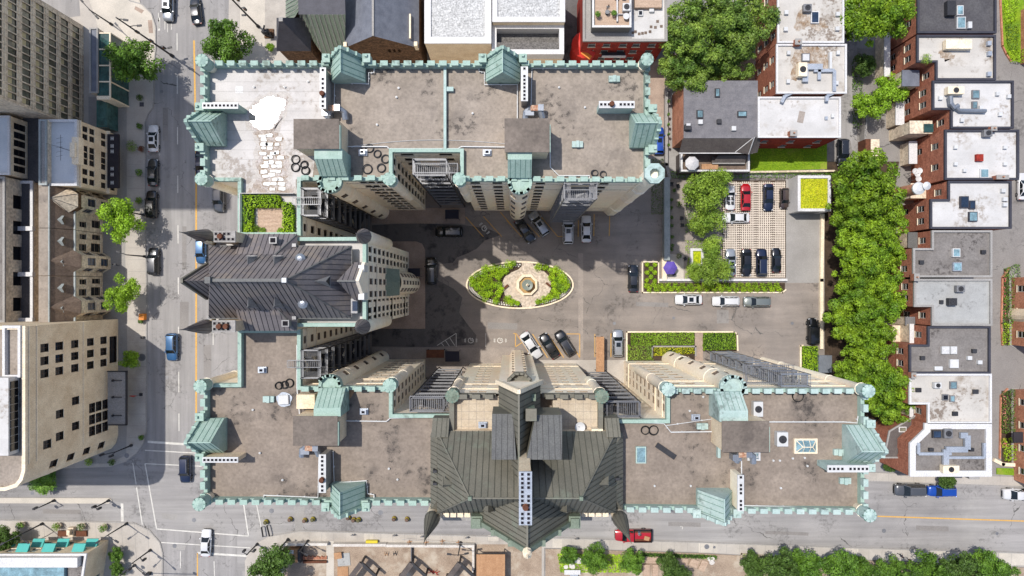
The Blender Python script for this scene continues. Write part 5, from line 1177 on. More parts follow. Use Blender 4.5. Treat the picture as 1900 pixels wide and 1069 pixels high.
# ---------------- trees and shrubs ----------------
def leafq(m,p,nrm,s):
    a=Vector((random.gauss(0,1),random.gauss(0,1),random.gauss(0,1))); t1=nrm.cross(a); 
    if t1.length<1e-3: t1=Vector((1,0,0))
    t1.normalize(); t2=nrm.cross(t1).normalized(); t1*=s*random.uniform(.75,1.25); t2*=s*.55*random.uniform(.8,1.2)
    b=len(m.v); m.v+= [tuple(p-t1*.5),tuple(p+t2*.5-t1*.05),tuple(p+t1*.5),tuple(p-t2*.5+t1*.05)]; m.f.append((b,b+1,b+2,b+3)); m.m.append(0)
def crown(R,hz,zc,n,leaf,lobes=26,seed=0,shape=1.0,spread=.72,cl=(.2,.36)):
    """many leaf-sized faces on irregular clumps spread through the crown"""
    random.seed(seed); m=MB(); cs=[]
    for i in range(lobes):
        a=random.uniform(0,2*math.pi); rr=math.sqrt(random.random())*R*spread; u=random.uniform(-.55,1)
        z=zc+hz*u*math.sqrt(max(0,1-(rr/R)**2)); cs.append((Vector((rr*math.cos(a),rr*math.sin(a)*shape,z)),R*random.uniform(*cl)))
    cs+=[(Vector((0,0,zc)),R*.55),(Vector((R*.3,R*.2,zc-hz*.2)),R*.4),(Vector((-R*.3,-R*.25,zc-hz*.1)),R*.42)]
    tot=sum(c[1]**2 for c in cs)
    for c,r in cs:
        k=int(n*r*r/tot); sq=random.uniform(.55,.8)
        for _ in range(k):
            d=Vector((random.gauss(0,1),random.gauss(0,1),random.gauss(0,1)+.35)).normalized()
            bump=1+.22*noise.noise(c+d*2.3); p=c+Vector((d.x*r,d.y*r,d.z*r*sq))*bump*random.uniform(.62,1.08)
            leafq(m,p,(d+Vector((random.gauss(0,.5),random.gauss(0,.5),random.gauss(0,.4)+.25))).normalized(),leaf)
    return m,cs
def treekind(key,R,hz,zc,n,leaf,ml,seed,lobes=26,trunk=.22,**k):
    m,cs=crown(R,hz,zc,n,leaf,lobes,seed,**k)
    me=bpy.data.meshes.new('crown_'+key); me.from_pydata(m.v,[],m.f); me.materials.append(MATS[ml]); me.update()
    t=MB(); t.tube([(0,0,0),(.05,.03,zc*.35),(-.03,.05,zc*.7),(0,0,zc+hz*.3)],[trunk,trunk*.8,trunk*.6,trunk*.25],7)
    for c,r in cs[:11]: 
        s=Vector((0,0,zc*random.uniform(.4,.75))); t.tube([s,s.lerp(c,.5)+Vector((0,0,.2)),c],[trunk*.42,trunk*.28,trunk*.1],5)
    mt=bpy.data.meshes.new('trunk_'+key); mt.from_pydata(t.v,[],t.f); mt.materials.append(MATS['bark']); mt.update()
    return me,mt,R
TK={}
TK['row']=[treekind('row%d'%i,4.7,4.2,6.6,13500,.4,'leaf_row',100+i,lobes=62,trunk=.24,cl=(.1,.25),spread=.9) for i in range(4)]
TK['maple']=[treekind('maple%d'%i,5.6,4.0,8.6,15500,.42,'leaf_maple',120+i,lobes=70,trunk=.3,cl=(.09,.24),spread=.9) for i in range(2)]
TK['street']=[treekind('street%d'%i,3.2,2.3,4.6,4600,.34,'leaf_lime',140+i,lobes=22,trunk=.14,spread=.8,cl=(.18,.32)) for i in range(2)]
TK['olive']=[treekind('olive%d'%i,3.1,1.9,3.4,5200,.3,'leaf_olive',160+i,lobes=26,trunk=.14) for i in range(2)]
TK['dark']=[treekind('dark%d'%i,3.4,2.6,4.6,6800,.34,'leaf_dark',180+i,lobes=34,trunk=.18,cl=(.15,.3),spread=.8) for i in range(2)]
TK['mid']=[treekind('mid%d'%i,3.4,2.6,4.4,6800,.34,'leaf_mid',200+i,lobes=34,trunk=.16,cl=(.15,.3),spread=.8) for i in range(2)]
TK['lime']=[treekind('lime%d'%i,2.4,1.6,2.6,3000,.3,'leaf_lime',220+i,lobes=18,trunk=.1) for i in range(2)]
def tree(kind,px,py,rpx,label,cat='tree',group=None,z0=.1,name='tree',zs=1.0,i=None,zc=None):
    """px,py: crown centre in the photo at its height; rpx crown radius in px"""
    L=TK[kind]; me,mt,R=L[random.randrange(len(L)) if i is None else i%len(L)]
    zc_={'row':6.6,'maple':8.6,'street':4.6,'olive':3.4,'dark':4.6,'mid':4.4,'lime':2.6}[kind]
    s=1.0
    for _ in range(3): s=rpx*1.08*(H-zc_*s*zs)/F/R
    c=P(px,py,zc_*s*zs); t=thing(name,label,cat,(c.x,c.y,z0),group)
    o=bpy.data.objects.new('crown',me); C.objects.link(o); o.parent=t; o2=bpy.data.objects.new('trunk',mt); C.objects.link(o2); o2.parent=t
    q_=random.uniform(.9,1.12) if group or name=='small_tree' else 1; t.scale=(s,s*random.uniform(.93,1.07),s*zs*q_); t.rotation_euler=(0,0,random.uniform(0,6.28)); return t
def hedge(pts,h,ma,label,cat='hedge',name='hedge',z0=.13,dens=34,leaf=.22,group=None,jit=.12,core=True):
    """clipped or loose planting: leaf faces over the top and sides of its footprint"""
    poly=ccw(rp(pts,z0+h*.6)); cx=sum(p[0] for p in poly)/len(poly); cy=sum(p[1] for p in poly)/len(poly)
    t=thing(name,label,cat,(cx,cy,z0),group); m=MB(); A=area(poly)
    xs=[p[0] for p in poly]; ys=[p[1] for p in poly]
    def inside(x,y):
        r=False
        for i in range(len(poly)):
            a=poly[i]; b=poly[i-1]
            if (a[1]>y)!=(b[1]>y) and x<(b[0]-a[0])*(y-a[1])/(b[1]-a[1])+a[0]: r=not r
        return r
    n=int(A*dens); k=0
    while k<n:
        x=random.uniform(min(xs),max(xs)); y=random.uniform(min(ys),max(ys))
        if not inside(x,y): continue
        k+=1; bz=noise.noise(Vector((x*.9,y*.9,h)))*.35*h*.5+noise.noise(Vector((x*3,y*3,h)))*.18*h
        p=Vector((x,y,z0+h*random.uniform(.82,1.0)+bz)); leafq(m,p,Vector((random.gauss(0,.55),random.gauss(0,.55),1)).normalized(),leaf)
    for i in range(len(poly)):
        a=Vector(poly[i]); b=Vector(poly[(i+1)%len(poly)]); L=(b-a).length; nn=Vector(((b-a).y,-(b-a).x)).normalized()
        for _ in range(int(L*h*dens*.7)):
            f=random.random(); z=random.uniform(.1,1)*h; q_=a.lerp(b,f)+nn*random.uniform(-jit,jit*.6); leafq(m,Vector((q_.x,q_.y,z0+z)),(Vector((nn.x,nn.y,.5))+Vector((random.gauss(0,.4),random.gauss(0,.4),random.gauss(0,.3)))).normalized(),leaf)
    m.build('foliage',ma,t)
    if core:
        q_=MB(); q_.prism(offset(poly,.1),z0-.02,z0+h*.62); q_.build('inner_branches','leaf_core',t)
    return t
def shrub(px,py,rpx,ma,label,h=.9,cat='shrub',name='shrub',group=None,z0=.15,n=420,leaf=.17,bumps=9,pot=None):
    c=P(px,py,z0+h*.6); r=rpx/10.6; t=thing(name,label,cat,(c.x,c.y,z0),group); m=MB()
    if pot:
        q_=MB(); q_.lathe((c.x,c.y,z0),[(r*.5,0),(r*.72,.5),(r*.78,.52),(r*.7,.52),(r*.66,.42)],12); q_.build('pot',pot,t); zb=.4
    else: zb=0
    cs=[(Vector((0,0,h*.5)),.66)]+[(Vector((math.cos(a)*.5*r,math.sin(a)*.5*r,h*random.uniform(.4,.75))),random.uniform(.4,.58)) for a in [2*math.pi*k/bumps+random.uniform(-.3,.3) for k in range(bumps)]]
    for _ in range(n):
        cc,rr=random.choice(cs); d=Vector((random.gauss(0,1),random.gauss(0,1),random.gauss(0,1)+.5)).normalized()
        p=Vector((c.x,c.y,z0+zb))+cc+Vector((d.x*rr*r,d.y*rr*r,d.z*h*.5*rr*1.4)); 
        if p.z<z0+zb+.05: p.z=z0+zb+.05
        leafq(m,p,(d+Vector((random.gauss(0,.4),random.gauss(0,.4),.3))).normalized(),leaf)
    m.build('foliage',ma,t); return t
# ---------------- planting list ----------------
tree('maple',1290,62,66,'large maple crown at the top left of the leafy group beside the red brick building',group='large maples',i=0,name='maple_tree')
tree('maple',1368,40,66,'large maple crown reaching the top photo edge left of the white roofed row',group='large maples',i=1,name='maple_tree')
tree('maple',1272,128,50,'maple crown hanging over the narrow lane beside the castle corner',group='large maples',i=1,name='maple_tree')
tree('maple',1352,112,50,'maple crown casting its shadow on the grey shingle roof',group='large maples',i=0,name='maple_tree')
tree('row',1620,28,58,'tall leafy tree at the top photo edge between the two brick rows','tree',name='tree',i=1,zs=1.2)
tree('row',1682,12,34,'small tree crown touching the dark flat roof at the top','tree',i=0)
tree('street',1652,165,30,'yellow-green tree over the back lane beside the brick wall','tree',i=0)
tree('street',1612,195,34,'yellow-green lower tree on the left verge of the back lane','tree',i=1)
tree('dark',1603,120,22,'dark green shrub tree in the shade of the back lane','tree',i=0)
rows=[(1608,345,56,'topmost crown of the long row of trees right of the drive'),(1580,392,46,'tree crown just right of the green-roofed garage'),(1632,415,44,'tree crown beside the brick chimney stack'),(1590,455,50,'tree crown left of the orange brick wall, third down the row'),(1634,488,42,'tree crown against the gray flat roofed house'),(1584,520,46,'tree crown beside the corner of the beige kerb wall'),(1628,560,42,'tree crown left of the light grey roof'),(1582,590,48,'tree crown right of the black off-road vehicle'),(1612,640,42,'tree crown right of the small grey utility cabinet'),(1596,690,50,'tree crown just above the teal corner turret'),(1634,722,44,'tree crown right of the teal corner turret'),(1655,752,36,'lowest crown of the long tree row, beside the slanted brick house')]
for i_,(x,y,r_,l) in enumerate(rows): tree('row',x,y,r_,l,group='row of trees right of the drive',i=i_,name='tree')
tree('street',228,410,38,'bright green street tree between two black cars','tree','street trees on the left pavement',i=0,name='street_tree')
tree('street',230,546,34,'bright green street tree beside the orange bin','tree','street trees on the left pavement',i=1,name='street_tree')
tree('mid',252,112,45,'dark green tree half in shadow beside the glass porch','tree','street trees on the left pavement',i=0,name='street_tree')
tree('mid',421,82,43,'round green tree above the top left teal turret','tree',i=1,name='street_tree')
tree('lime',243,668,20,'sparse small tree in shade beside the dark canopy','tree',i=0,name='street_tree')
tree('dark',505,1046,42,'dark bushy tree at the bottom street corner','tree',i=1,name='street_tree')
tree('dark',8,1000,26,'dark tree at the left photo edge above the teal awnings','tree',i=0,name='street_tree')
for x,y,r_,l in [(1302,362,40,'upper olive-green tree on the garden terrace'),(1308,412,36,'middle olive-green tree left of the crosswise white sedan'),(1332,340,28,'olive-green tree touching the garden wall above the convertible'),(1320,460,24,'small olive-green tree right of the white planter box'),(1328,502,32,'olive-green tree beside the purple parasol and silver sedan'),(1290,502,20,'small olive-green tree just right of the purple parasol')]: tree('olive',x,y,r_,l,'tree','olive-green trees on the garden terrace',z0=.2,zs=.9,name='small_tree')
for x,y,r_,k_,l in [(1400,1048,24,'dark','dark green tree at the left of the bottom verge trees'),(1445,1050,34,'dark','dark green bushy tree, second in the bottom verge'),(1500,1052,34,'mid','mid-green bushy tree, third in the bottom verge'),(1560,1055,36,'mid','mid-green bushy tree, fourth in the bottom verge'),(1595,1058,28,'mid','low mid-green tree left of the narrow concrete path'),(1650,1062,32,'mid','green tree right of the narrow concrete path'),(1715,1058,36,'mid','green tree below the walking person'),(1775,1058,36,'dark','darker green tree, third from the right in the bottom verge'),(1830,1052,34,'mid','green tree, second from the right in the bottom verge'),(1860,1062,24,'mid','last small green tree at the bottom right'),
   (1055,1030,19,'mid','round green tree in the bottom garden beside the white stones'),(1102,1036,26,'mid','bright green tree in the middle of the bottom garden'),(1172,1040,24,'mid','feathery green tree at the right of the bottom garden'),(1240,1048,24,'dark','dark green tree between wooden decks'),(1262,1064,20,'dark','low dark green tree at the bottom edge between wooden decks'),(1392,1050,16,'dark','small dark tree beside the sandy driveway')]:
    tree(k_,x,y,r_,l,'tree','trees along the bottom edge',name='small_tree')
tree('mid',80,888,30,'low dark bush in the shade of the curved beige corner','bush',zs=.4,name='bush')
hedge([(453,363),(517,363),(522,372),(518,385),(470,385),(470,430),(454,430)],1.1,'leaf_hedge','bright clipped L-shaped hedge on the roof terrace above the slate roof',z0=ZD+.05,dens=60)
hedge([(525,376),(541,376),(545,385),(545,430),(525,431)],1.1,'leaf_hedge','bright clipped narrow hedge at the right of the roof terrace deck',z0=ZD+.05,dens=60)
shrub(455,426,6,'leaf_olive','left small olive bush at the foot of the roof terrace deck',z0=ZD,h=.5); shrub(487,428,5,'leaf_olive','middle small olive bush at the foot of the roof terrace deck',z0=ZD,h=.4); shrub(473,424,6,'leaf_olive','second small olive bush at the left foot of the roof terrace deck',z0=ZD,h=.5) ; shrub(520,429,5,'leaf_olive','right small olive bush at the foot of the roof terrace deck',z0=ZD,h=.4)
m=MB(); a=P(478,384,ZD+.1); b=P(526,432,ZD+.1); m.box(a.x,b.x,a.y,b.y,ZD,ZD+.09); 
for k in range(14): yy=b.y+(a.y-b.y)*k/14; m.box(a.x,b.x,yy,yy+.02,ZD+.09,ZD+.094)
tag(m.build('wooden_deck','wood_deck',loc=P(500,408,ZD)),'weathered wooden deck framed by clipped hedges on the roof terrace','deck')
m=MB(); a=P(449,361,ZD+.1); m.box(a.x,a.x+.1,P(0,432,ZD).y,a.y,ZD,ZD+1.0); m.box(a.x,P(549,0,ZD).x,a.y,a.y+.08,ZD,ZD+1.0); tag(m.build('terrace_screen','metal_grey',loc=P(449,361,ZD)),'low grey screen round the hedged roof terrace','screen')
for k in range(38):
    x=1200+(k//2)*13.4+(k%2)*5; y=529.5+(k%2)*7.5
    shrub(x,y,6.6,'leaf_hedge','round lime shrub in the strip below the white garden wall, %s row'%('upper' if k%2==0 else 'lower'),h=.7,n=170,leaf=.17,group='lime shrubs in the wall strip, '+('upper' if k%2==0 else 'lower')+' row',name='round_shrub')
hedge([(1171,618),(1288,617),(1288,640),(1171,640)],.5,'leaf_lime','long green planted bed above the yellow flowers','plant bed','plant_bed',dens=70,leaf=.22,core=False)
hedge([(1165,640),(1208,640),(1212,668),(1165,668)],.5,'leaf_olive','wild mixed flower bed at the corner beside the silver car','plant bed','plant_bed',dens=60,leaf=.22,core=False)
hedge([(1214,645),(1288,645),(1288,656),(1214,660)],.5,'leaf_yellow','bright yellow flowering strip in its pale stone border','plant bed','plant_bed',dens=60,leaf=.18)
hedge([(1305,618),(1364,618),(1366,648),(1305,650)],.7,'leaf_lime','square green hedge block beside the grey fire stair','hedge','hedge',dens=50)
hedge([(1490,643),(1517,643),(1519,690),(1490,690)],1.0,'leaf_hedge','bright green clipped hedge below the black off-road vehicle','hedge','hedge',dens=55)
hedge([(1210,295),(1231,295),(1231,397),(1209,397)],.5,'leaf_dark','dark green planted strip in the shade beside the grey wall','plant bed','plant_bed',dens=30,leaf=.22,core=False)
hedge([(1240,318),(1555,322),(1555,330),(1240,330)],.9,'leaf_mid','long thin hedge along the top of the paver lot','hedge','hedge',dens=24,leaf=.25,core=False)
hedge([(1272,446),(1340,446),(1340,462),(1300,462),(1300,520),(1272,520),(1272,500),(1280,470),(1272,470)],.25,'leaf_hedge','low lime ground cover round the white planter box','plant bed','plant_bed',dens=40,leaf=.18,core=False)
hedge([(1272,340),(1300,335),(1300,430),(1272,432)],.25,'leaf_mid','low green ground cover under the olive-green trees','plant bed','plant_bed',dens=30,leaf=.2,core=False)
hedge([(1405,268),(1532,268),(1532,296),(1480,312),(1420,314),(1392,314)],.12,'leaf_hedge','small bright lawn below the white roofed house with its brown dormers','lawn','lawn_patch',dens=30,leaf=.16,core=False)
hedge([(1582,110),(1600,110),(1600,240),(1584,235)],.6,'leaf_mid','narrow green verge at the left of the back lane','verge','verge',dens=16,leaf=.3,core=False)
hedge([(1192,1026),(1330,1031),(1330,1038),(1192,1033)],.5,'leaf_mid','thin green hedge between the pavement and the wooden decks','hedge','hedge',dens=30,leaf=.25)
hedge([(1035,1028),(1190,1030),(1190,1062),(1040,1062)],.3,'leaf_hedge','sunny bright green ground planting of the bottom garden','plant bed','plant_bed',dens=75,leaf=.24,core=False)
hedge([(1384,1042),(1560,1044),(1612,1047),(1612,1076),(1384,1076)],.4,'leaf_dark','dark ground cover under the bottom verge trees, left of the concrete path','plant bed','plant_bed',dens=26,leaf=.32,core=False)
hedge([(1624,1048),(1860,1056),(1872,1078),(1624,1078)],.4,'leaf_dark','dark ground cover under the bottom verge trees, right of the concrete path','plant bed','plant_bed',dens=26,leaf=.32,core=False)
hedge([(1376,1028),(1434,1032),(1434,1040),(1380,1038)],.3,'leaf_olive','narrow olive planting beside the sandy driveway','plant bed','plant_bed',dens=24,leaf=.22,core=False)
for i_,(pts,l) in enumerate([([(1864,0),(1890,0),(1884,40),(1866,42)],'top garden bush strip at the right photo edge'),([(1868,46),(1888,46),(1888,95),(1872,90)],'second garden bush strip at the right photo edge'),([(1870,95),(1898,92),(1898,116),(1878,114)],'dark bush at the tip of the curved garden'),([(1866,498),(1890,490),(1892,520),(1878,600),(1862,600)],'planted strip with red flowers left of the brick bay'),([(1862,600),(1876,600),(1874,640),(1862,640)],'end of the planted strip above the pavement gap'),([(1860,730),(1882,722),(1882,800),(1860,805)],'garden bushes with red flowers below the pavement gap'),([(1858,815),(1888,812),(1892,852),(1868,856)],'round garden bush near the long white pipe-like kerb')]):
    hedge(pts,.8,'leaf_mid' if i_%2 else 'leaf_hedge',l,'shrubs','garden_shrub',dens=26,leaf=.26,core=False,group='garden shrubs at the right edge')
random.seed(5)
m=MB()
for k in range(160):
    x,y=random.choice([(1862+random.random()*4,random.uniform(505,590)),(1861+random.random()*6,random.uniform(735,800)),(1860+random.random()*8,random.uniform(812,830))]); c=P(x,y,.5); leafq(m,Vector((c.x,c.y,random.uniform(.3,.9))),Vector((0,0,1)),.25)
tag(m.build('flowers','flower_red'),'red and pink flowers edging the gardens on the right','flowers',kind='stuff')
for i_,(x,y,r_) in enumerate([(1201,491),(1214,491),(1207,498),(1201,506),(1215,507),(1208,515),(1201,521)] and [(1201,491,5),(1215,491,5),(1208,499,5),(1201,506,5),(1215,506,5),(1208,514,5),(1200,520,4.5),(1215,521,4.5)]):
    shrub(x,y,r_,'leaf_hedge','%s round lime shrub in the small bed beside the black sedan'%ORD[i_],h=.6,n=260,leaf=.15,group='round lime shrubs',name='round_shrub')
for i_,(x,y) in enumerate([(1034,0)]): pass
for i_,(x,y,r_,l) in enumerate([(259,181,6,'small dry bush in the pavement beside the dark square plate'),(258,234,6,'small dark bush just above the larger pavement bush'),(244,271,11,'largest round bush on the left pavement'),(262,276,6,'reddish bush touching the largest pavement bush'),(258,320,7,'small dark bush beside the second parked car'),(257,372,7,'small dark bush beside the third parked car'),(261,596,5,'small bush beside the orange bin'),(40,974,7,'leftmost leafy planter above the teal awnings'),(107,976,8,'leafy planter left of the stone bench'),(152,977,8,'leafy planter right of the stone bench'),(193,979,8,'rightmost leafy planter on the corner pavement'),(164,857,8,'dark bush at the curved wall of the beige building'),(207,858,6,'small bush near the corner traffic light'),(262,812,5,'small bush at the kerb near the corner')]):
    shrub(x,y,r_,['leaf_dark','leaf_mid','leaf_olive'][i_%3] if i_!=3 else 'wood_brown',l,h=1.0,n=300,leaf=.2,cat='planter' if 'planter' in l else 'bush',name='planter' if 'planter' in l else 'bush',pot='stone_grey' if 'planter' in l else None)
for x,y,l in [(1165,30,'small green bush')]: pass
tree('mid',215,1030,16,'narrow dark bush beside the bottom left brick building','bush',name='bush',zs=.8); tree('mid',218,1058,15,'second dark bush at the bottom left brick building','bush',name='bush',zs=.8)
tree('lime',502,88,9,'small bright bush beside the dark pyramid roof','bush',name='bush'); 
# ---------------- courtyard garden and fountain ----------------
cF=P(964.5,529,0); rx=100/10.56; ry=44.5/10.56
t=thing('oval_garden','oval raised garden bed with pale kerb round the octagonal fountain','garden bed',(cF.x,cF.y,0))
def ell(a,k=1,d=0): return (cF.x+(rx*k-d)*math.cos(a),cF.y+(ry*k-d)*math.sin(a))
EL=[ell(2*math.pi*k/72) for k in range(72)]; EI=[ell(2*math.pi*k/72,1,.28) for k in range(72)]
m=MB()
for k in range(72):
    j=(k+1)%72; a,b,c,d=EL[k],EL[j],EI[j],EI[k]
    m.face([(a[0],a[1],0),(b[0],b[1],0),(b[0],b[1],.25),(a[0],a[1],.25)]); m.face([(a[0],a[1],.25),(b[0],b[1],.25),(c[0],c[1],.25),(d[0],d[1],.25)]); m.face([(c[0],c[1],0),(d[0],d[1],0),(d[0],d[1],.25),(c[0],c[1],.25)])
m.build('kerb','stone_trim',t)
m=MB(); m.face([(x,y,.15) for x,y in EI]); m.build('soil','soil',t)
xc=P(979,0,0).x; m=MB(); pts=[]
R1_=5.1
loop=[(943,498),(940,492) ]
pv=[(968,487),(988,487),(990,493),(1000,500),(1010,504),(1018,512),(1022,522),(1022,536),(1018,546),(1008,554),(998,562),(990,570),(988,573),(970,573),(968,566),(960,560),(945,553),(937,548),(933,538),(932,526),(936,514),(948,506),(962,500),(968,494)]
m.prism(ccw(rp(pv,.2)),.15,.2); m.build('paving','court_paving',t)
m=MB()
for k in range(120):
    a=2*math.pi*k/120
    x,y=ell(a,1,.62)
    px_=CX+x*F/H
    if 966<px_<992: continue
    m.obox((x,y,.17),.26,.3,.1,a)
    if k%1==0: x,y=ell(a+.026,1,.95); m.obox((x,y,.17),.2,.22,.1,a)
m.build('white_stone','marble_white',t)
bed=[]
random.seed(11)
sh_l=[(886,513,10),(897,508,9),(901,498,9),(914,499,11),(920,507,10),(928,500,9),(944,491,10),(953,489,6),(938,503,7),(884,530,10),(895,524,9),(906,517,10),(925,515,7),(903,531,9),(915,530,8),(893,540,11),(925,528,8),(877,526,8),(908,545,9),(899,551,10),(925,545,8),(929,537,7),(920,558,8),(943,556,9),(950,561,8),(960,563,5),(930,508,7),(875,518,7)]
sh_r=[(999,495,9),(1012,496,7),(1024,503,8),(1032,500,8),(1040,508,9),(1024,515,8),(1033,518,8),(1046,516,8),(1050,525,9),(1028,528,7),(1038,532,9),(1046,537,8),(1028,540,7),(1033,547,9),(1020,551,8),(1010,556,9),(998,560,6),(1040,520,7),(1052,532,6)]
names=['left half','right half']
allb=[(x,y,r_,0) for x,y,r_ in sh_l]+[(x,y,r_,1) for x,y,r_ in sh_r]
cnt=[0,0]
for x,y,r_,s_ in allb:
    dx=(x-979); dy=(y-529); dist=math.hypot(dx,dy); clk=int(((math.degrees(math.atan2(dx,-dy))%360)/30)+.5)%12 or 12; far='outer' if dist>72 else ('inner' if dist<52 else 'middle')
    shrub(x,y,r_,'leaf_hedge' if random.random()<.85 else 'leaf_lime','lime shrub in oval garden, %s, %s ring, at %d o\'clock from the fountain'%(names[s_],far,clk),h=1.0,z0=.16,n=330,leaf=.19,group='lime shrubs of the oval garden',name='garden_shrub')
ft=thing('fountain','octagonal beige stone fountain with a round grey bowl in the oval garden','fountain',(P(978,529,0).x,P(978,529,0).y,.2)); fc=P(978,529,0)
m=MB(); 
m.lathe((fc.x,fc.y,.2),[(2.0,0),(2.0,.12),(1.82,.12),(1.82,.62),(1.9,.66),(1.9,.72),(1.5,.72),(1.5,.2)],8,rot=R_(22.5)); m.build('basin','stone_trim',ft)
m=MB(); m.lathe((fc.x,fc.y,.2),[(1.5,.2),(1.49,.22)],8,rot=R_(22.5)); m.build('basin_floor','fountain_floor',ft)
m=MB(); m.lathe((fc.x,fc.y,.2),[(.35,.2),(.22,.4),(.16,.8),(.2,1.15),(.6,1.35),(.92,1.55),(.95,1.6),(.85,1.58),(.5,1.42),(.12,1.4)],20); m.build('bowl','fountain_bowl',ft,smooth=True)
m=MB(); m.lathe((fc.x,fc.y,.2),[(.14,1.4),(.1,1.8),(.2,1.95),(.24,2.1),(.12,2.2),(.06,2.5),(.02,2.6)],10); m.build('finial','stone_trim',ft)
for i_,(x,y,w_,r0) in enumerate([(939,532,8,40),(1017,528,9,-40)]):
    c=P(x,y,.2); b=thing('bench',['small dark bench on the left side of the fountain paving','small dark bench on the right side of the fountain paving'][i_],'bench',(c.x,c.y,.2),'benches by the fountain')
    m=MB(); m.obox((c.x,c.y,.6),.95,.4,.06,R_(r0)); m.build('seat','wood_brown',b); m=MB(); 
    for s_ in(-1,1): m=MB(); m.obox((c.x+s_*.35*math.cos(R_(r0)),c.y+s_*.35*math.sin(R_(r0)),.2),.08,.36,.4,R_(r0)); m.build('leg','metal_dark',b)
# ---------------- garden terrace ----------------
sheet('terrace_paving',[(1236,332),(1275,332),(1275,436),(1345,436),(1345,446),(1275,446),(1275,521),(1228,521),(1228,480),(1236,480)],.17,'paver_grey',.16)
sheet('terrace_paving_corner',[(1228,470),(1268,474),(1268,519),(1228,519)],.175,'concrete_light')
sheet('paver_lot_base',[(1340,335),(1458,335),(1458,516),(1340,516)],.05,'soil',.04)
m=MB(); x0,x1=P(1341,0,0).x,P(1457,0,0).x; y1,y0=P(0,337,0).y,P(0,515,0).y
ny=42; nx=15
random.seed(21)
for j in range(ny):
    for i in range(nx):
        wx=(x1-x0)/nx; wy=(y1-y0)/ny; xa=x0+wx*i; ya_=y0+wy*j
        m.box(xa,xa+wx*.97,ya_,ya_+wy*.42,.04,.085)
        for k in range(2): m.box(xa+wx*(.08+.5*k),xa+wx*(.34+.5*k),ya_+wy*.42,ya_+wy*(.97 if (i+k)%4 else .7),.04,.083)
m.build('paver_lot','lot_paver')['kind']='structure'
def lowwall(name,label,pts,w_,h,ma,cat='wall',z0=0,group=None,z=None):
    L=[P(x,y,h if z is None else z) for x,y in pts]; c=L[len(L)//2]; m=MB()
    for a,b in zip(L,L[1:]):
        d=(b-a); d.z=0; n_=d.length; d.normalize(); a2=a-d*w_*.48; b2=b+d*w_*.48; mid=(a2+b2)/2; m.obox((mid.x,mid.y,z0),(b2-a2).length,w_,h,math.atan2(d.y,d.x))
    o=m.build(name,ma,loc=(c.x,c.y,z0)); tag(o,label,cat,group); return o
lowwall('garden_wall','thick grey retaining wall between the shaded courtyard and the garden terrace',[(1238,334),(1238,478)],1.0,1.6,'cornice_metal')
lowwall('garden_wall','white low wall along the lower side of the garden terrace and paver lot',[(1184,0)] and [(1225,519.5),(1459,519.5)],.42,.7,'parapet_white')
lowwall('garden_wall','pale wall edging the left side of the purple parasol corner',[(1233,482),(1233,516)],.8,.9,'stone_trim')
lowwall('kerb_wall','pale stone kerb round the lime planting strip',[(1192,486),(1192,543),(1452,543),(1458,538)],.22,.3,'stone_trim')
lowwall('kerb_wall','pale stone kerb round the small bed of round shrubs',[(1193,486),(1222,486),(1222,524)],.22,.3,'stone_trim')
lowwall('kerb_wall','long beige kerb wall between the drive and the tree row',[(1527,400),(1525,520),(1525,645)],.55,.6,'stone_trim')
lowwall('kerb_wall','pale kerb along the lower planted beds and the silver car',[(1163,670),(1163,616),(1362,616),(1368,620),(1369,650)],.25,.3,'stone_trim')
lowwall('kerb_wall','stone border round the yellow flowering strip',[(1210,662),(1210,643),(1291,643),(1291,660)],.25,.35,'parapet_grey')
lowwall('kerb_wall','pale kerb at the left of the bright clipped hedge',[(1486,690),(1486,642),(1490,641)],.25,.3,'stone_trim')
sheet('garden_path',[(1289,617),(1304,617),(1304,670),(1289,670)],.1,'paver_pink',.09)
sheet('bed_earth',[(1165,618),(1289,618),(1289,672),(1165,672)],.08,'soil',.07); sheet('bed_earth',[(1304,618),(1367,618),(1367,652),(1304,652)],.08,'soil',.07); sheet('bed_earth',[(1195,488),(1221,488),(1221,525),(1456,525),(1456,541),(1195,541)],.12,'soil',.11)
sheet('tree_row_earth',[(1530,300),(1668,300),(1650,420),(1640,560),(1640,780),(1530,780)],.06,'soil',.05); sheet('path_slab',[(1162,640) ,(1162,640),(1100,655),(1162,655)],.05,'concrete') if 0 else None
sheet('court_side_pavement',[(980,668),(1163,668),(1163,720),(980,720)],.12,'concrete',.11)
t=thing('planter_box','white square planter box with mossy green filling in the garden','planter',P(1293,478,.2)); lw=[(1281,461),(1306,461),(1306,494),(1281,494)]
pb=ccw(rp(lw,.8)); m=MB(); ring(m,pb,0,.45,.15,.85); m.build('box_wall','parapet_white',t); m=MB(); m.face([(x,y,.55) for x,y in offset(pb,.4)]); m.build('moss','green_roof',t)
def parasol(label,px,py,R,ma,z=2.5,n=6,rot=0,name='parasol'):
    c=P(px,py,z); t=thing(name,label,'parasol',(c.x,c.y,.17)); m=MB(); m.lathe((c.x,c.y,z-.5),[(R,0),(R*.5,.34),(.03,.6)],n,rot=R_(rot)); m.build('canopy',ma,t); m=MB()
    for k in range(n): a=R_(rot)+2*math.pi*k/n; m.beam((c.x+math.cos(a)*R,c.y+math.sin(a)*R,z-.48),(c.x,c.y,z+.12),.05,.04)
    m.build('rib',ma,t); m=MB(); m.beam((c.x,c.y,.17),(c.x,c.y,z),.07); m.obox((c.x,c.y,.17),.6,.6,.08); m.build('pole','metal_dark',t)
parasol('purple hexagonal parasol at the corner of the garden terrace',1245,497,1.25,'purple_canvas')
t=parasol('white octagonal parasol on the walled roof deck of the shingled house',1285.5,302,1.2,'white_canvas',z=5.6,n=8,rot=22)
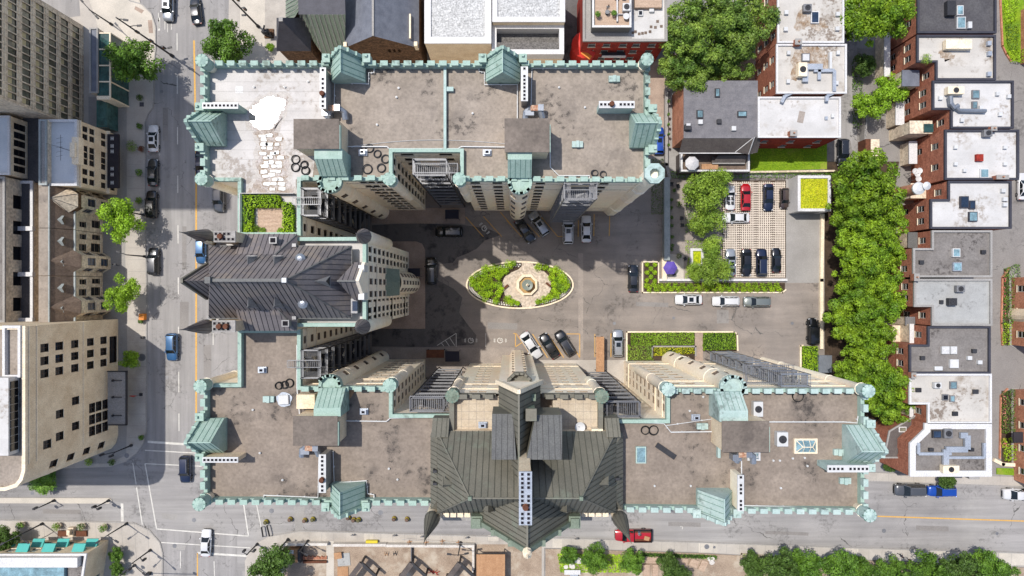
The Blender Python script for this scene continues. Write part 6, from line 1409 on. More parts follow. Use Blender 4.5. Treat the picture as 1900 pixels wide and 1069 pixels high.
def chair(px,py,rot,label,z0=.18,ma='metal_dark',grp='dark garden chairs'):
    c=P(px,py,.5); t=thing('garden_chair',label,'chair',(c.x,c.y,z0),grp); t['_w']=(0,0,0); t.rotation_euler=(0,0,R_(rot))
    m=MB(); m.box(-.28,.28,-.28,.28,.4,.46); m.build('seat',ma,t); m=MB(); m.box(-.28,.28,.24,.3,.46,.95); m.build('backrest',ma,t)
    for x in(-.25,.25):
        for y in(-.25,.25): m=MB(); m.beam((x,y,0),(x,y,.4),.05); m.build('leg',ma,t)
    return t
for i_,(x,y,r_) in enumerate([(1246,342,0),(1258,345,20),(1265,405,90),(1266,418,90),(1271,480,30),(1250,508,200)]): chair(x,y,r_,['dark chair at the top left of the garden terrace','dark chair at the top right of the garden terrace','dark chair beside the olive trees, upper of two','dark chair beside the olive trees, lower of two','dark chair left of the white planter box','dark chair below the purple parasol'][i_])
for i_,(x,y,r_) in enumerate([(1250,354,4),(1259,379,6),(1245,371,3.4),(1245,386,3.4),(1245,404,3.8),(1245,419,3.8),(1246,440,4),(1246,456,4),(1245,463,4),(1259,475,6),(1269,353,4)]):
    shrub(x,y,r_,'leaf_dark','potted plant beside the grey garden wall, %s counted downwards'%ORD[i_] if r_<6 else ('larger potted plant in the middle of the upper terrace' if y<400 else 'larger potted plant above the purple parasol'),h=.7,n=180,leaf=.16,pot='stone_grey',cat='potted plant',name='potted_plant')
# garage with green roof
g=thing('garage','small cream garage with a square bright yellow-green planted roof','garage',P(1510,362,0))
pg=ccw(rp([(1480,326),(1541,326),(1541,392),(1480,392)],4)); m=MB()
for i in range(4): wall(m,pg[i],pg[(i+1)%4],0,4.0,())
m.build('wall','parapet_white',g); m=MB(); ring(m,pg,-.02,.45,3.6,4.1); m.build('parapet','parapet_white',g); m=MB(); m.face([(x,y,3.8) for x,y in offset(pg,.4)]); m.build('planted_roof','green_roof',g)
m=MB(); poly=offset(pg,.45); xs=[p[0] for p in poly]; ys=[p[1] for p in poly]
for _ in range(2600): leafq(m,Vector((random.uniform(min(xs),max(xs)),random.uniform(min(ys),max(ys)),3.84+random.random()*.08)),Vector((random.gauss(0,.3),random.gauss(0,.3),1)).normalized(),.2)
m.build('sedum','leaf_yellow',g)
m=MB(); yy=pg[0][1]; m.box(pg[0][0]+1,pg[0][0]+4.3,yy-.04,yy,0,2.6); m.build('door','metal_grey',g)
# ramp roof, porch, utility cabinet, cart
t=thing('ramp_canopy','long narrow tan canopy beside the silver car in the courtyard','canopy',P(1113,660,0)); a=P(1106,625,2.6); b=P(1121,690,2.6); m=MB(); m.box(a.x,b.x,a.y,b.y,2.45,2.6); m.build('roof','wood_tan',t); m=MB()
for x in(a.x+.1,b.x-.1):
    for y in(a.y-.1,(a.y+b.y)/2,b.y+.1): m.beam((x,y,0),(x,y,2.45),.1)
m.build('post','metal_dark',t)
t=thing('entrance_porch','wooden brown porch roof on the lower apron beside the navy canopy','porch',P(808,657,0)); a=P(791,649,2.8); b=P(824,664,2.8); m=MB(); m.box(a.x,b.x,a.y,b.y,2.6,2.8); m.build('roof','wood_brown',t); m=MB()
for x in(a.x+.1,b.x-.1): m.beam((x,a.y-.1,.1),(x,a.y-.1,2.6),.1)
m.build('post','metal_dark',t)
m=MB(); a=P(1520,660,1.4); b=P(1543,691,1.4); m.box(a.x,b.x,a.y,b.y,.05,1.4); m.box(a.x-.05,b.x+.05,a.y+.05,b.y-.05,1.4,1.46); m.box(a.x-.03,a.x,b.y+.3,a.y-.3,.2,1.2); tag(m.build('utility_cabinet','galvanised',loc=P(1530,675,0)),'pale grey utility cabinet right of the bright clipped hedge','cabinet')
# ---------------- neighbouring buildings ----------------
def bld(name,label,cat,pts,z,wm_,dm,cm,pw=.3,ph=.35,win=None,group=None,z0=0,roofz=None,wk=None,cren_=None,skirt=True):
    """flat-roofed building; pts: roof outline in photo pixels at height z; win: {edge:(fractions,[sill heights],w,h)}"""
    poly=ccw(rp(pts,z)); cx=sum(p[0] for p in poly)/len(poly); cy=sum(p[1] for p in poly)/len(poly)
    t=thing(name,label,cat,(cx,cy,z0),group); m=MB(); wk=wk or dict(fm='frame_white',gm='glass_dark',bars=1,sill=.12)
    for i in range(len(poly)):
        A,B=poly[i],poly[(i+1)%len(poly)]; ops=[]; L=(Vector(B)-Vector(A)).length; d=(Vector(B)-Vector(A)).normalized()
        face='W' if d.y<-.7 else 'E' if d.y>.7 else 'S' if d.x>.7 else 'N' if d.x<-.7 else 'D'
        if win:
            for key,(fr,zs,w_,h_) in win.items():
                if key==face or key==i:
                    if isinstance(fr,(int,float)): k=max(1,int(L/fr)); fr_=[(j+.5)/k for j in range(k)]
                    elif L<4: fr_=[.5]
                    else: fr_=fr
                    ops+=[(f*L,zz,w_,h_) for f in fr_ for zz in zs if L>w_+.6]
        wall(m,A,B,z0,z-.03,ops,t,rec=.14,**wk)
    m.build('wall',wm_,t); m=MB(); m.face([(x,y,z-ph) for x,y in offset(poly,pw*.6)]); m.build('roof',dm,t)
    if cm: m=MB(); ring(m,poly,-.05,pw,z-ph-.02,z,0); m.build('parapet',cm,t)
    return t,poly
def rbox(t,name,x0,y0,x1,y1,z,h,ma,mt=None,bevel=0):
    a=P(x0,y0,z+h); b=P(x1,y1,z+h); m=MB(); m.box(a.x,b.x,b.y,a.y,z,z+h,0); o=m.build(name,ma,t,bevel=bevel); return o
def duct(t,pts,z,w_=.45,h=.4,ma='duct_blue'):
    m=MB(); L=[P(x,y,z+h) for x,y in pts]
    for i,(a,b) in enumerate(zip(L,L[1:])): m.beam((a.x,a.y,z+.15+h/2+i*.004),(b.x,b.y,z+.15+h/2+i*.004),w_,h)
    m.build('air_duct',ma,t)
def chim(t,x0,y0,x1,y1,z,h,ma='brick_red',pot=True):
    a=P(x0,y0,z+h); b=P(x1,y1,z+h); m=MB(); m.box(a.x,b.x,b.y,a.y,z-.4,z+h-.1,0); m.box(a.x-.05,b.x+.05,b.y-.05,a.y+.05,z+h-.1,z+h,1); c=m.build('chimney',[ma,'parapet_grey'],t)
    if pot: m=MB(); m.lathe(((a.x+b.x)/2,(a.y+b.y)/2,z+h),[(.16,0),(.13,.35)],10,0); m.build('chimney_pot','rust',c)
# --- right-hand brick row ---
HZ=9.5; WW={'W':([.27,.7],[1.5,6.0],1.0,1.7)}
GR='brick row houses at the right'
def rh(label,pts,roof,cop,win=WW,z=HZ,pw=.28,ph=.35,brick='brick_red',**k): return bld('brick_house',label,'row house',pts,z,brick,roof,cop,pw,ph,win,GR,**k)[0]
R1=rh('brick house with dark grey flat roof and two white skylights at the top right',[(1703,-30),(1849,-30),(1849,61),(1703,61)],'roof_dark','parapet_dark')
skylight(R1,1776,10,1788,28,HZ-.35,'metal_white',False); skylight(R1,1776,31,1792,53,HZ-.35,'metal_white',False,h=.3); rbox(R1,'roof_vent',1797,40,1804,52,HZ-.35,.5,'metal_white'); rbox(R1,'dark_hatch',1758,1,1774,28,HZ-.35,.9,'metal_dark')
R2=rh('brick house with stained pale grey roof and a long tan cooling unit',[(1702,65),(1848,65),(1848,148),(1737,148),(1737,115),(1702,115)],'roof_white_stained','parapet_dark')
acunit('rooftop_cooler','long tan and white cooling unit on the stained pale grey roof',1772,86,HZ-.3,4.2,1.5,.9,'stone_trim',False); 
for x,y in((1836,80),(1837,99),(1836,137)): rbox(R2,'roof_vent',x-3,y-4,x+4,y+4,HZ-.35,.5,'duct_blue')
shrub(1719,110,10,'leaf_olive','olive shrub growing on the notch of the stained roof',z0=HZ-.4,h=1.0)
R3=rh('brick house with white roof, tan cooler and grey curved duct',[(1731,150),(1881,150),(1881,238),(1765,238),(1765,203),(1731,203)],'roof_white','parapet_dark')
acunit('rooftop_cooler','tan cooler with round fan feeding the curved silver duct',1766,171,HZ-.3,2.6,1.2,1.0,'stone_trim')
m=MB(); m.tube([P(1763,178,HZ+.6),P(1764,192,HZ+.4),P(1770,200,HZ+.3),P(1778,196,HZ+.3)],.4,8); m.tube([P(1775,200,HZ+.3),P(1780,205,HZ+.2),P(1829,206,HZ+.2)],.32,8); m.build('air_duct','galvanised',R3)
skylight(R3,1804,167,1818,183,HZ-.35,'metal_grey',False,h=.3); skylight(R3,1804,188,1814,202,HZ-.35,'metal_grey',False,h=.3)
for x,y in((1746,181),(1852,173),(1857,211),(1786,222),(1821,199),(1873,178)): rbox(R3,'roof_vent',x-3,y-3,x+3.5,y+4,HZ-.35,.45,'metal_white')
chim(R3,1840,234,1850,242,HZ,.8)
R4=rh('brick house with plain white roof and one red-brown hatch',[(1754,241),(1891,241),(1891,333),(1754,333)],'roof_white','parapet_dark')
rbox(R4,'red_hatch',1812,286,1825,299,HZ-.35,.5,'brick_dark'); skylight(R4,1819,313,1835,330,HZ-.35,'metal_white',False,h=.3)
for x,y in((1774,273),(1774,304),(1866,273),(1866,304),(1791,316)): rbox(R4,'roof_vent',x-3,y-3,x+3.5,y+3,HZ-.35,.45,'metal_white')
acunit('rooftop_cooler','small grey cooler near the upper edge of the plain white roof',1827,249,HZ-.3,1.3,1.1,.8,'metal_grey'); chim(R4,1850,325,1872,332,HZ,.9)
R5=rh('brick house with bright white roof and three dark-framed skylights',[(1760,336),(1877,336),(1877,424),(1727,424),(1727,370),(1760,370)],'roof_white','parapet_dark')
skylight(R5,1782,364,1798,386,HZ-.35,'parapet_dark',False,'glass_blue'); skylight(R5,1799,372,1810,388,HZ-.35,'parapet_dark',False,'glass_blue'); skylight(R5,1798,393,1814,411,HZ-.35,'parapet_dark',False,'skylight_glass')
for x,y in((1866,369),(1866,379),(1863,353)): rbox(R5,'roof_vent',x-4,y-3,x+4,y+4,HZ-.35,.5,'metal_white')
R6=rh('brick house with taupe-grey flat roof below the bright white roof',[(1730,428),(1841,428),(1841,514),(1695,514),(1695,461),(1730,461)],'roof_grey','parapet_grey')
skylight(R6,1768,461,1782,477,HZ-.35,'metal_white',False,h=.4); skylight(R6,1769,487,1785,503,HZ-.35,'duct_blue',False,h=.4)
for x,y in((1711,486),(1826,467)): rbox(R6,'roof_vent',x-4,y-3,x+4,y+4,HZ-.35,.45,'metal_dark')
chim(R6,1697,508,1706,521,HZ,.8)
R7=rh('brick house with light grey roof and black cooler',[(1697,518),(1841,518),(1841,604),(1730,604),(1730,569),(1697,569)],'roof_lightgrey','parapet_grey')
acunit('rooftop_cooler','black cooler on the light grey roof',1762,560,HZ-.3,1.3,1.2,.8,'metal_dark'); acunit('rooftop_cooler','dark framed fan unit at the top of the light grey roof',1777,536,HZ-.3,1.3,1.1,.7,'metal_grey'); rbox(R7,'roof_vent',1745,557,1751,564,HZ-.35,.4,'metal_dark')
R8=rh('brick house with dark taupe roof and three white skylights',[(1722,606),(1838,606),(1838,693),(1688,693),(1688,640),(1722,640)],'roof_grey','parapet_dark')
for x0,y0,x1,y1 in((1748,643,1762,657),(1764,643,1776,657),(1763,667,1779,683)): skylight(R8,x0,y0,x1,y1,HZ-.35,'metal_white',False,'parapet_white',h=.4)
for x,y in((1713,664),(1809,651),(1800,664),(1819,672)): rbox(R8,'roof_vent',x-4,y-3,x+4,y+4,HZ-.35,.45,'metal_dark' if x in(1713,1809) else 'metal_white')
rbox(R8,'curved_hood',1735,680,1750,688,HZ-.35,.5,'metal_white',bevel=.12)
R9=rh('brick house with white parapet and streaky white roof above the duct-covered roof',[(1688,694),(1840,694),(1840,786),(1722,786),(1722,750),(1688,750)],'roof_white_stained','parapet_white')
for x0,y0,x1,y1 in((1763,708,1776,722),(1749,732,1760,743),(1763,734,1772,746)): skylight(R9,x0,y0,x1,y1,HZ-.35,'metal_grey',False,'glass_dark' if y0==732 else 'skylight_glass',h=.3)
for x,y in((1705,724),(1811,727),(1773,768)): rbox(R9,'roof_vent',x-5,y-4,x+5,y+4,HZ-.35,.3,'metal_dark')
acunit('rooftop_cooler','small white and tan cooler on the streaky white roof',1735,714,HZ-.3,1.1,.9,.7); chim(R9,1692,692,1700,702,HZ,.8)
R10=rh('brick house with slanted wall and pale blue ducts across its grey roof',[(1716,786),(1840,786),(1840,884),(1689,884),(1689,823),(1716,797)],'roof_grey','parapet_white',win={'D':([.3,.7],[1.5,4.5,7],1.0,1.5),'W':([.4],[1.5,4.5],1,1.5)},pw=.9,ph=.4)
duct(R10,[(1704,822),(1704,842),(1765,842)],HZ-.3); duct(R10,[(1755,872),(1755,834),(1795,834),(1795,808),(1782,808)],HZ-.3,.9,.5); duct(R10,[(1760,849),(1826,849),(1826,822)],HZ-.3,.4)
acunit('rooftop_cooler','tan cooler with one fan at the foot of the pale blue ducts',1757,868,HZ-.3,2.6,1.2,1.0,'stone_trim'); acunit('rooftop_cooler','square light cooler beside a dark skylight on the ducted roof',1755,803,HZ-.3,1.3,1.5,.6,'metal_grey')
skylight(R10,1731,799,1747,813,HZ-.35,'metal_dark',False,'glass_blue',h=.4)
for x,y in((1729,835),(1804,835)): rbox(R10,'roof_vent',x-4,y-3,x+4,y+3,HZ-.35,.5,'metal_dark')
chim(R10,1799,882,1817,889,HZ-1,.8,'metal_grey',False)
# lower brick annex with slanted roof edge
A1=bld('brick_annex','brown brick annex with two rooflights left of the ducted roof','annex',[(1650,800),(1716,760),(1716,798),(1686,824),(1686,850),(1640,850)],6,'brick_red','shingle_brown','parapet_grey',.2,.2,{'W':([.5],[1.5],1,1.4)})[0]
skylight(A1,1668,792,1682,802,5.8,'parapet_white',False,'glass_pale',h=.15)
hedge([(1655,812),(1671,812),(1684,850),(1684,880),(1660,870)],3.0,'leaf_dark','climbing greenery against the slanted brick house','climbing plant','climbing_plant',dens=30,leaf=.3,core=False); tree('dark',1650,862,14,'low dark bush at the corner of the lower street pavement','bush',name='bush')
tree('dark',1757,890,17,'small green street tree below the ducted roof','tree',name='street_tree')
# back porches on the alley side
for i_,(x0,y0,x1,y1,z_,ma,l) in enumerate([(1641,60,1652,142,3.2,'parapet_white','white painted back porch beside the shady lane'),(1674,130,1706,160,6.5,'slate_blue','blue-grey sheet metal porch roof between two brick walls'),(1662,188,1678,232,3.2,'parapet_white','white back porch wall below the blue-grey porch roof'),(1688,224,1730,248,6.5,'stone_grey','grey back balcony with a teal glass screen'),(1687,262,1702,304,3.0,'parapet_white','white back extension beside the lane bollard'),(1690,340,1730,368,3.5,'stone_grey','grey back extension beside the brick chimney stack'),(1685,431,1703,460,5.5,'grey_sheet','grey ribbed porch roof beside the taupe roof'),(1680,588,1698,604,5.0,'metal_grey','grey balcony between the two brick walls'),(1656,604,1688,636,3,'stone_grey','paved back terrace with a white table'),(1688,601,1696,637,6,'parapet_white','white rounded porch awning'),(1688,752,1695,774,6,'parapet_white','white narrow awning below the streaky roof')]):
    a=P(x0,y0,z_); b=P(x1,y1,z_); t=thing('back_porch',l,'porch',((a.x+b.x)/2,(a.y+b.y)/2,0)); m=MB(); m.box(a.x,b.x,b.y,a.y,z_-.2,z_); m.build('roof',ma,t); m=MB(); m.box(a.x+.1,b.x,b.y+.1,a.y-.1,0,z_-.2); m.build('wall','stone_grey' if i_!=8 else 'brick_red',t)
    if i_==3: m=MB(); m.box(a.x+(b.x-a.x)*.6,b.x,b.y+.2,a.y-.6,z_+.01,z_+.3); m.build('glass_screen','glass_teal',t)
t=thing('brick_chimney_stack','tall round brick chimney stack with white and metal caps at the back lane','chimney',P(1652,420,0)); m=MB()
b0=P(1703,350,11.0); m.lathe((b0.x,b0.y,0),[(.95,0),(.9,11)],16); m.build('stack','brick_orange',t,smooth=True); m=MB(); m.lathe((b0.x,b0.y,11),[(1.0,0),(1.0,.3),(.5,.6)],14); m.lathe((b0.x+.9,b0.y+.3,11.4),[(.2,-2),(.2,.3),(.65,.5),(.02,.9)],14); m.build('cowl','metal_white',t)
for i_,(x,y) in enumerate([(1702,323),(1706,317),(1698,318),(1704,332)]):
    c=P(x,y,3.5); t=thing('satellite_dish','white dish in the cluster above the brick chimney stack, %s of four'%ORD[i_],'satellite dish',(c.x,c.y,0),'white dishes on the back terrace'); m=MB(); m.lathe((c.x,c.y,3.4),[(.05,0),(.3,.04),(.5,.16),(.52,.18),(.28,.08),(.03,.05)],14); m.build('dish','metal_white',t); m=MB(); m.beam((c.x,c.y,0),(c.x,c.y,3.4),.06); m.build('mast','metal_grey',t)
m=MB(); a=P(1606,258,2.6); b=P(1633,291,2.6); m.box(a.x,a.x+.9,b.y,a.y,0,2.6,0); m.box(a.x+.9,b.x,b.y,a.y,0,2.4,1); tag(m.build('timber_shed',['wood_brown','stone_grey'],loc=P(1620,275,0)),'brown timber shed in the back lane above the tree row','shed')
lowwall('lane_wall','pale low wall on the left of the back lane, covered in scribbled writing',[(1608,215),(1604,290)],.35,1.8,'parapet_grey')
m=MB(); pts=[]; random.seed(3)
c0=P(1606.5,240,1.85)
m.tube([Vector((c0.x+random.uniform(-.12,.12),c0.y+2-.2*k,1.84)) for k in range(18)],.03,4); tag(m.build('graffiti','metal_dark',loc=c0),'black scribbled graffiti on the pale lane wall','graffiti')
for (x0,y0,x1,y1,l,i_) in [(1876,515,1990,640,'brick building with a round bay at the right photo edge',0),(1880,722,1990,890,'brick building with dark awning at the lower right edge',1),(1893,20,1990,120,'brick building at the top right edge',2)]:
    t,_=bld('brick_house',l,'house',[(950+(x0-950)/.9333,534.5+(y0-534.5)/.9333),(2100,534.5+(y0-534.5)/.9333),(2100,534.5+(y1-534.5)/.9333),(950+(x0-950)/.9333,534.5+(y1-534.5)/.9333)],8,'brick_orange','roof_grey','parapet_grey',.3,.3,{'W':(3.5,[1.5,4.8],1.1,1.8)},'brick houses cut by the right edge')
    if i_==0: c=P(1886,585,2); m=MB(); m.lathe((c.x+1.2,c.y,0),[(1.3,0),(1.3,6),(1.4,6.1),(.1,6.6)],12); m.build('bay_window',"stone_trim",t)
    if i_==1: a=P(1881,812,3.5); m=MB(); m.box(a.x,a.x+1.6,a.y-.9,a.y+.9,3.2,3.5); m.build('awning','canopy_dark',t)
lowwall('kerb_wall','curved pale kerb of the upper right garden',[(1857,0),(1861,85),(1868,100),(1876,112)],.25,.3,'brick_orange'); lowwall('kerb_wall','curved kerb of the middle right garden',[(1874,497),(1861,515),(1859,600),(1861,640)],.25,.3,'brick_orange'); lowwall('kerb_wall','curved kerb of the lower right garden',[(1870,722),(1858,735),(1856,850)],.25,.3,'brick_orange'); lowwall('kerb_wall','long white pipe-like kerb crossing at the lower right edge',[(1848,855),(1862,862),(1960,866)],.6,.5,'stone_trim')
sheet('garden_path',[(1872,500),(1885,500),(1885,648),(1872,640)],.12,'sidewalk_grey',.1); sheet('garden_path',[(1876,720),(1890,720),(1890,860),(1876,860)],.12,'sidewalk_grey',.1); sheet('bed_earth',[(1858,-20),(1900,-20),(1900,118),(1876,112),(1861,85)],.1,'lawn',.08); sheet('bed_earth',[(1862,500),(1876,500),(1876,640),(1862,640)],.1,'soil',.08); sheet('bed_earth',[(1858,725),(1878,725),(1878,858),(1858,858)],.1,'soil',.08)
sheet('grass_verge',[(1848,868),(1990,872),(1990,888),(1848,880)],.16,'lawn',.1)
# --- left column of white roofed houses ---
GW2='white roofed houses beside the maples'
M1,_=bld('brick_house','white roofed brick house at the top with a blue skylight and brown stains','row house',[(1443,-40),(1566,-40),(1566,79),(1443,79)],10,'brick_red','roof_white_stained','parapet_white',.25,.3,{'W':(3.2,[1.5,4.5,7.5],1,1.6)},GW2)
skylight(M1,1505,21,1520,43,9.7,'parapet_white',False,'glass_blue'); 
for x,y in((1459,22),(1555,25),(1458,53),(1554,52)): rbox(M1,'roof_vent',x-3,y-3,x+4,y+4,9.7,.5,'metal_white')
acunit('rooftop_cooler','small dark fan unit beside the blue skylight on the top white roof',1495,18,9.7,1.3,1.2,.7,'metal_grey'); chim(M1,1476,72,1488,82,10,.8)
M2,_=bld('brick_house','white roofed house with a large brown puddle stain and box ducts','row house',[(1441,82),(1571,82),(1571,173),(1441,173)],9.8,'brick_red','roof_white_stained','parapet_white',.25,.3,{'W':(3.2,[1.5,4.5,7.2],1,1.6)},GW2)
random.seed(31)
def stain(t,pts,z,jit=.25): blob(pts,z,'puddle_stain','puddle_brown',t,jit,4)
stain(M2,[(1469,112),(1478,93),(1500,84),(1522,88),(1534,104),(1540,128),(1520,130),(1496,128),(1480,148),(1468,150),(1470,130)],9.53); stain(M1,[(1478,30),(1490,16),(1500,30),(1512,40),(1530,38),(1536,52),(1520,58),(1500,50),(1484,58),(1474,54)],9.72); stain(R2,[(1742,98),(1752,88),(1764,98),(1772,104),(1764,112),(1752,114)],9.17); stain(R1,[(1738,22),(1752,8),(1790,6),(1800,20),(1788,40),(1770,44),(1744,38)],9.17) if 0 else None; skylight(M2,1488,99,1503,114,9.5,'metal_grey',False,'metal_white')
duct(M2,[(1494,152),(1494,124),(1526,124)],9.5,.9,.5); duct(M2,[(1510,131),(1548,131),(1548,170)],9.5,.5); duct(M2,[(1520,120),(1520,148)],9.5,.5); duct(M2,[(1541,97),(1541,128)],9.5,.4,.5,'metal_white')
acunit('rooftop_cooler','tan cooler with black fan beside the brown puddle stain',1484,133,9.5,1.4,2.2,1.1,'stone_trim')
for x,y in((1464,97),(1556,97),(1553,153),(1463,150)): rbox(M2,'roof_vent',x-3,y-3,x+3,y+4,9.5,.5,'metal_white')
M3,_=bld('brick_house','lower white roofed house above the small lawn with a wire mat on it','row house',[(1407,180),(1560,180),(1560,255),(1407,255)],9,'brick_dark','roof_white','parapet_white',.25,.3,{'S':(3.4,[1.5,5],1.1,1.6),'W':(3,[1.5,5],1,1.5)},GW2)
m=MB(); m.obox((P(1487,217,8.8).x,P(1487,217,8.8).y,8.68),1.0,1.9,.03,R_(-12)); m.build('wire_mat','paver_grey',M3); rbox(M3,'blue_box',1531,216,1536,222,8.7,.3,'duct_blue'); rbox(M3,'roof_vent',1543,211,1548,218,8.7,.4,'metal_white')
chim(M3,1467,242,1479,252,9,1.0); duct(M3,[(1450,190),(1456,178),(1470,172)],9,.5); duct(M3,[(1534,188),(1534,178),(1548,172)],9,.5)
m=MB()
for k in range(5): a=P(1411+k*13,262,5); m.box(a.x-.5,a.x+.5,a.y-.3,a.y+1.5,3,5)
# --- shingled house with roof deck ---
HS=thing('shingled_house','grey shingled house with skylights, lower brown roof and walled deck','house',P(1335,235,0)); z=8.6
pg=ccw(rp([(1270,150),(1404,150),(1404,255),(1270,255)],z)); m=MB()
for i in range(4): wall(m,pg[i],pg[(i+1)%4],0,z-.05,())
m.build('wall','brick_orange',HS); 
a=P(1270,150,z); b=P(1404,255,z); m=MB(); m.box(a.x-.15,b.x+.15,b.y-.15,a.y,z-.05,z+.1,0)
for k in range(1,9): yy=b.y+(a.y-b.y)*k/9; m.box(a.x-.15,b.x+.15,yy,yy+.03,z+.1,z+.115,0)
m.build('upper_roof','shingle_grey',HS)
m=MB(); y0=b.y-.15; c=P(1268,284,6.2); roofplane(m,[(a.x-.3,c.y,6.2),(b.x+.2,c.y,6.2),(b.x+.2,y0,z),(a.x-.3,y0,z)],0)
m.face([(b.x+.2,c.y,6.2),(b.x+.2,y0,6.2),(b.x+.2,y0,z)],0)
d1=P(1388,284,6.2); roofplane(m,[(d1.x-2.2,c.y+.1,6.25),(d1.x,c.y-.25,6.4),(d1.x,y0,z+.5),(d1.x-.1,y0,z+.1)],0); roofplane(m,[(d1.x,c.y-.25,6.4),(d1.x+1.6,c.y+.1,6.1),(d1.x+1.5,y0+.5,z-.3),(d1.x,y0,z+.5)],0)
m.build('lower_roof','shingle_brown',HS); m=MB(); m.beam((a.x-.3,c.y,6.15),(b.x+.2,c.y,6.15),.2,.2); m.beam((d1.x,c.y-.25,6.45),(d1.x,y0,z+.55),.12,.1); m.beam((d1.x-2.2,c.y+.1,6.3),(d1.x-.1,y0,z+.12),.1,.1); m.build('roof_trim','parapet_white',HS)
for x0,y0_,x1,y1_ in((1293,204,1305,219),(1369,206,1386,217),(1327,164,1336,180)): skylight(HS,x0,y0_,x1,y1_,z+.1,'metal_dark',False,'skylight_glass',h=.3)
for x,y,ma in((1300,226,'metal_white'),(1335,225,'metal_dark'),(1362,238,'metal_white')): rbox(HS,'roof_vent',x-4,y-4,x+4,y+4,z+.1,.5,ma)
m=MB(); p0=P(1312,239,z+.5); t=thing('barbecue','covered dark barbecue on the edge of the grey shingle roof','barbecue',P(1276,236,z+.1)); c=P(1276,236,z+.6); m=MB(); m.box(c.x-.5,c.x+.5,c.y-.5,c.y+.4,z+.1,z+1); m.build('body','metal_dark',t,bevel=.05); m=MB(); m.box(c.x-.35,c.x+.35,c.y+.1,c.y+.5,z+1,z+1.15); m.build('lid','white_canvas',t,bevel=.05)
dk2=ccw(rp([(1262,284),(1388,284),(1388,319),(1262,319)],3.2)); m=MB()
for i in range(4): wall(m,dk2[i],dk2[(i+1)%4],0,3.2,())
m.build('deck_wall','shingle_brown',HS); m=MB(); m.face([(x,y,3.0) for x,y in offset(dk2,.2)]); m.build('deck_floor','mansard_brown',HS); m=MB(); ring(m,dk2,-.05,.25,2.98,3.9,skip=(2,)); m.build('deck_parapet','parapet_white',HS)
m=MB(); a=P(1322,290,3.9); b=P(1383,303,3.9); roofplane(m,[(a.x,b.y,3.7),(b.x,b.y,3.7),(b.x,a.y,4.6),(a.x+.8,a.y,4.6)],0); m.beam((a.x,b.y,3.7),(b.x,b.y,3.7),.2,.2,1); m.box(a.x,b.x,b.y,a.y,3,3.6,0); m.build('deck_roof',['shingle_brown','parapet_grey'],HS)
m=MB(); m.obox(P(1316,310,3.0),2.8,.9,.45); tag(m.build('wooden_bench','wood_tan',loc=P(1316,310,3)),'long tan wooden bench beside the white octagonal parasol','bench')
lowwall('boundary_wall','pale boundary wall between the side lane and the shingled house',[(1237,165),(1237,305),(1243,330)],.5,1.2,'parapet_grey'); sheet('side_yard',[(1240,165),(1262,165),(1262,330),(1240,330)],.1,'sidewalk_grey',.09)
for i_,y in enumerate((189,213,232,250,270)): shrub(1240,y,3.2,'leaf_mid','small planted pot on the boundary wall, %s counted downwards'%ORD[i_],z0=1.2,h=.4,n=90,leaf=.15,cat='planter',name='wall_planter',pot='soil')
sheet('yard_earth',[(1236,100),(1440,100),(1440,180),(1236,180)],.05,'dirt',.04); sheet('drive_lane',[(1534,262),(1578,262),(1590,330),(1534,330)],.05,'lane_asphalt'); sheet('lawn_base',[(1392,262),(1534,262),(1534,314),(1392,318)],.1,'lawn',.09)
lowwall('boundary_wall','dark boundary wall above the hedge of the paver lot',[(1392,319),(1548,317)],.3,1.0,'stone_grey')
# --- red brick building with deck ---
T,_=bld('brick_building','dark red brick building with grey-rimmed roof and railed terrace','building',[(1082,-40),(1238,-40),(1238,76),(1082,76)],10.5,'brick_dark','roof_white','parapet_grey',.35,.4,{'S':([.12,.3,.5,.66,.85],[1.5,4.8,7.8],1.2,1.5)})
m=MB(); a=P(1082,-40,10.2); b=P(1172,76,10.2); m.box(a.x+.3,b.x,b.y+.3,a.y,10.12,10.2); m.build('side_roof','parapet_grey',T)
z=12.4; pt=ccw(rp([(1099,-40),(1171,-40),(1171,51),(1099,51)],z)); m=MB()
for i in range(4): wall(m,pt[i],pt[(i+1)%4],10.1,z,())
m.build('terrace_wall','grey_sheet',T); m=MB(); ring(m,pt,-.03,.28,12.35,12.55); m.build('terrace_rail','parapet_white',T); m=MB(); m.face([(x,y,12.0) for x,y in offset(pt,.2)]); o=m.build('terrace_floor','wood_deck',T)
m=MB(); a=P(1144,-40,12.4); m.box(a.x,a.x+.2,P(0,40,12.4).y,a.y,12.0,12.5); m.box(a.x,P(1170,0,12.4).x,P(0,27,12.4).y,P(0,26,12.4).y,12,12.5); m.build('terrace_divider','parapet_white',T)
acunit('rooftop_cooler','white fan unit in the fenced corner of the railed terrace',1161,17,12.0,1.2,1.2,.8); 
def rtable(label,px,py,z,r=.5,ma='metal_white'):
    c=P(px,py,z+.7); t=thing('round_table',label,'table',(c.x,c.y,z)); m=MB(); m.lathe((c.x,c.y,z+.66),[(r,0),(r,.05)],18); m.build('tabletop',ma,t); m=MB(); m.beam((c.x,c.y,z),(c.x,c.y,z+.66),.08); m.lathe((c.x,c.y,z),[(.28,0),(.28,.04)],12); m.build('leg','metal_dark',t)
rtable('white round table in the terrace corner below the fan unit',1162,30,12.0,.5); rtable('pale round table at the middle of the railed terrace',1127,22,12.0,.35,'metal_grey')
for i_,(x,y,r_) in enumerate([(1121,43,180),(1129,43,180),(1125,49,0),(1137,49,0)]): chair(x,y,r_,['left dark chair of the upper pair on the railed terrace','right dark chair of the upper pair on the railed terrace','left dark chair at the lower rail of the terrace','right dark chair at the lower rail of the terrace'][i_],z0=12.0,grp='dark terrace chairs')
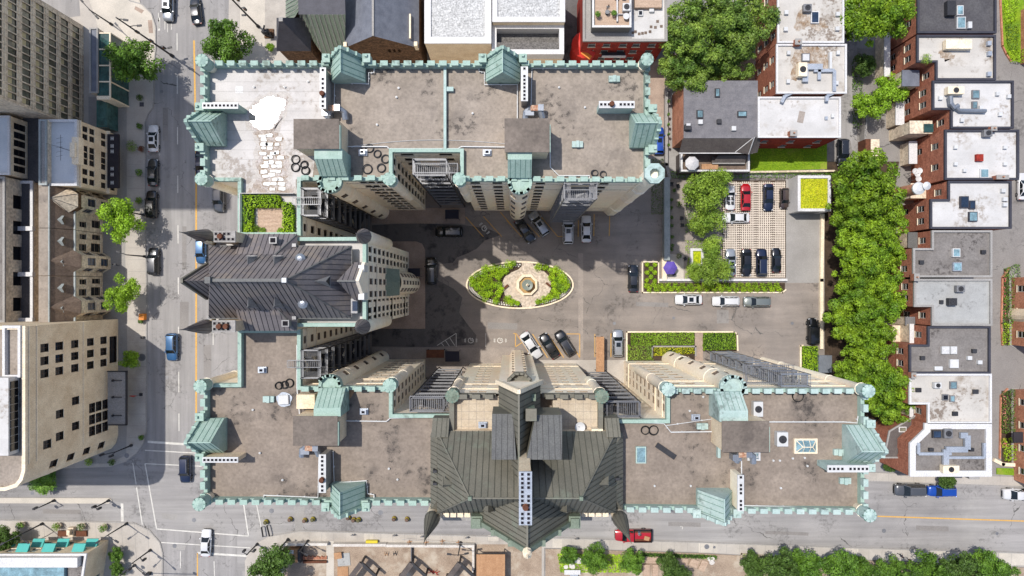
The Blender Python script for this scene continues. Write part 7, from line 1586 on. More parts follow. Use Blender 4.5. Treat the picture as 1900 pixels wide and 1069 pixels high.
shrub(1109,28,5,'leaf_mid','small green potted shrub at the left of the railed terrace',z0=12.0,pot='stone_grey'); shrub(1139,26,5,'leaf_mid','small green potted shrub right of the pale terrace table',z0=12.0,pot='stone_grey')
for x0,y0,x1,y1 in((1184,19,1193,29),): skylight(T,x0,y0,x1,y1,10.1,'metal_white',False,'glass_dark')
rbox(T,'roof_vent',1205,14,1214,22,10.1,.5,'metal_white',bevel=.1); m=MB(); a=P(1178,-40,10.9); b=P(1228,14,10.9); m.box(a.x,b.x,b.y,a.y,10.1,10.9); m.build('raised_roof','wood_deck',T)
for i_,(x,y) in enumerate([(1174,61),(1179,59),(1186,63),(1192,62),(1198,61),(1206,59),(1208,50),(1216,51),(1220,40),(1227,49)]):
    c=P(x,y,10.1); m=MB(); m.obox((c.x,c.y,10.1),.42,.42,.06,0); tag(m.build('paving_slab','mansard_brown',loc=c),'brown slab on the white roof, %s from the left of the stepping line'%ORD[i_],'slab','brown slabs on the white roof')
m=MB(); a=P(1116,92,5.2); b=P(1160,107,5.2); t=thing('balcony','grey balcony with pale rail on the dark red brick wall','balcony',P(1138,100,0)); m.box(a.x,b.x,b.y,b.y+1.5,5.0,5.2); m.build('floor','metal_dark',t); m=MB(); m.box(a.x,b.x,b.y-.05,b.y+.05,5.2,6.1); m.build('rail','parapet_white',t)
t=thing('round_red_bay','bright red and orange rounded canopy on the left of the dark red brick building','canopy',P(1082,90,0)); c=P(1086,82,5.5); m=MB(); m.lathe((c.x,c.y,0),[(2.2,0),(2.2,5),(2.3,5.2),(1.2,5.9),(.05,6.0)],14); m.build('shell','red_paint',t); o=MB(); o.obox((P(1088,102,5.6).x,P(1088,102,5.6).y,5.4),1.8,.7,.3,R_(-35)); o.build('fin','orange_paint',t)
# --- white modern block ---
MW=dict(fm='metal_dark',gm='glass_dark',bars=0,sill=0)
bld('museum_block','pale modern block with speckled gravel roof and wide white rim','building',[(788,-60),(911,-60),(911,80),(788,80)],14,'stone_tan','gravel_light','parapet_white',.95,.3,None,wk=MW)
bld('museum_block','pale modern block with a sunken grey roof well right of its white-rimmed twin','building',[(914,-60),(1048,-60),(1048,40),(914,40)],14,'stone_tan','gravel_light','parapet_white',.75,.3,None,wk=MW)
t,_=bld('museum_annex','lower pale annex with gravel floor and a white rim facing the castle','building',[(913,45),(1046,45),(1046,100),(913,100)],12.5,'stone_tan','gravel_grey','parapet_white',.7,2.2,None,wk=MW)
m=MB(); a=P(914,78,12.4); b=P(1040,92,12.4); m.box(a.x,b.x,b.y,a.y,10,12.2); m.build('gravel_ledge','gravel_grey',t)
# --- church ---
CH=thing('church','dark stone church with slate gable roof, copper green aisle roof and pyramid corner tower','church',P(680,90,0)); ez=12; rz_=17.1
gy=P(0,86.5,ez).y; x0=P(641,86,ez).x; x1=P(775,86,ez).x; xm=P(692,64,rz_).x; yN=gy+16
m=MB(); wall(m,(x0,gy),(x1,gy),0,ez-.1,[(7.4+d,1.0+zz,1.1,2.8) for d in(-4,-1.4,1.4,4) for zz in(0.5,)]+[(7.4+d*.8,9.2,.45,1.5) for d in(-1,0,1)],CH,rec=.4,fm='stone_brown',gm='glass_dark',bars=0,sill=0)
m.face([(x0,gy,ez-.1),(x1,gy,ez-.1),(xm,gy,rz_-.1)]); m.face([(x1,gy,0),(x1,yN,0),(x1,yN,ez),(x1,gy,ez)]); m.face([(x0,yN,0),(x0,gy,0),(x0,gy,ez),(x0,yN,ez)]); m.build('gable_wall','stone_brown',CH)
m=MB(); xl=P(640,40,ez).x; m.face([(x0-.2,gy-.2,ez-.1),(xm,gy-.2,rz_),(xm,yN,rz_),(x0-.2,yN,ez-.1)]); m.build('left_slope','slate_blue',CH); m=MB(); m.face([(xm,gy-.2,rz_),(x1+.2,gy-.2,ez-.1),(x1+.2,yN,ez-.1),(xm,yN,rz_)]); m.build('right_slope','slate_blue',CH)
m=MB(); m.beam((xm,gy-.2,rz_),(xm,yN,rz_),.3,.2); m.build('ridge_cap','parapet_grey',CH); m=MB(); a=P(760,28,13); b=P(763,73,13); m.box(a.x,a.x+.25,b.y,a.y,13.0,13.5); m.build('snow_rail','stone_trim',CH)
for x,y in((640,82),(771,81)): rbox(CH,'gable_pier',x-3,y-4,x+3,y+4,ez-1,2,'stone_trim')
zt=16.5; A=P(554,27,zt); B=P(641,27,zt); Cc=P(640,97,10); D=P(598,100,10); E=P(553,12,14)
m=MB(); m.face([(A.x,A.y,zt),(B.x,B.y,zt),(B.x,B.y+15,zt+2),(A.x,A.y+15,zt+2)]); m.build('transept_roof','slate_dark',CH)
m=MB(); roofplane(m,[Vector((P(570,27,zt).x,A.y,zt)),Vector((B.x,B.y,zt)),Cc,D],0,.7,1,.1,.12); roofplane(m,[P(553,10,14.5),P(570,27,zt),D,P(556,40,12)],0,.7,1,.08,.08); m.build('aisle_roof',['green_copper_light','parapet_grey'],CH)
m=MB(); D2=(D.x,D.y); m.prism(ccw([(D.x,D.y),(Cc.x,Cc.y),(B.x,B.y),(P(556,20,12).x,A.y)]),0,9.95); m.build('aisle_wall','stone_brown',CH)
m=MB(); roofplane(m,[P(530,-40,13),P(555,-40,15),P(555,18,15),P(546,34,13),P(530,34,12)],0,.6,1,.08,.08); m.build('copper_side_roof',['green_copper_light','parapet_grey'],CH); m=MB(); m.prism(rect(532,-40,555,30,12),0,11.9); m.build('side_wall','stone_brown',CH)
tz=11.5; c4=[P(513,95,tz),P(577,95,tz),P(577,33,tz),P(513,33,tz)]; ap=[P(522,43,17.5),P(531,43,17.5),P(531,37,17.5),P(522,37,17.5)]
cx=sum(v.x for v in c4)/4; cy=sum(v.y for v in c4)/4; ap=[Vector((cx+dx*.3,cy+dy*.3,17.5)) for dx,dy in((-1,-1),(1,-1),(1,1),(-1,1))]
m=MB()
for i in range(4): j=(i+1)%4; m.face([c4[i],c4[j],ap[j],ap[i]])
m.build('tower_roof','slate_dark',CH); m=MB(); m.prism([(v.x+(.25 if v.x<cx else -.25),v.y+(.25 if v.y<cy else -.25)) for v in c4],0,tz-.02); m.build('tower_wall','stone_brown',CH); m=MB(); m.obox((cx,cy,17.5),.6,.6,.15); m.build('finial','parapet_grey',CH)
t=thing('statue','dark twisted bronze sculpture beside the church tower','sculpture',P(500,63,.1)); m=MB(); c=P(500,63,.1)
random.seed(9); m.tube([Vector((c.x+random.uniform(-.7,.7),c.y+random.uniform(-.7,.7),.3+k*.25)) for k in range(10)],[.3,.35,.4,.35,.4,.3,.35,.3,.2,.15],7); m.build('figure','metal_dark',t,smooth=True); m=MB(); m.obox((c.x,c.y,.1),1.6,1.6,.3); m.build('plinth','stone_brown',t)
# --- left: hotel tower ---
XH=-75.2; HT=thing('hotel_tower','tall beige-grey tower at the top left with a grid of many small windows','tower',(XH-10,38,0)); m=MB()
yS=P(0,240,0).y; yN=P(0,49,0).y; ops=[]
fl=[1.4+3.0*k for k in range(20)]; nb=15
for k in range(nb):
    for z_ in fl[:9]: ops.append((1.0+k*(yN-yS-1.2)/nb,z_,.95,1.75))
wall(m,(XH,yS),(XH,yN),0,53.5,ops,HT,rec=.12,fm='frame_dark',gm='glass_pale',bars=0,sill=.06,curt='curtain_light')
# plain other sides; unseen upper floors stepped to shape the street shadow
for a,b in(((XH-40,yS),(XH,yS)),((XH,yN),(XH-40,yN)),((XH-40,yN),(XH-40,yS))): wall(m,a,b,0,53.5)
yM=P(0,193,0).y; m.face([(XH-40,yS,53.5),(XH,yS,53.5),(XH,yM,53.5),(XH-40,yM,53.5)]); m.prism([(XH-40,yM),(XH-.01,yM),(XH-.01,yN-.01),(XH-40,yN-.01)],53.5,73); m.build('wall','stone_grey',HT)
for z_ in [0.7+3.0*k for k in range(10)]: m=MB(); m.box(XH,XH+.06,yS,yN,z_,z_+.12); m.build('string_course','stone_trim',HT)
for k in range(nb+1): m=MB(); yy=yS+.35+k*(yN-yS-1.2)/nb; m.box(XH,XH+.09,yy-.05,yy+.05,0,30); m.build('pilaster','stone_grey',HT)
t,_=bld('glass_porch','glass fronted entrance porch with pale rounded frame below the hotel tower','porch',[(166,52),(181,52),(181,172),(166,172)],6,'stone_grey','slate_blue','parapet_grey',.2,.2)
a=P(181,62,5.6); b=P(212,182,5.6); m=MB(); xw=P(212,120,0.5).x; m.box(a.x,P(205,0,5.6).x,b.y,a.y,.1,5.6,0); m.build('glazing','glass_teal',t); m=MB()
for k in range(5): yy=b.y+(a.y-b.y)*k/4; m.box(a.x,P(205,0,5.6).x+.1,yy-.1,yy+.1,.1,5.75)
m.box(P(205,0,5.6).x-.1,P(205,0,5.6).x+.12,b.y,a.y,5.6,5.8); m.box(a.x,P(205,0,5.6).x,b.y-.3,b.y+.3,5.5,5.85); m.build('frame','stone_trim',t)
m=MB(); a=P(179,187,3.5); b=P(198,236,3.5); m.box(a.x,b.x,b.y,a.y,.1,3.5); tag(m.build('glass_box','glass_teal',loc=P(190,210,.1)),'small teal glass box beside the brown entrance below the hotel tower','glass box')
# --- left: cream building with blue-white roof ---
PL=dict(fm='frame_dark',gm='glass_dark',bars=1,sill=.1)
CB,_=bld('cream_building','cream stone building with smooth white-blue roof in shadow and a black shop canopy','building',[(87,222),(142,222),(142,344),(87,344)],11.3,'stone_tan','roof_bluewhite','parapet_white',.35,.5,{'E':([.1,.24,.4,.5,.6,.78,.9],[1.0,3.6,6.8,8.6],.95,1.2)},wk=PL)
a=P(141,254,12.2); b=P(133,304,12.2); m=MB(); m.box(b.x,a.x+.4,b.y,a.y,10.9,12.2); m.box(b.x,a.x+.1,b.y+1,a.y-1,12.2,12.7); m.build('cornice_pediment','stone_trim',CB); X_=_[1][0]; m=MB(); m.box(X_,X_+.5,P(0,350,9).y,P(0,228,9).y,3.0,3.3); m.build('cornice','stone_trim',CB); m=MB(); m.box(X_,X_+.25,P(0,350,9).y,P(0,228,9).y,10.4,10.6); m.build('cornice','stone_trim',CB)
c=P(125,278,12); m=MB(); m.beam((c.x-2.4,c.y+.7,13.4),(c.x+.2,c.y,13.4),.05); m.beam((c.x,c.y,11),(c.x,c.y,14),.06)
for k in range(5): m.beam((c.x-.7,c.y-1.4+k*.7,13.6),(c.x+.3,c.y-1.2+k*.7,13.6),.03)
m.beam((c.x,c.y-2,13.6),(c.x,c.y+2,13.6),.04); tag(m.build('antenna','metal_dark',loc=(c.x,c.y,11)),'thin dark aerial on the white-blue roof','antenna')
t=thing('shop_canopy','black shop canopy with small white lettering below the cream facade','canopy',P(208,300,0)); a=P(199,249,3.4); b=P(220,349,3.4); m=MB(); m.box(a.x,b.x,b.y,a.y,3.0,3.4); m.build('canopy_box','canopy_dark',t); m=MB()
for y in (257,271,281,313,324,339):
    c=P(208,y,3.42)
    for k in range(3): m.box(c.x-.25+.2*k,c.x-.15+.2*k,c.y-.3,c.y+.3,3.4,3.415)
    m.box(c.x-.25,c.x+.25,c.y-.05,c.y+.05,3.4,3.418)
m.build('lettering','metal_white',t)
GL='grey-beige blocks at the left edge'
bld('side_block','beige roof strip and wall between the cream building and the dark roof gap','building',[(72,222),(86,222),(86,343),(72,343)],12,'stone_grey','parapet_grey','cornice_metal',.25,.2,None,GL)
bld('low_roof','low dark roof sunk between two beige blocks at the left','building',[(40,218),(72,218),(72,340),(40,340)],8,'stone_grey','roof_dark',None,.2,.1,None,GL)
bld('side_block','beige block with six dark windows and a white-blue roof at the left edge','building',[(-60,215),(17,215),(17,324),(-60,324)],12,'stone_tan','roof_bluewhite','parapet_white',.3,.3,{'E':([.13,.27,.41,.57,.71,.86],[8.4],1.05,2.6)},GL,wk=PL)
# townhouses
for i_,y in enumerate((424,509,594)):
    a=P(26,y-4,8.9); b=P(60,y+4,8.9); m=MB(); m.box(a.x,b.x,b.y,a.y,8.2,8.9); tag(m.build('roof_band','parapet_white',loc=(a.x,a.y,8.2)),'pale cross band on the long dark roof behind the townhouses, %s from the top'%ORD[i_],'roof band','pale bands on the dark roof')
bld('rear_block','grey block with long dark windows at the left photo edge beside the townhouses','building',[(-60,328),(8,328),(8,598),(-60,598)],12,'stone_grey','roof_grey','parapet_grey',.3,.3,{'E':([.12,.3,.48,.66,.84],[6.5],2.2,3.6)},GL,wk=PL)
bld('rear_roof','long dark flat roof with grey cross bands behind the townhouses','building',[(26,336),(60,336),(60,598),(26,598)],8.5,'stone_grey','roof_dark','parapet_white',.4,.3,None,GL)
def townhouse(label,y0,y1,oct_,z=8.2):
    t=thing('townhouse',label,'townhouse',P(150,(y0+y1)/2,0),'grey stone townhouses with brown mansards')
    xf=P(136,0,z).x; xb=P(72,0,z+3.2).x; Y0=P(0,y1,z).y; Y1=P(0,y0,z).y; L=Y1-Y0
    m=MB(); ops=[(L*.64,4.9,1.15,1.9),(L*.66,1.0,1.5,2.5),(L*.88,4.9,.9,1.7),(L*.9,1.0,.9,2.2)]+([(L*.15,4.9,.95,1.7),(L*.2,1.0,1.3,2.3)] if oct_ else []); wall(m,(xf,Y0),(xf,Y1),0,z,[o for o in ops],t,rec=.2,fm='frame_beige',gm='glass_dark',bars=1,sill=.12)
    for a,b in(((xb,Y0),(xf,Y0)),((xf,Y1),(xb,Y1)),((xb,Y1),(xb,Y0))): wall(m,a,b,0,z)
    m.build('wall','stone_grey',t)
    r=MB(); xt=P(92,0,z+3.2).x; roofplane(r,[(xf+.2,Y0,z),(xf+.2,Y1,z),(xt,Y1,z+3.2),(xt,Y0,z+3.2)],0)
    for Y in(Y0,Y1): r.face([(xf+.2,Y,z),(xt,Y,z+3.2),(xb,Y,z+3.2),(xb,Y,z)])
    r.build('mansard','mansard_brown',t); r=MB(); r.box(xb,xt,Y0,Y1,z+3.1,z+3.25); r.build('flat_roof','deck_taupe',t)
    r=MB(); r.beam((xf+.25,Y0,z),(xf+.25,Y1,z),.3,.25); r.beam((xt,Y0,z+3.3),(xt,Y1,z+3.3),.2,.2); r.build('cornice','cornice_metal',t)
    # canted bay
    yb=Y0+L*.32 if not oct_ else Y0+L*.66; bw=1.8
    bp=[(xf,yb-bw),(xf+1.4,yb-bw*.55),(xf+1.4,yb+bw*.55),(xf,yb+bw)]; m=MB()
    for i in range(3):
        a=Vector(bp[i]); b=Vector(bp[i+1]); Lb=(b-a).length; wall(m,a,b,0,z+.1,[(Lb/2,zz,min(1.3,Lb*.66),2.0) for zz in(1.0,4.6)],t,rec=.12,fm='frame_beige',gm='glass_blue',bars=1,sill=.1)
    m.build('bay','stone_grey',t)
    k=MB(); apx=(xf-1.8 if not oct_ else xf-.9,yb,z+(3.4 if not oct_ else 4.2)); ext=[(xf-2.6,yb-bw),(xf-2.6,yb+bw)] if not oct_ else [(xf-2.2,yb+bw),(xf-2.2,yb-bw)]
    b2=offset([(x,y) for x,y in bp],-.25) if 0 else [(xf-.2,yb-bw-.2),(xf+1.35,yb-bw*.6),(xf+1.35,yb+bw*.6),(xf-.2,yb+bw+.2)]
    ptsb=[(x,y,z+.15) for x,y in b2]
    if oct_: ptsb=[(xf-2.0,yb-bw*.6,z+.9),*[(x,y,z+.9) for x,y in b2],(xf-2.0,yb+bw*.6,z+.9)]; m2=MB(); m2.prism(ccw([(x,y) for x,y,_ in ptsb]),z-.5,z+.88); m2.build('turret_wall','stone_brown',t)
    for i in range(len(ptsb)-1): k.face([ptsb[i],ptsb[i+1],apx])
    k.face([ptsb[-1],ptsb[0],apx]); k.build('turret_roof' if oct_ else 'bay_roof','stone_grey' if oct_ else 'mansard_brown',t)
    if oct_: k=MB(); [k.beam(p_,apx,.07,.06) for p_ in ptsb]; k.build('ridge_rib','parapet_dark',t)
    for yy in ([Y0+L*.74,Y0+L*.3] if not oct_ else [Y0+L*.2]):
        d=MB(); cx_=xf-1.0; d.face([(cx_+.5,yy-.55,z+.6),(cx_+.5,yy+.55,z+.6),(cx_+.5,yy+.55,z+1.7),(cx_+.5,yy,z+2.2),(cx_+.5,yy-.55,z+1.7)],1); d.face([(cx_+.6,yy-.7,z+1.65),(cx_+.6,yy,z+2.25),(cx_-1,yy,z+2.25),(cx_-1,yy-.7,z+1.65)],0); d.face([(cx_+.6,yy,z+2.25),(cx_+.6,yy+.7,z+1.65),(cx_-1,yy+.7,z+1.65),(cx_-1,yy,z+2.25)],0); d.face([(cx_+.5,yy-.55,z+.6),(cx_+.5,yy-.55,z+1.65),(cx_-1,yy-.55,z+1.65),(cx_-1,yy-.55,z+.6)],1)
        d.build('dormer',['cornice_metal','mansard_brown'],t)
    return t
townhouse('grey stone townhouse with octagonal turret roof beside the cream building',346,426,True)
townhouse('middle grey stone townhouse with canted bay and pale dormers',427,512,False)
townhouse('lower grey stone townhouse with canted bay beside the big beige building',513,596,False)
rbox(thing('porch_roof','silver box-like porch roof in front of the lower townhouse','porch',P(160,575,0)),'roof',150,564,173,585,3.5,.5,'cornice_metal',bevel=.05)
# big beige building
BB=thing('beige_building','big beige stone building with punched windows and rounded street corner','building',P(120,700,0)); zb=23.0
fp=[P2(220,592),P2(-80,592),P2(-80,838),P2(150,838),P2(190,838),P2(208,832),P2(216,822),P2(220,808)]
fp=ccw(fp); m=MB(); n=len(fp)
for i in range(n):
    A,B=fp[i],fp[(i+1)%n]; ops=[]
    if abs(A[0]-B[0])<.05 and A[0]>-75:
        s0=A[1]; Y=lambda py,zz: (CY-py)*(H-zz)/F
        L=B[1]-A[1]
        for zz,xs in [(18.2,None),(14.9,None),(11.2,None),(7.2,None),(3.6,None)]:
            for py_,pz in((632,0),(655,0),(677,0)): ops.append(((CY-(CY+(py_-CY)))*0+ (P(0,645,0).y-s0)+{632:1.6,655:-.3,677:-2.2}[py_],zz,1.25,1.7))
        for zz,dy in((14.8,-9.6),(14.8,-13.0),(17.6,-13.6),(11,-8.2),(11,-12.2),(11,-16.5),(7.6,-16.8) ,(17.6,-17.2)): 
            ops.append((P(0,645,0).y-s0+dy+.8,zz,1.3,1.7))
        ops+=[(P(0,645,0).y-s0-11.2+d,zz_,1.6,1.55,'tall_window') for d in(-1.9,0,1.9) for zz_ in(3.2,5.0,6.8)]; ops.append((P(0,645,0).y-s0-.2,.6,4.6,2.1)); ops=[o for o in ops if .8<o[0]<L-.8]
        # drop overlaps
        keep=[]
        for o in ops:
            if all(abs(o[0]-k[0])>(o[2]+k[2])/2+.1 or o[1]>k[1]+k[3]+.1 or o[1]+o[3]+.1<k[1] for k in keep): keep.append(o)
        ops=keep
    if i in(4,5,6) or (A[0]>-75 and abs(A[0]-B[0])>.05 and A[1]<P(0,800,0).y): ops=[((Vector(B)-Vector(A)).length/2,zz,1.2,1.6) for zz in(4,8,12,16)]
    wall(m,A,B,0,zb,ops,BB,rec=.25,fm='frame_dark',gm='glass_dark',bars=2,sill=.08)
m.build('wall','stone_tan',BB); m=MB(); m.face([(x,y,zb-.3) for x,y in offset(fp,.3)]); m.build('roof','deck_taupe',BB); m=MB(); ring(m,fp,-.06,.45,zb-.35,zb+.1); m.build('parapet','stone_trim',BB)
for z_ in (9.8,20.6,22.2): m=MB(); m.box(fp[0][0] if 0 else P(220,0,0).x,P(220,0,0).x+.12,P(0,800,0).y,P(0,592,0).y,z_,z_+.2); m.build('string_course','stone_trim',BB)
# glazed top strip and light well
m=MB(); X_=P(220,0,0).x; a=P(0,703,26).y; b=P(0,856,26).y; m.box(X_-14,X_-1.0,b+.5,a,zb-.2,24.9,0); m.build('upper_storey','roof_white',BB); m=MB()
for k in range(9): yy=b+1+(a-b-1.5)*k/9; m.box(X_-1.03,X_-.92,yy,yy+1.0,zb+.1,24.6)
m.build('strip_window','glass_dark',BB); m=MB(); a=P(8,604,zb); b=P(41,700,zb); rg=ccw([(a.x,a.y),(b.x,a.y),(b.x,b.y),(a.x,b.y)]); ring(m,rg,0,.35,zb-.3,zb+.4); m.build('light_well_rim','parapet_white',BB); m=MB(); m.tube([P(22,612,zb+.1),P(20,640,zb+.1),P(22,665,zb+.1),P(18,690,zb+.1)],[.9,.4,.35,.7],8); m.build('dark_drain','metal_dark',BB) if 0 else None
t=thing('street_canopy','dark grey flat canopy over the pavement of the big beige building','canopy',P(215,740,0)); a=P(199,689,4.2); b=P(234,789,4.2); m=MB(); m.box(a.x,b.x,b.y,a.y,3.8,4.1,0); m.box(a.x-.05,b.x+.05,b.y-.05,b.y+.1,3.8,4.25,1); m.box(a.x-.05,b.x+.05,a.y-.1,a.y+.05,3.8,4.25,1); m.box(b.x-.1,b.x+.05,b.y,a.y,3.8,4.25,1); m.build('roof',['parapet_grey','metal_dark'],t); m=MB()
for y in(706,737,771): c=P(210,y,4.1); m.beam((c.x,c.y,4.2),(c.x+1.5,c.y,4.2),.12); m.lathe((c.x,c.y,4.1),[(.2,0),(.2,.25)],8)
m.build('canopy_tie','metal_dark',t)
# corner hotel with teal awnings
VB,vp=bld('brick_corner_building','beige corner building with two rows of teal awnings at the bottom left','building',[(-60,1029),(160,1028),(140,1160),(-60,1160)],6.5,'stone_tan','roof_grey','parapet_white',.3,.3,{'N':([.1,.3,.5,.7,.88],[1.2,4.1],1.2,1.5),'E':([.3,.5],[1.5,4.2],1.2,1.6)},wk=dict(fm='frame_white',gm='glass_teal',bars=1,sill=.1))
i_=0
YN=P(0,1028.5,6.5).y
for z_,xs in((4.6,(28,65,108)),(1.9,(0,0,0))): pass
for row,(zz,xx) in enumerate(((3.4,[(12,'a'),(67,'b'),(113,'c'),(167,'d')]),(5.6,[(39,'a'),(87,'b'),(143,'c')]))):
    for k,(x,_n) in enumerate(xx):
        c=P(x,1008 if row==0 else 1023,zz); t=thing('window_awning','teal fabric awning, %s from the left in the %s row on the beige corner building'%(ORD[k],'upper' if row==0 else 'lower'),'awning',(c.x,YN,zz-.5),'teal window awnings'); m=MB(); w_=1.0
        pr_=[(c.x-w_,YN,zz),(c.x+w_,YN,zz),(c.x+w_,YN+1.1,zz-.75),(c.x-w_,YN+1.1,zz-.75)]; m.face(pr_); m.face([(c.x-w_,YN,zz),(c.x-w_,YN+1.1,zz-.75),(c.x-w_,YN,zz-.75)]); m.face([(c.x+w_,YN,zz),(c.x+w_,YN,zz-.75),(c.x+w_,YN+1.1,zz-.75)]); m.build('cloth','awning_teal',t); m=MB(); m.box(c.x-w_,c.x+w_,YN+1.08,YN+1.14,zz-1.0,zz-.75); m.build('valance','awning_teal',t)
m=MB(); a=P(0,1036,7.6); b=P(142,1048,7.6); m.box(P(-60,0,7).x,b.x,a.y-1.6,a.y,6.3,7.4); m.build('raised_cornice','parapet_white',VB); m=MB(); b=P(118,1050,7); m.box(P(-60,0,7).x,b.x,b.y-4,b.y,6.2,6.9); m.build('glass_roof','skylight_glass',VB)
# bottom left furniture
t=thing('stone_monument','pale carved stone monument with two brown benches on the corner pavement','monument',P(136,985,.13)); c=P(136,985,.13); m=MB(); m.box(c.x-.5,c.x+.5,c.y-.8,c.y+.8,.13,.9); m.box(c.x-.3,c.x+.3,c.y-.3,c.y+.6,.9,1.6); m.build('stone','stone_grey',t,bevel=.05)
for s_ in(-1,1): m=MB(); m.box(c.x+s_*1.6-.9,c.x+s_*1.6+.9,c.y-.9,c.y+.1,.13,.5); m.build('bench_seat','wood_brown',t)
# ---------------- street furniture, people, building site ----------------
def pole(name,label,cat,bx,by,h,arms,r=.09,group=None,heads='metal_dark'):
    """arms: (z, dx, dy, kind) metres from the pole; kind lamp / signal / none"""
    b=P(bx,by,0); t=thing(name,label,cat,(b.x,b.y,.1),group); m=MB(); r*=1.3; m.lathe((b.x,b.y,.1),[(r*2.2,0),(r*2,.5),(r*1.2,.7),(r,h*.5),(r*.7,h)],10); m.build('pole','metal_dark',t)
    for z,dx,dy,k in arms:
        a=Vector((b.x,b.y,z)); e=Vector((b.x+dx,b.y+dy,z+.15)); m=MB(); m.tube([a,a.lerp(e,.5)+Vector((0,0,.15)),e],.07,6); m.build('arm','metal_dark',t)
        m=MB()
        if k=='lamp': m.obox((e.x,e.y,e.z-.1),.75,.32,.16,math.atan2(dy,dx)); m.build('lamp_head','metal_dark',t,bevel=.04)
        elif k=='signal':
            m.box(e.x-.18,e.x+.18,e.y-.16,e.y+.16,e.z-.95,e.z+.1); m.build('signal_head','metal_dark',t,bevel=.03)
            for i_,mm in enumerate(('lamp_red','line_yellow','teal')):
                m=MB(); m.tube([(e.x,e.y-.16,e.z-.1-.3*i_),(e.x,e.y-.2,e.z-.1-.3*i_)],.1,10); m.build('lens',mm,t)
    return t
pole('lamp_post','tall dark lamp post with traffic lights at the plaza edge beside the big tree','street lamp',320,104,17,[(16.5,1.2,-.2,'lamp'),(13.5,1.6,.1,'lamp'),(10.5,-.6,.4,'signal'),(8.5,.6,-.3,'signal'),(6.5,-.5,.4,'signal'),(4.5,.6,0,'signal'),(3.2,1.2,.3,'lamp')],r=.11)
pole('lamp_post','short dark two-headed lamp post on the round plaza','street lamp',208,46,6.5,[(6.2,-1.4,1.6,'lamp'),(6.2,1.2,-1.2,'lamp')])
pole('lamp_post','tall dark lamp post at the top edge beside the round tree','street lamp',480,50,15,[(14,1.4,0,'lamp'),(11,.6,.3,'signal'),(8,.6,0,'signal'),(5,-.6,0,'lamp')],r=.11)
pole('lamp_post','curved lamp post leaning over the kerb between the two upper black cars','street lamp',271,400,6,[(5.8,-1.6,.6,'lamp')]); pole('lamp_post','lamp post at the kerb beside the black car between bright trees','street lamp',270,476,6,[(5.8,-1.4,.5,'lamp')])
pole('lamp_post','two-armed lamp post among the planters at the bottom left','street lamp',80,971,6,[(5.8,-2.8,-1.4,'lamp'),(5.8,1.4,-1.1,'lamp')]); pole('lamp_post','two-armed lamp post at the corner above the curved kerb','street lamp',236,971,6,[(5.8,-1.6,-1.1,'lamp'),(5.8,1.6,-1.0,'lamp')])
pole('lamp_post','two-armed lamp post with signals at the bottom corner pavement','street lamp',280,1020,6,[(5.8,-1.3,-1.3,'lamp'),(5.8,2.0,-1.8,'lamp'),(3.4,.5,-.5,'signal')])
pole('traffic_light','traffic light with a long arm reaching over the bottom street','traffic light',251,1048,6,[(5.6,8.6,-.2,'signal'),(3,.5,.3,'signal')])
pole('traffic_light','traffic light at the end of the street median','traffic light',203,928,4.2,[(3.9,-.5,0,'signal'),(3.9,.4,-.3,'signal')]); pole('traffic_light','small signal post with bent arm midway along the median','traffic light',102,928,4,[(3.8,-1.0,-.3,'signal')])
pole('traffic_light','traffic light in the shade at the curved beige corner','traffic light',245,826,5,[(4.8,-2.6,-.6,'signal'),(4.8,-1.0,-.8,'signal')]); pole('traffic_light','traffic light at the corner of the lower street beside the stop line','traffic light',478,1009,5,[(4.8,-.6,.5,'signal'),(3.4,.6,0,'signal')])
pole('lamp_post','two-armed lamp post beside the dark bushy corner tree','street lamp',535,1000,6,[(5.8,-1.8,-.5,'lamp'),(5.8,.8,-.2,'lamp')]); pole('lamp_post','thin lamp post at the white site fence beside the narrow path','street lamp',572,1003,5,[(4.8,1.1,-.5,'lamp')]); pole('lamp_post','lamp post at the site fence beside the yellow barrier','street lamp',855,1006,6,[(5.8,-1.5,.2,'lamp'),(5.8,1.4,.3,'lamp')])
def bollard(x,y,i,l):
    c=P(x,y,.5); t=thing('traffic_drum',l,'traffic drum',(c.x,c.y,.02),'brown and olive drums on the lower street'); m=MB(); m.lathe((c.x,c.y,.02),[(.42,0),(.44,.1),(.36,.12),(.34,.85),(.25,1.0),(.02,1.05)],14); m.build('body','barrel_brown' if i%3 else 'barrel_cap',t,smooth=True)
    for zz in (.3,.6): m=MB(); m.lathe((c.x,c.y,zz),[(.37,0),(.365,.14)],14); m.build('band','yellow_paint',t)
for i_,(x,y,l) in enumerate([(493,969,'drum beside the two-legged barrier at the street corner'),(538,964,'single drum above the dark kerb patch'),(565,966,'left drum of the pair above the cracked kerb'),(580,964,'right drum of the pair above the cracked kerb'),(646,961,'highest left drum of three below the teal gable'),(656,965,'middle drum of three below the teal gable'),(665,965,'right drum of three below the teal gable'),(731,963,'left drum of the pair before the cone spire'),(755,964,'right drum of the pair before the cone spire')]): bollard(x,y,i_,'olive-brown '+l)
t=thing('barricade','dark metal barricade standing between white line and kerb','barricade',P(490,988,0))
for i_,(a,b) in enumerate([((485,978),(488,996)),((495,975),(500,995))]): m=MB(); m.beam(P(*a,.9),P(*b,.9),.08,.5); m.build('panel','metal_dark',t); m=MB(); m.beam(P(*a,.05),P(*a,.9),.08); m.beam(P(*b,.05),P(*b,.9),.08); m.build('leg','metal_dark',t)
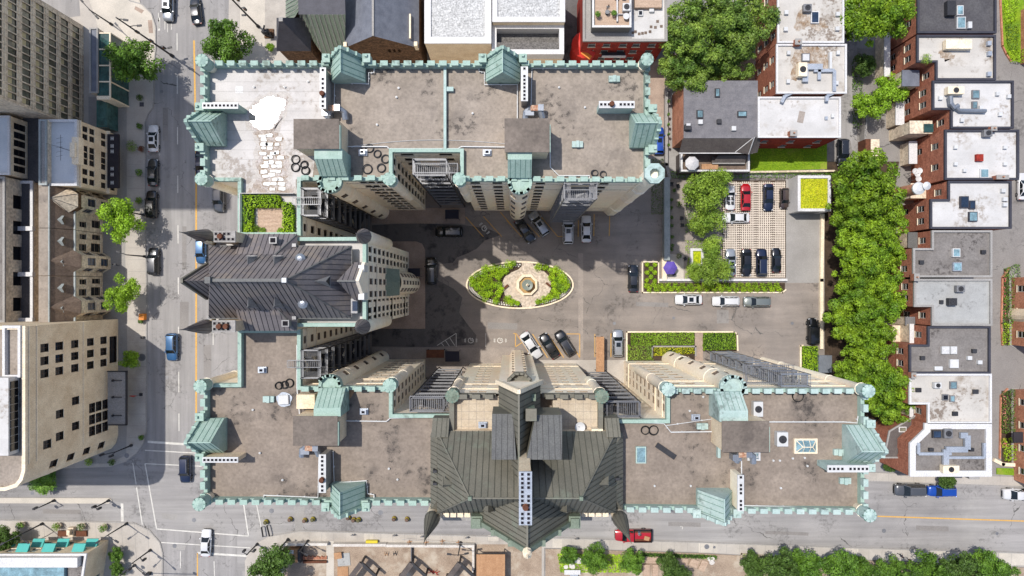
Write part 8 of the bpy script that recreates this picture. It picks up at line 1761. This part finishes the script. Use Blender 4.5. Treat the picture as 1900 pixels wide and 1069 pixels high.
def hoop(x,y,l):
    c=P(x,y,.13); t=thing('bike_rack',l,'bike rack',tuple(c),'dark hoops on the lower pavement'); m=MB(); m.tube([(c.x-.35,c.y-.2,.13),(c.x-.33,c.y,.8),(c.x,c.y+.1,.95),(c.x+.33,c.y,.8),(c.x+.35,c.y-.2,.13)],.05,6); m.build('hoop','metal_dark',t); m=MB(); m.box(c.x-.12,c.x+.12,c.y-.02,c.y+.22,.7,1.0); m.build('plate','metal_grey',t)
for x,y,l in [(656,991,'dark hoop on the pavement below three drums'),(733,992,'dark hoop left of the cone spire tip'),(784,994,'dark hoop touching the cone spire tip'),(867,996,'dark hoop right of the cone spire'),(1070,998,'dark hoop at the kerb left of the red truck')]: hoop(x,y,l)
m=MB(); c=P(265,588,.6); m.box(c.x-.45,c.x+.45,c.y-.55,c.y+.55,.13,1.15); tag(m.build('street_bin','orange_paint',loc=(c.x,c.y,.13),bevel=.06),'bright orange box bin on the left pavement beside a small bush','bin')
t=thing('red_flag','bright red pennant flag on a black base on the left pavement','flag',P(262,732,.13)); c=P(262,732,.13); m=MB(); m.obox((c.x,c.y,.13),.5,.5,.2); m.build('base','metal_dark',t); m=MB(); m.beam((c.x,c.y,.13),(c.x,c.y,2.4),.05); m.build('pole','metal_dark',t); m=MB()
P0=[(0,0,2.3),(-.7,.15,2.25),(-1.15,0,1.9),(-.6,-.22,1.5),(0,0,1.3)]; m.face([(c.x+x,c.y+y,z) for x,y,z in P0]); m.face([(c.x+x,c.y+y-.03,z) for x,y,z in P0][::-1]); m.build('pennant','red_paint',t)
m=MB(); m.obox(P(263,194,.13),.75,.75,.03); tag(m.build('tree_grate','slate_dark',loc=P(263,194,.13)),'dark square plate in the pavement near the top left','grate')
m=MB(); m.obox(P(266,626,.13),.5,.4,.5); tag(m.build('utility_box','metal_dark',loc=P(266,626,.13)),'small dark box at the kerb left of the blue car','utility box')
m=MB(); m.obox(P(278,1063,.13),.6,.5,.8); tag(m.build('utility_box','metal_dark',loc=P(278,1063,.13)),'small dark box at the bottom corner pavement','utility box')
# people
def person(label,px,py,z0,rot,shirt,legs,hair,pose='walk',group=None):
    c=P(px,py,z0+.9); bm_v=[]; bm_e=[]; rad=[]
    def v(x,y,z,r,par=None):
        bm_v.append((x,y,z)); rad.append(r if isinstance(r,tuple) else (r,r)); i=len(bm_v)-1
        if par is not None: bm_e.append((par,i))
        return i
    if pose=='sit': hip=.38; 
    else: hip=.92
    pel=v(0,0,hip,(.15,.12)); sp=v(0,0,hip+.25,(.14,.1),pel); ch=v(0,.01,hip+.45,(.17,.12),sp); nk=v(0,.0,hip+.6,.065,ch); hd=v(0,.02,hip+.68,.08,nk); h2=v(0,.02,hip+.78,.1,hd); v(0,.01,hip+.86,.07,h2)
    for s in(-1,1):
        st=.22*s if pose=='walk' else 0
        if pose=='sit':
            k=v(.13*s,.42,hip+.1,.075,pel); f=v(.14*s,.62,.1,.05,k); v(.14*s,.78,.06,.04,f)
        else:
            h=v(.09*s,0,hip-.08,.09,pel); k=v(.09*s,st*.6+.04,hip*.52,.065,h); f=v(.09*s,st-.03,.09,.045,k); v(.09*s,st+.16,.04,.035,f)
        sh=v(.18*s,0,hip+.52,.06,ch); el=v(.26*s,-st*.5-.02,hip+.25,.045,sh); wr=v(.27*s,-st*.8+.14,hip+.04,.03,el); pm_=v(.27*s,-st*.8+.2,hip-.03,.028,wr)
        for q_ in range(4): a=v(.27*s+(q_-1.5)*.02,-st*.8+.235,hip-.085-.005*(q_%2),.0085,pm_); v(.27*s+(q_-1.5)*.02,-st*.8+.225,hip-.125,.008,a)
        v(.27*s-.04*s,-st*.8+.24,hip-.05,.009,pm_)
    me=bpy.data.meshes.new('p'); me.from_pydata(bm_v,bm_e,[]); me.update(); o=bpy.data.objects.new('tmp',me); C.objects.link(o)
    o.modifiers.new('s','SKIN'); 
    if not me.skin_vertices: bpy.context.view_layer.update()
    try:
        sv=me.skin_vertices[0].data
    except Exception:
        bm=bmesh.new(); bm.from_mesh(me); bm.verts.layers.skin.verify(); bm.to_mesh(me); bm.free(); sv=me.skin_vertices[0].data
    for i,r in enumerate(rad): sv[i].radius=r; sv[i].use_root=(i==0)
    sb=o.modifiers.new('b','SUBSURF'); sb.levels=1; sb.render_levels=1
    dg=bpy.context.evaluated_depsgraph_get(); me2=bpy.data.meshes.new_from_object(o.evaluated_get(dg)); bpy.data.objects.remove(o); bpy.data.meshes.remove(me)
    for x in('skin',shirt,legs,'black_cloth'): me2.materials.append(MATS[x])
    for p in me2.polygons:
        zc=p.center.z; xx=abs(p.center.x); p.use_smooth=True
        if pose=='sit': m_=0 if zc>hip+.6 or (xx>.22 and zc<hip+.14 and p.center.y<.35) else (1 if zc>hip+.04 and p.center.y<.2 else (2 if p.center.z>.12 else 3))
        else: m_=0 if zc>hip+.6 or (xx>.2 and zc<hip+.2) else (1 if zc>hip+.0 else (2 if zc>.12 else 3))
        p.material_index=m_
    t=bpy.data.objects.new('person',me2); C.objects.link(t); t.location=(c.x,c.y,z0); t.rotation_euler=(0,0,R_(rot)); tag(t,label,'person',group); t['_w']=(0,0,0)
    h=MB(); h.lathe((0,-.01,hip+.72),[(.09,0),(.115,.06),(.11,.13),(.07,.18),(.01,.2)],12); ho=h.build('hair',hair,t,smooth=True)
    f=MB(); f.box(-.012,.012,.1,.14,hip+.75,hip+.79); f.build('nose','skin',t)
    for s in (-1,1):
        f=MB(); f.box(s*.035-.012,s*.035+.012,.112,.122,hip+.795,hip+.81); f.build('eye','black_cloth',t); f=MB(); f.box(s*.1-.01,s*.1+.01,0,.03,hip+.76,hip+.81); f.build('ear','skin',t)
    return t
person('person in dark shirt walking along the lower right pavement',1672,1031,.13,-80,'shirt_dark','black_cloth','black_cloth')
person('person in grey shirt and jeans sitting in the bed of the red truck',1187,993,1.16,0,'shirt_grey','denim','bark','sit')
person('person in grey shirt walking on the left pavement beside a parked black car',214,491,.13,90,'shirt_grey','shirt_dark','black_cloth')
person('person standing beside the pale round table on the railed terrace',1128,14,12.0,180,'shirt_grey','denim','bark','stand')
m=MB(); m.obox(P(1200,999,1.3),.9,.7,.12,R_(-15)); tag(m.build('board','wood_tan',loc=P(1200,999,1.2)),'tan board lying in the bed of the red truck','board')
# bottom building site
sheet('site_ground',[(527,1008),(1005,1010),(1005,1200),(527,1200)],.15,'dirt',.02)
sheet('site_path',[(606,1003),(620,1003),(620,1100),(606,1100)],.17,'concrete_light',.02)
for i_,(x0,y0,x1,y1,l) in enumerate([(528,1008,605,1012,'long pale fence wall left of the narrow site path'),(620,1009,714,1014,'long white fence wall right of the narrow site path'),(718,1010,878,1015,'long white fence wall behind the yellow barrier')]):
    lowwall('site_wall',l,[(x0,(y0+y1)/2),(x1,(y0+y1)/2+(1 if i_==2 else 0))],.45,1.1,'marble_white',z0=.13)
lowwall('site_wall','pale fence wall running down to the bottom edge left of the wooden roof',[(878,1018),(878,1080)],.4,1.1,'marble_white',z0=.13); lowwall('site_wall','thin dark partition in the middle of the site',[(763,1017),(763,1045)],.12,1.0,'metal_grey',z0=.13)
for i_,(x,y) in enumerate([(671,1045),(764,1045),(853,1045)]):
    t=thing('roof_truss','dark wooden A-shaped roof frame, %s of three at the bottom edge of the site'%ORD[i_],'roof frame',P(x,y,.15),'A-shaped roof frames'); a=P(x,y,3.2); b=P(x-26,y+34,3.2); e=P(x+26,y+24,3.2)
    m=MB(); m.beam(a,b,.85,.5); m.build('left_rafter','shingle_brown',t); m=MB(); m.beam(a,e,.5,.4); m.build('right_rafter','metal_dark',t); m=MB(); m.beam((a.x,a.y,.15),(a.x,a.y,3),.3); m.beam((b.x,b.y,.15),(b.x,b.y,3),.3); m.beam((e.x,e.y,.15),(e.x,e.y,3),.3); m.build('post','metal_dark',t)
t=thing('wooden_pavilion','square tan plank roof on posts at the bottom edge','pavilion',P(910,1050,.15)); a=P(884,1029,3.0); b=P(937,1090,3.0); m=MB(); m.box(a.x,b.x,b.y,a.y,2.85,3.0,0)
for k in range(9): xx=a.x+(b.x-a.x)*k/9; m.box(xx,xx+.04,b.y,a.y,3.0,3.02,0)
m.build('roof','wood_tan',t); m=MB()
for xx in(a.x+.1,b.x-.1): m.beam((xx,a.y-.1,.15),(xx,a.y-.1,2.85),.14)
m.box(a.x,b.x,a.y-.06,a.y+.02,2.5,2.84); m.build('post','metal_dark',t)
m=MB(); c=P(861,1006,.9); m.obox((P(690,1005,.6).x,P(690,1005,.6).y,.3),2.1,.5,.55,R_(0)); tag(m.build('yellow_barrier','yellow_paint',loc=(P(690,1005,.6).x,P(690,1005,.6).y,.13),bevel=.08),'yellow plastic barrier at the white fence wall','barrier')
m=MB(); c=P(553,1027,.3); t=thing('site_hut','small site hut with white roof patch and dark side strip','hut',P(546,1030,.15)); a=P(533,1020,1.6); b=P(553,1045,1.6); m.box(a.x,b.x,b.y,a.y,.15,1.6); m.build('roof','wood_tan',t); m=MB(); m.obox((P(540,1024,1.6).x,P(540,1024,1.6).y,1.6),.9,.6,.12); m.build('roof_patch','parapet_white',t); m=MB(); m.box(b.x,b.x+.5,b.y,a.y,.15,1.9); m.build('side_strip','metal_dark',t)
t=thing('brick_row','long row of orange bricks stacked behind the fence','bricks',P(583,1035,.15)); m=MB()
for k in range(16): m.box(P(562+k*2.8,0,.4).x,P(564.2+k*2.8,0,.4).x,P(0,1038,.4).y,P(0,1032+(k%3),.4).y,.15,.5)
m.build('bricks','brick_orange',t)
m=MB(); a=P(562,1041,.6); b=P(606,1045,.6); m.box(a.x,b.x,b.y,a.y,.15,.7); tag(m.build('timber_beam','wood_brown',loc=P(584,1043,.15)),'dark timber beam below the row of orange bricks','beam')
m=MB(); m.obox(P(627,1031,.8),1.3,1.1,.1,R_(8)); tag(m.build('plywood_sheet','wood_tan',loc=P(627,1031,.8)),'pale orange plywood sheet right of the narrow site path','board'); m=MB(); m.obox(P(638,1038,.16),2.2,2.2,.1,R_(5)); tag(m.build('plastic_sheet','roof_lightgrey',loc=P(638,1038,.15)),'grey plastic sheet beside the orange plywood','tarp')
m=MB(); a=P(626,1052,.3); b=P(646,1075,.3); m.box(a.x,b.x,b.y,a.y,.15,.3); tag(m.build('timber_stack','wood_tan',loc=P(636,1060,.15)),'tan timber stack at the bottom edge of the site','timber')
for i_,(x,y) in enumerate([(760,1005),(791,1006),(821,1004),(851,1006)]):
    c=P(x,y,.15); t=thing('fence_stand','yellowish cross-shaped fence foot, %s from the left along the white wall'%ORD[i_],'fence foot',tuple(c),'cross-shaped fence feet'); m=MB(); m.obox((c.x,c.y,.15),.9,.12,.1,R_(10)); m.build('long_bar','wood_tan',t); m=MB(); m.obox((c.x,c.y,.26),.12,.7,.1,R_(10)); m.beam((c.x,c.y,.2),(c.x,c.y,1.9),.07); m.build('upright','wood_tan',t)
m=MB(); m.tube([P(745,1001,1.8),P(880,1010,1.8)],.03,5); tag(m.build('fence_wire','metal_grey',loc=P(812,1005,1.8)),'thin fence rail above the white wall','fence rail')
for i_,(x,y) in enumerate([(716,1028),(732,1027)]): m=MB(); c=P(x,y,.5); m.beam((c.x-.2,c.y-.5,.15),(c.x-.15,c.y+.5,.95),.08); m.beam((c.x+.3,c.y-.5,.15),(c.x+.25,c.y+.5,.95),.08); m.beam((c.x-.2,c.y,.6),(c.x+.3,c.y,.6),.08); m.build('trestle','wood_tan' if i_==0 else 'metal_dark',loc=(c.x,c.y,.15)); tag(bpy.data.objects[-1] if 0 else C.objects[-1],['tan trestle behind the white fence wall','dark trestle behind the white fence wall'][i_],'trestle')
random.seed(4)
t=thing('rebar_pile','small red heap of scrap at the bottom edge between roof frames','scrap heap',P(804,1062,.15)); m=MB()
for k in range(14): a=P(797+random.random()*14,1058+random.random()*8,.3); m.beam(a,a+Vector((random.uniform(-.8,.8),random.uniform(-.4,.4),.1)),.09)
m.build('scrap','brick_dark',t)
# bottom gardens
for i_,(x0,y0,x1,y1,l,r0) in enumerate([(1194,1033,1221,1045,'wooden deck boards at the right of the bright bottom garden',0),(1194,1048,1206,1076,'left narrow wooden walkway at the bottom edge',0),(1211,1048,1221,1076,'right narrow wooden walkway at the bottom edge',0),(1257,1036,1276,1052,'tilted wooden deck between the two dark trees',-8),(1280,1038,1296,1052,'middle tilted wooden deck with dark mat',-25),(1299,1040,1311,1060,'right tilted wooden deck beside the sandy drive',-25)]):
    a=P(x0,y0,.4); b=P(x1,y1,.4); m=MB(); m.obox(((a.x+b.x)/2,(a.y+b.y)/2,.15),abs(b.x-a.x),abs(a.y-b.y),.25,R_(r0)); n_=6
    o=m.build('garden_deck','wood_deck',loc=((a.x+b.x)/2,(a.y+b.y)/2,.15)); tag(o,l,'deck')
for i_,(x,y,r_) in enumerate([(1073,1040,.7),(1062,1050,.6),(1050,1052,.5),(1320,1043,.6),(1316,1037,.45),(1322,1036,.4)]):
    c=P(x,y,.3); m=MB(); m.prism([(c.x+r_*math.cos(a)*random.uniform(.7,1.1),c.y+r_*math.sin(a)*random.uniform(.7,1.1)) for a in [k*math.pi/3.5 for k in range(7)]],.13,.5); tag(m.build('garden_stone','marble_white',loc=(c.x,c.y,.13),bevel=.05),['largest pale stone between two garden trees','middle pale stone in the bottom garden','small pale stone at the left of the bottom garden','larger pale stone beside the right tilted deck','pale stone above the right tilted deck','smallest pale stone beside the right tilted deck'][i_],'stone')
lowwall('kerb_wall','pale kerb round the sandy driveway planting',[(1376,1040),(1376,1028),(1432,1032)],.25,.3,'kerb')
t=thing('garden_table','white low table with blue cloth at the bottom edge of the garden','table',P(1062,1063,.15)); m=MB(); m.obox(P(1062,1062,.7),2.8,.8,.08); m.build('tabletop','parapet_white',t); m=MB(); m.obox(P(1065,1068,.5),1.4,.5,.3); m.build('blue_cloth','duct_blue',t)
# kerb stones along the streets (slightly paler edge)
def kerbline(name,pts,w_=.18):
    m=MB()
    for a,b in zip(pts,pts[1:]):
        A=P(*a,0);B=P(*b,0);d=(B-A).normalized();n=Vector((-d.y,d.x,0))*w_/2
        m.face([(A+n).to_tuple()[:2]+(KB+.006,),(A-n).to_tuple()[:2]+(KB+.006,),(B-n).to_tuple()[:2]+(KB+.006,),(B+n).to_tuple()[:2]+(KB+.006,)])
    struct(name,m,'parapet_grey')
kerbline('kerb',[(241,-20),(241,2),(265,8.5),(281.5,25),(289.3,50),(289.3,90),(285.4,130),(286.3,180),(284.3,200),(275.4,212),(269.4,228),(270.3,300),(269.4,400),(272.3,520),(272.3,700),(271.3,800),(267.3,822),(254.3,841),(236,855)]); kerbline('kerb',[(0,965),(222,969),(253,972),(277,984),(297,1006),(302,1026),(301,1080)]); kerbline('kerb',[(504,994),(558,985),(660,988),(875,994),(1061,999),(1294,1006),(1571,1016),(1900,1026)]); kerbline('kerb',[(1612,892.4),(1900,902.4)])
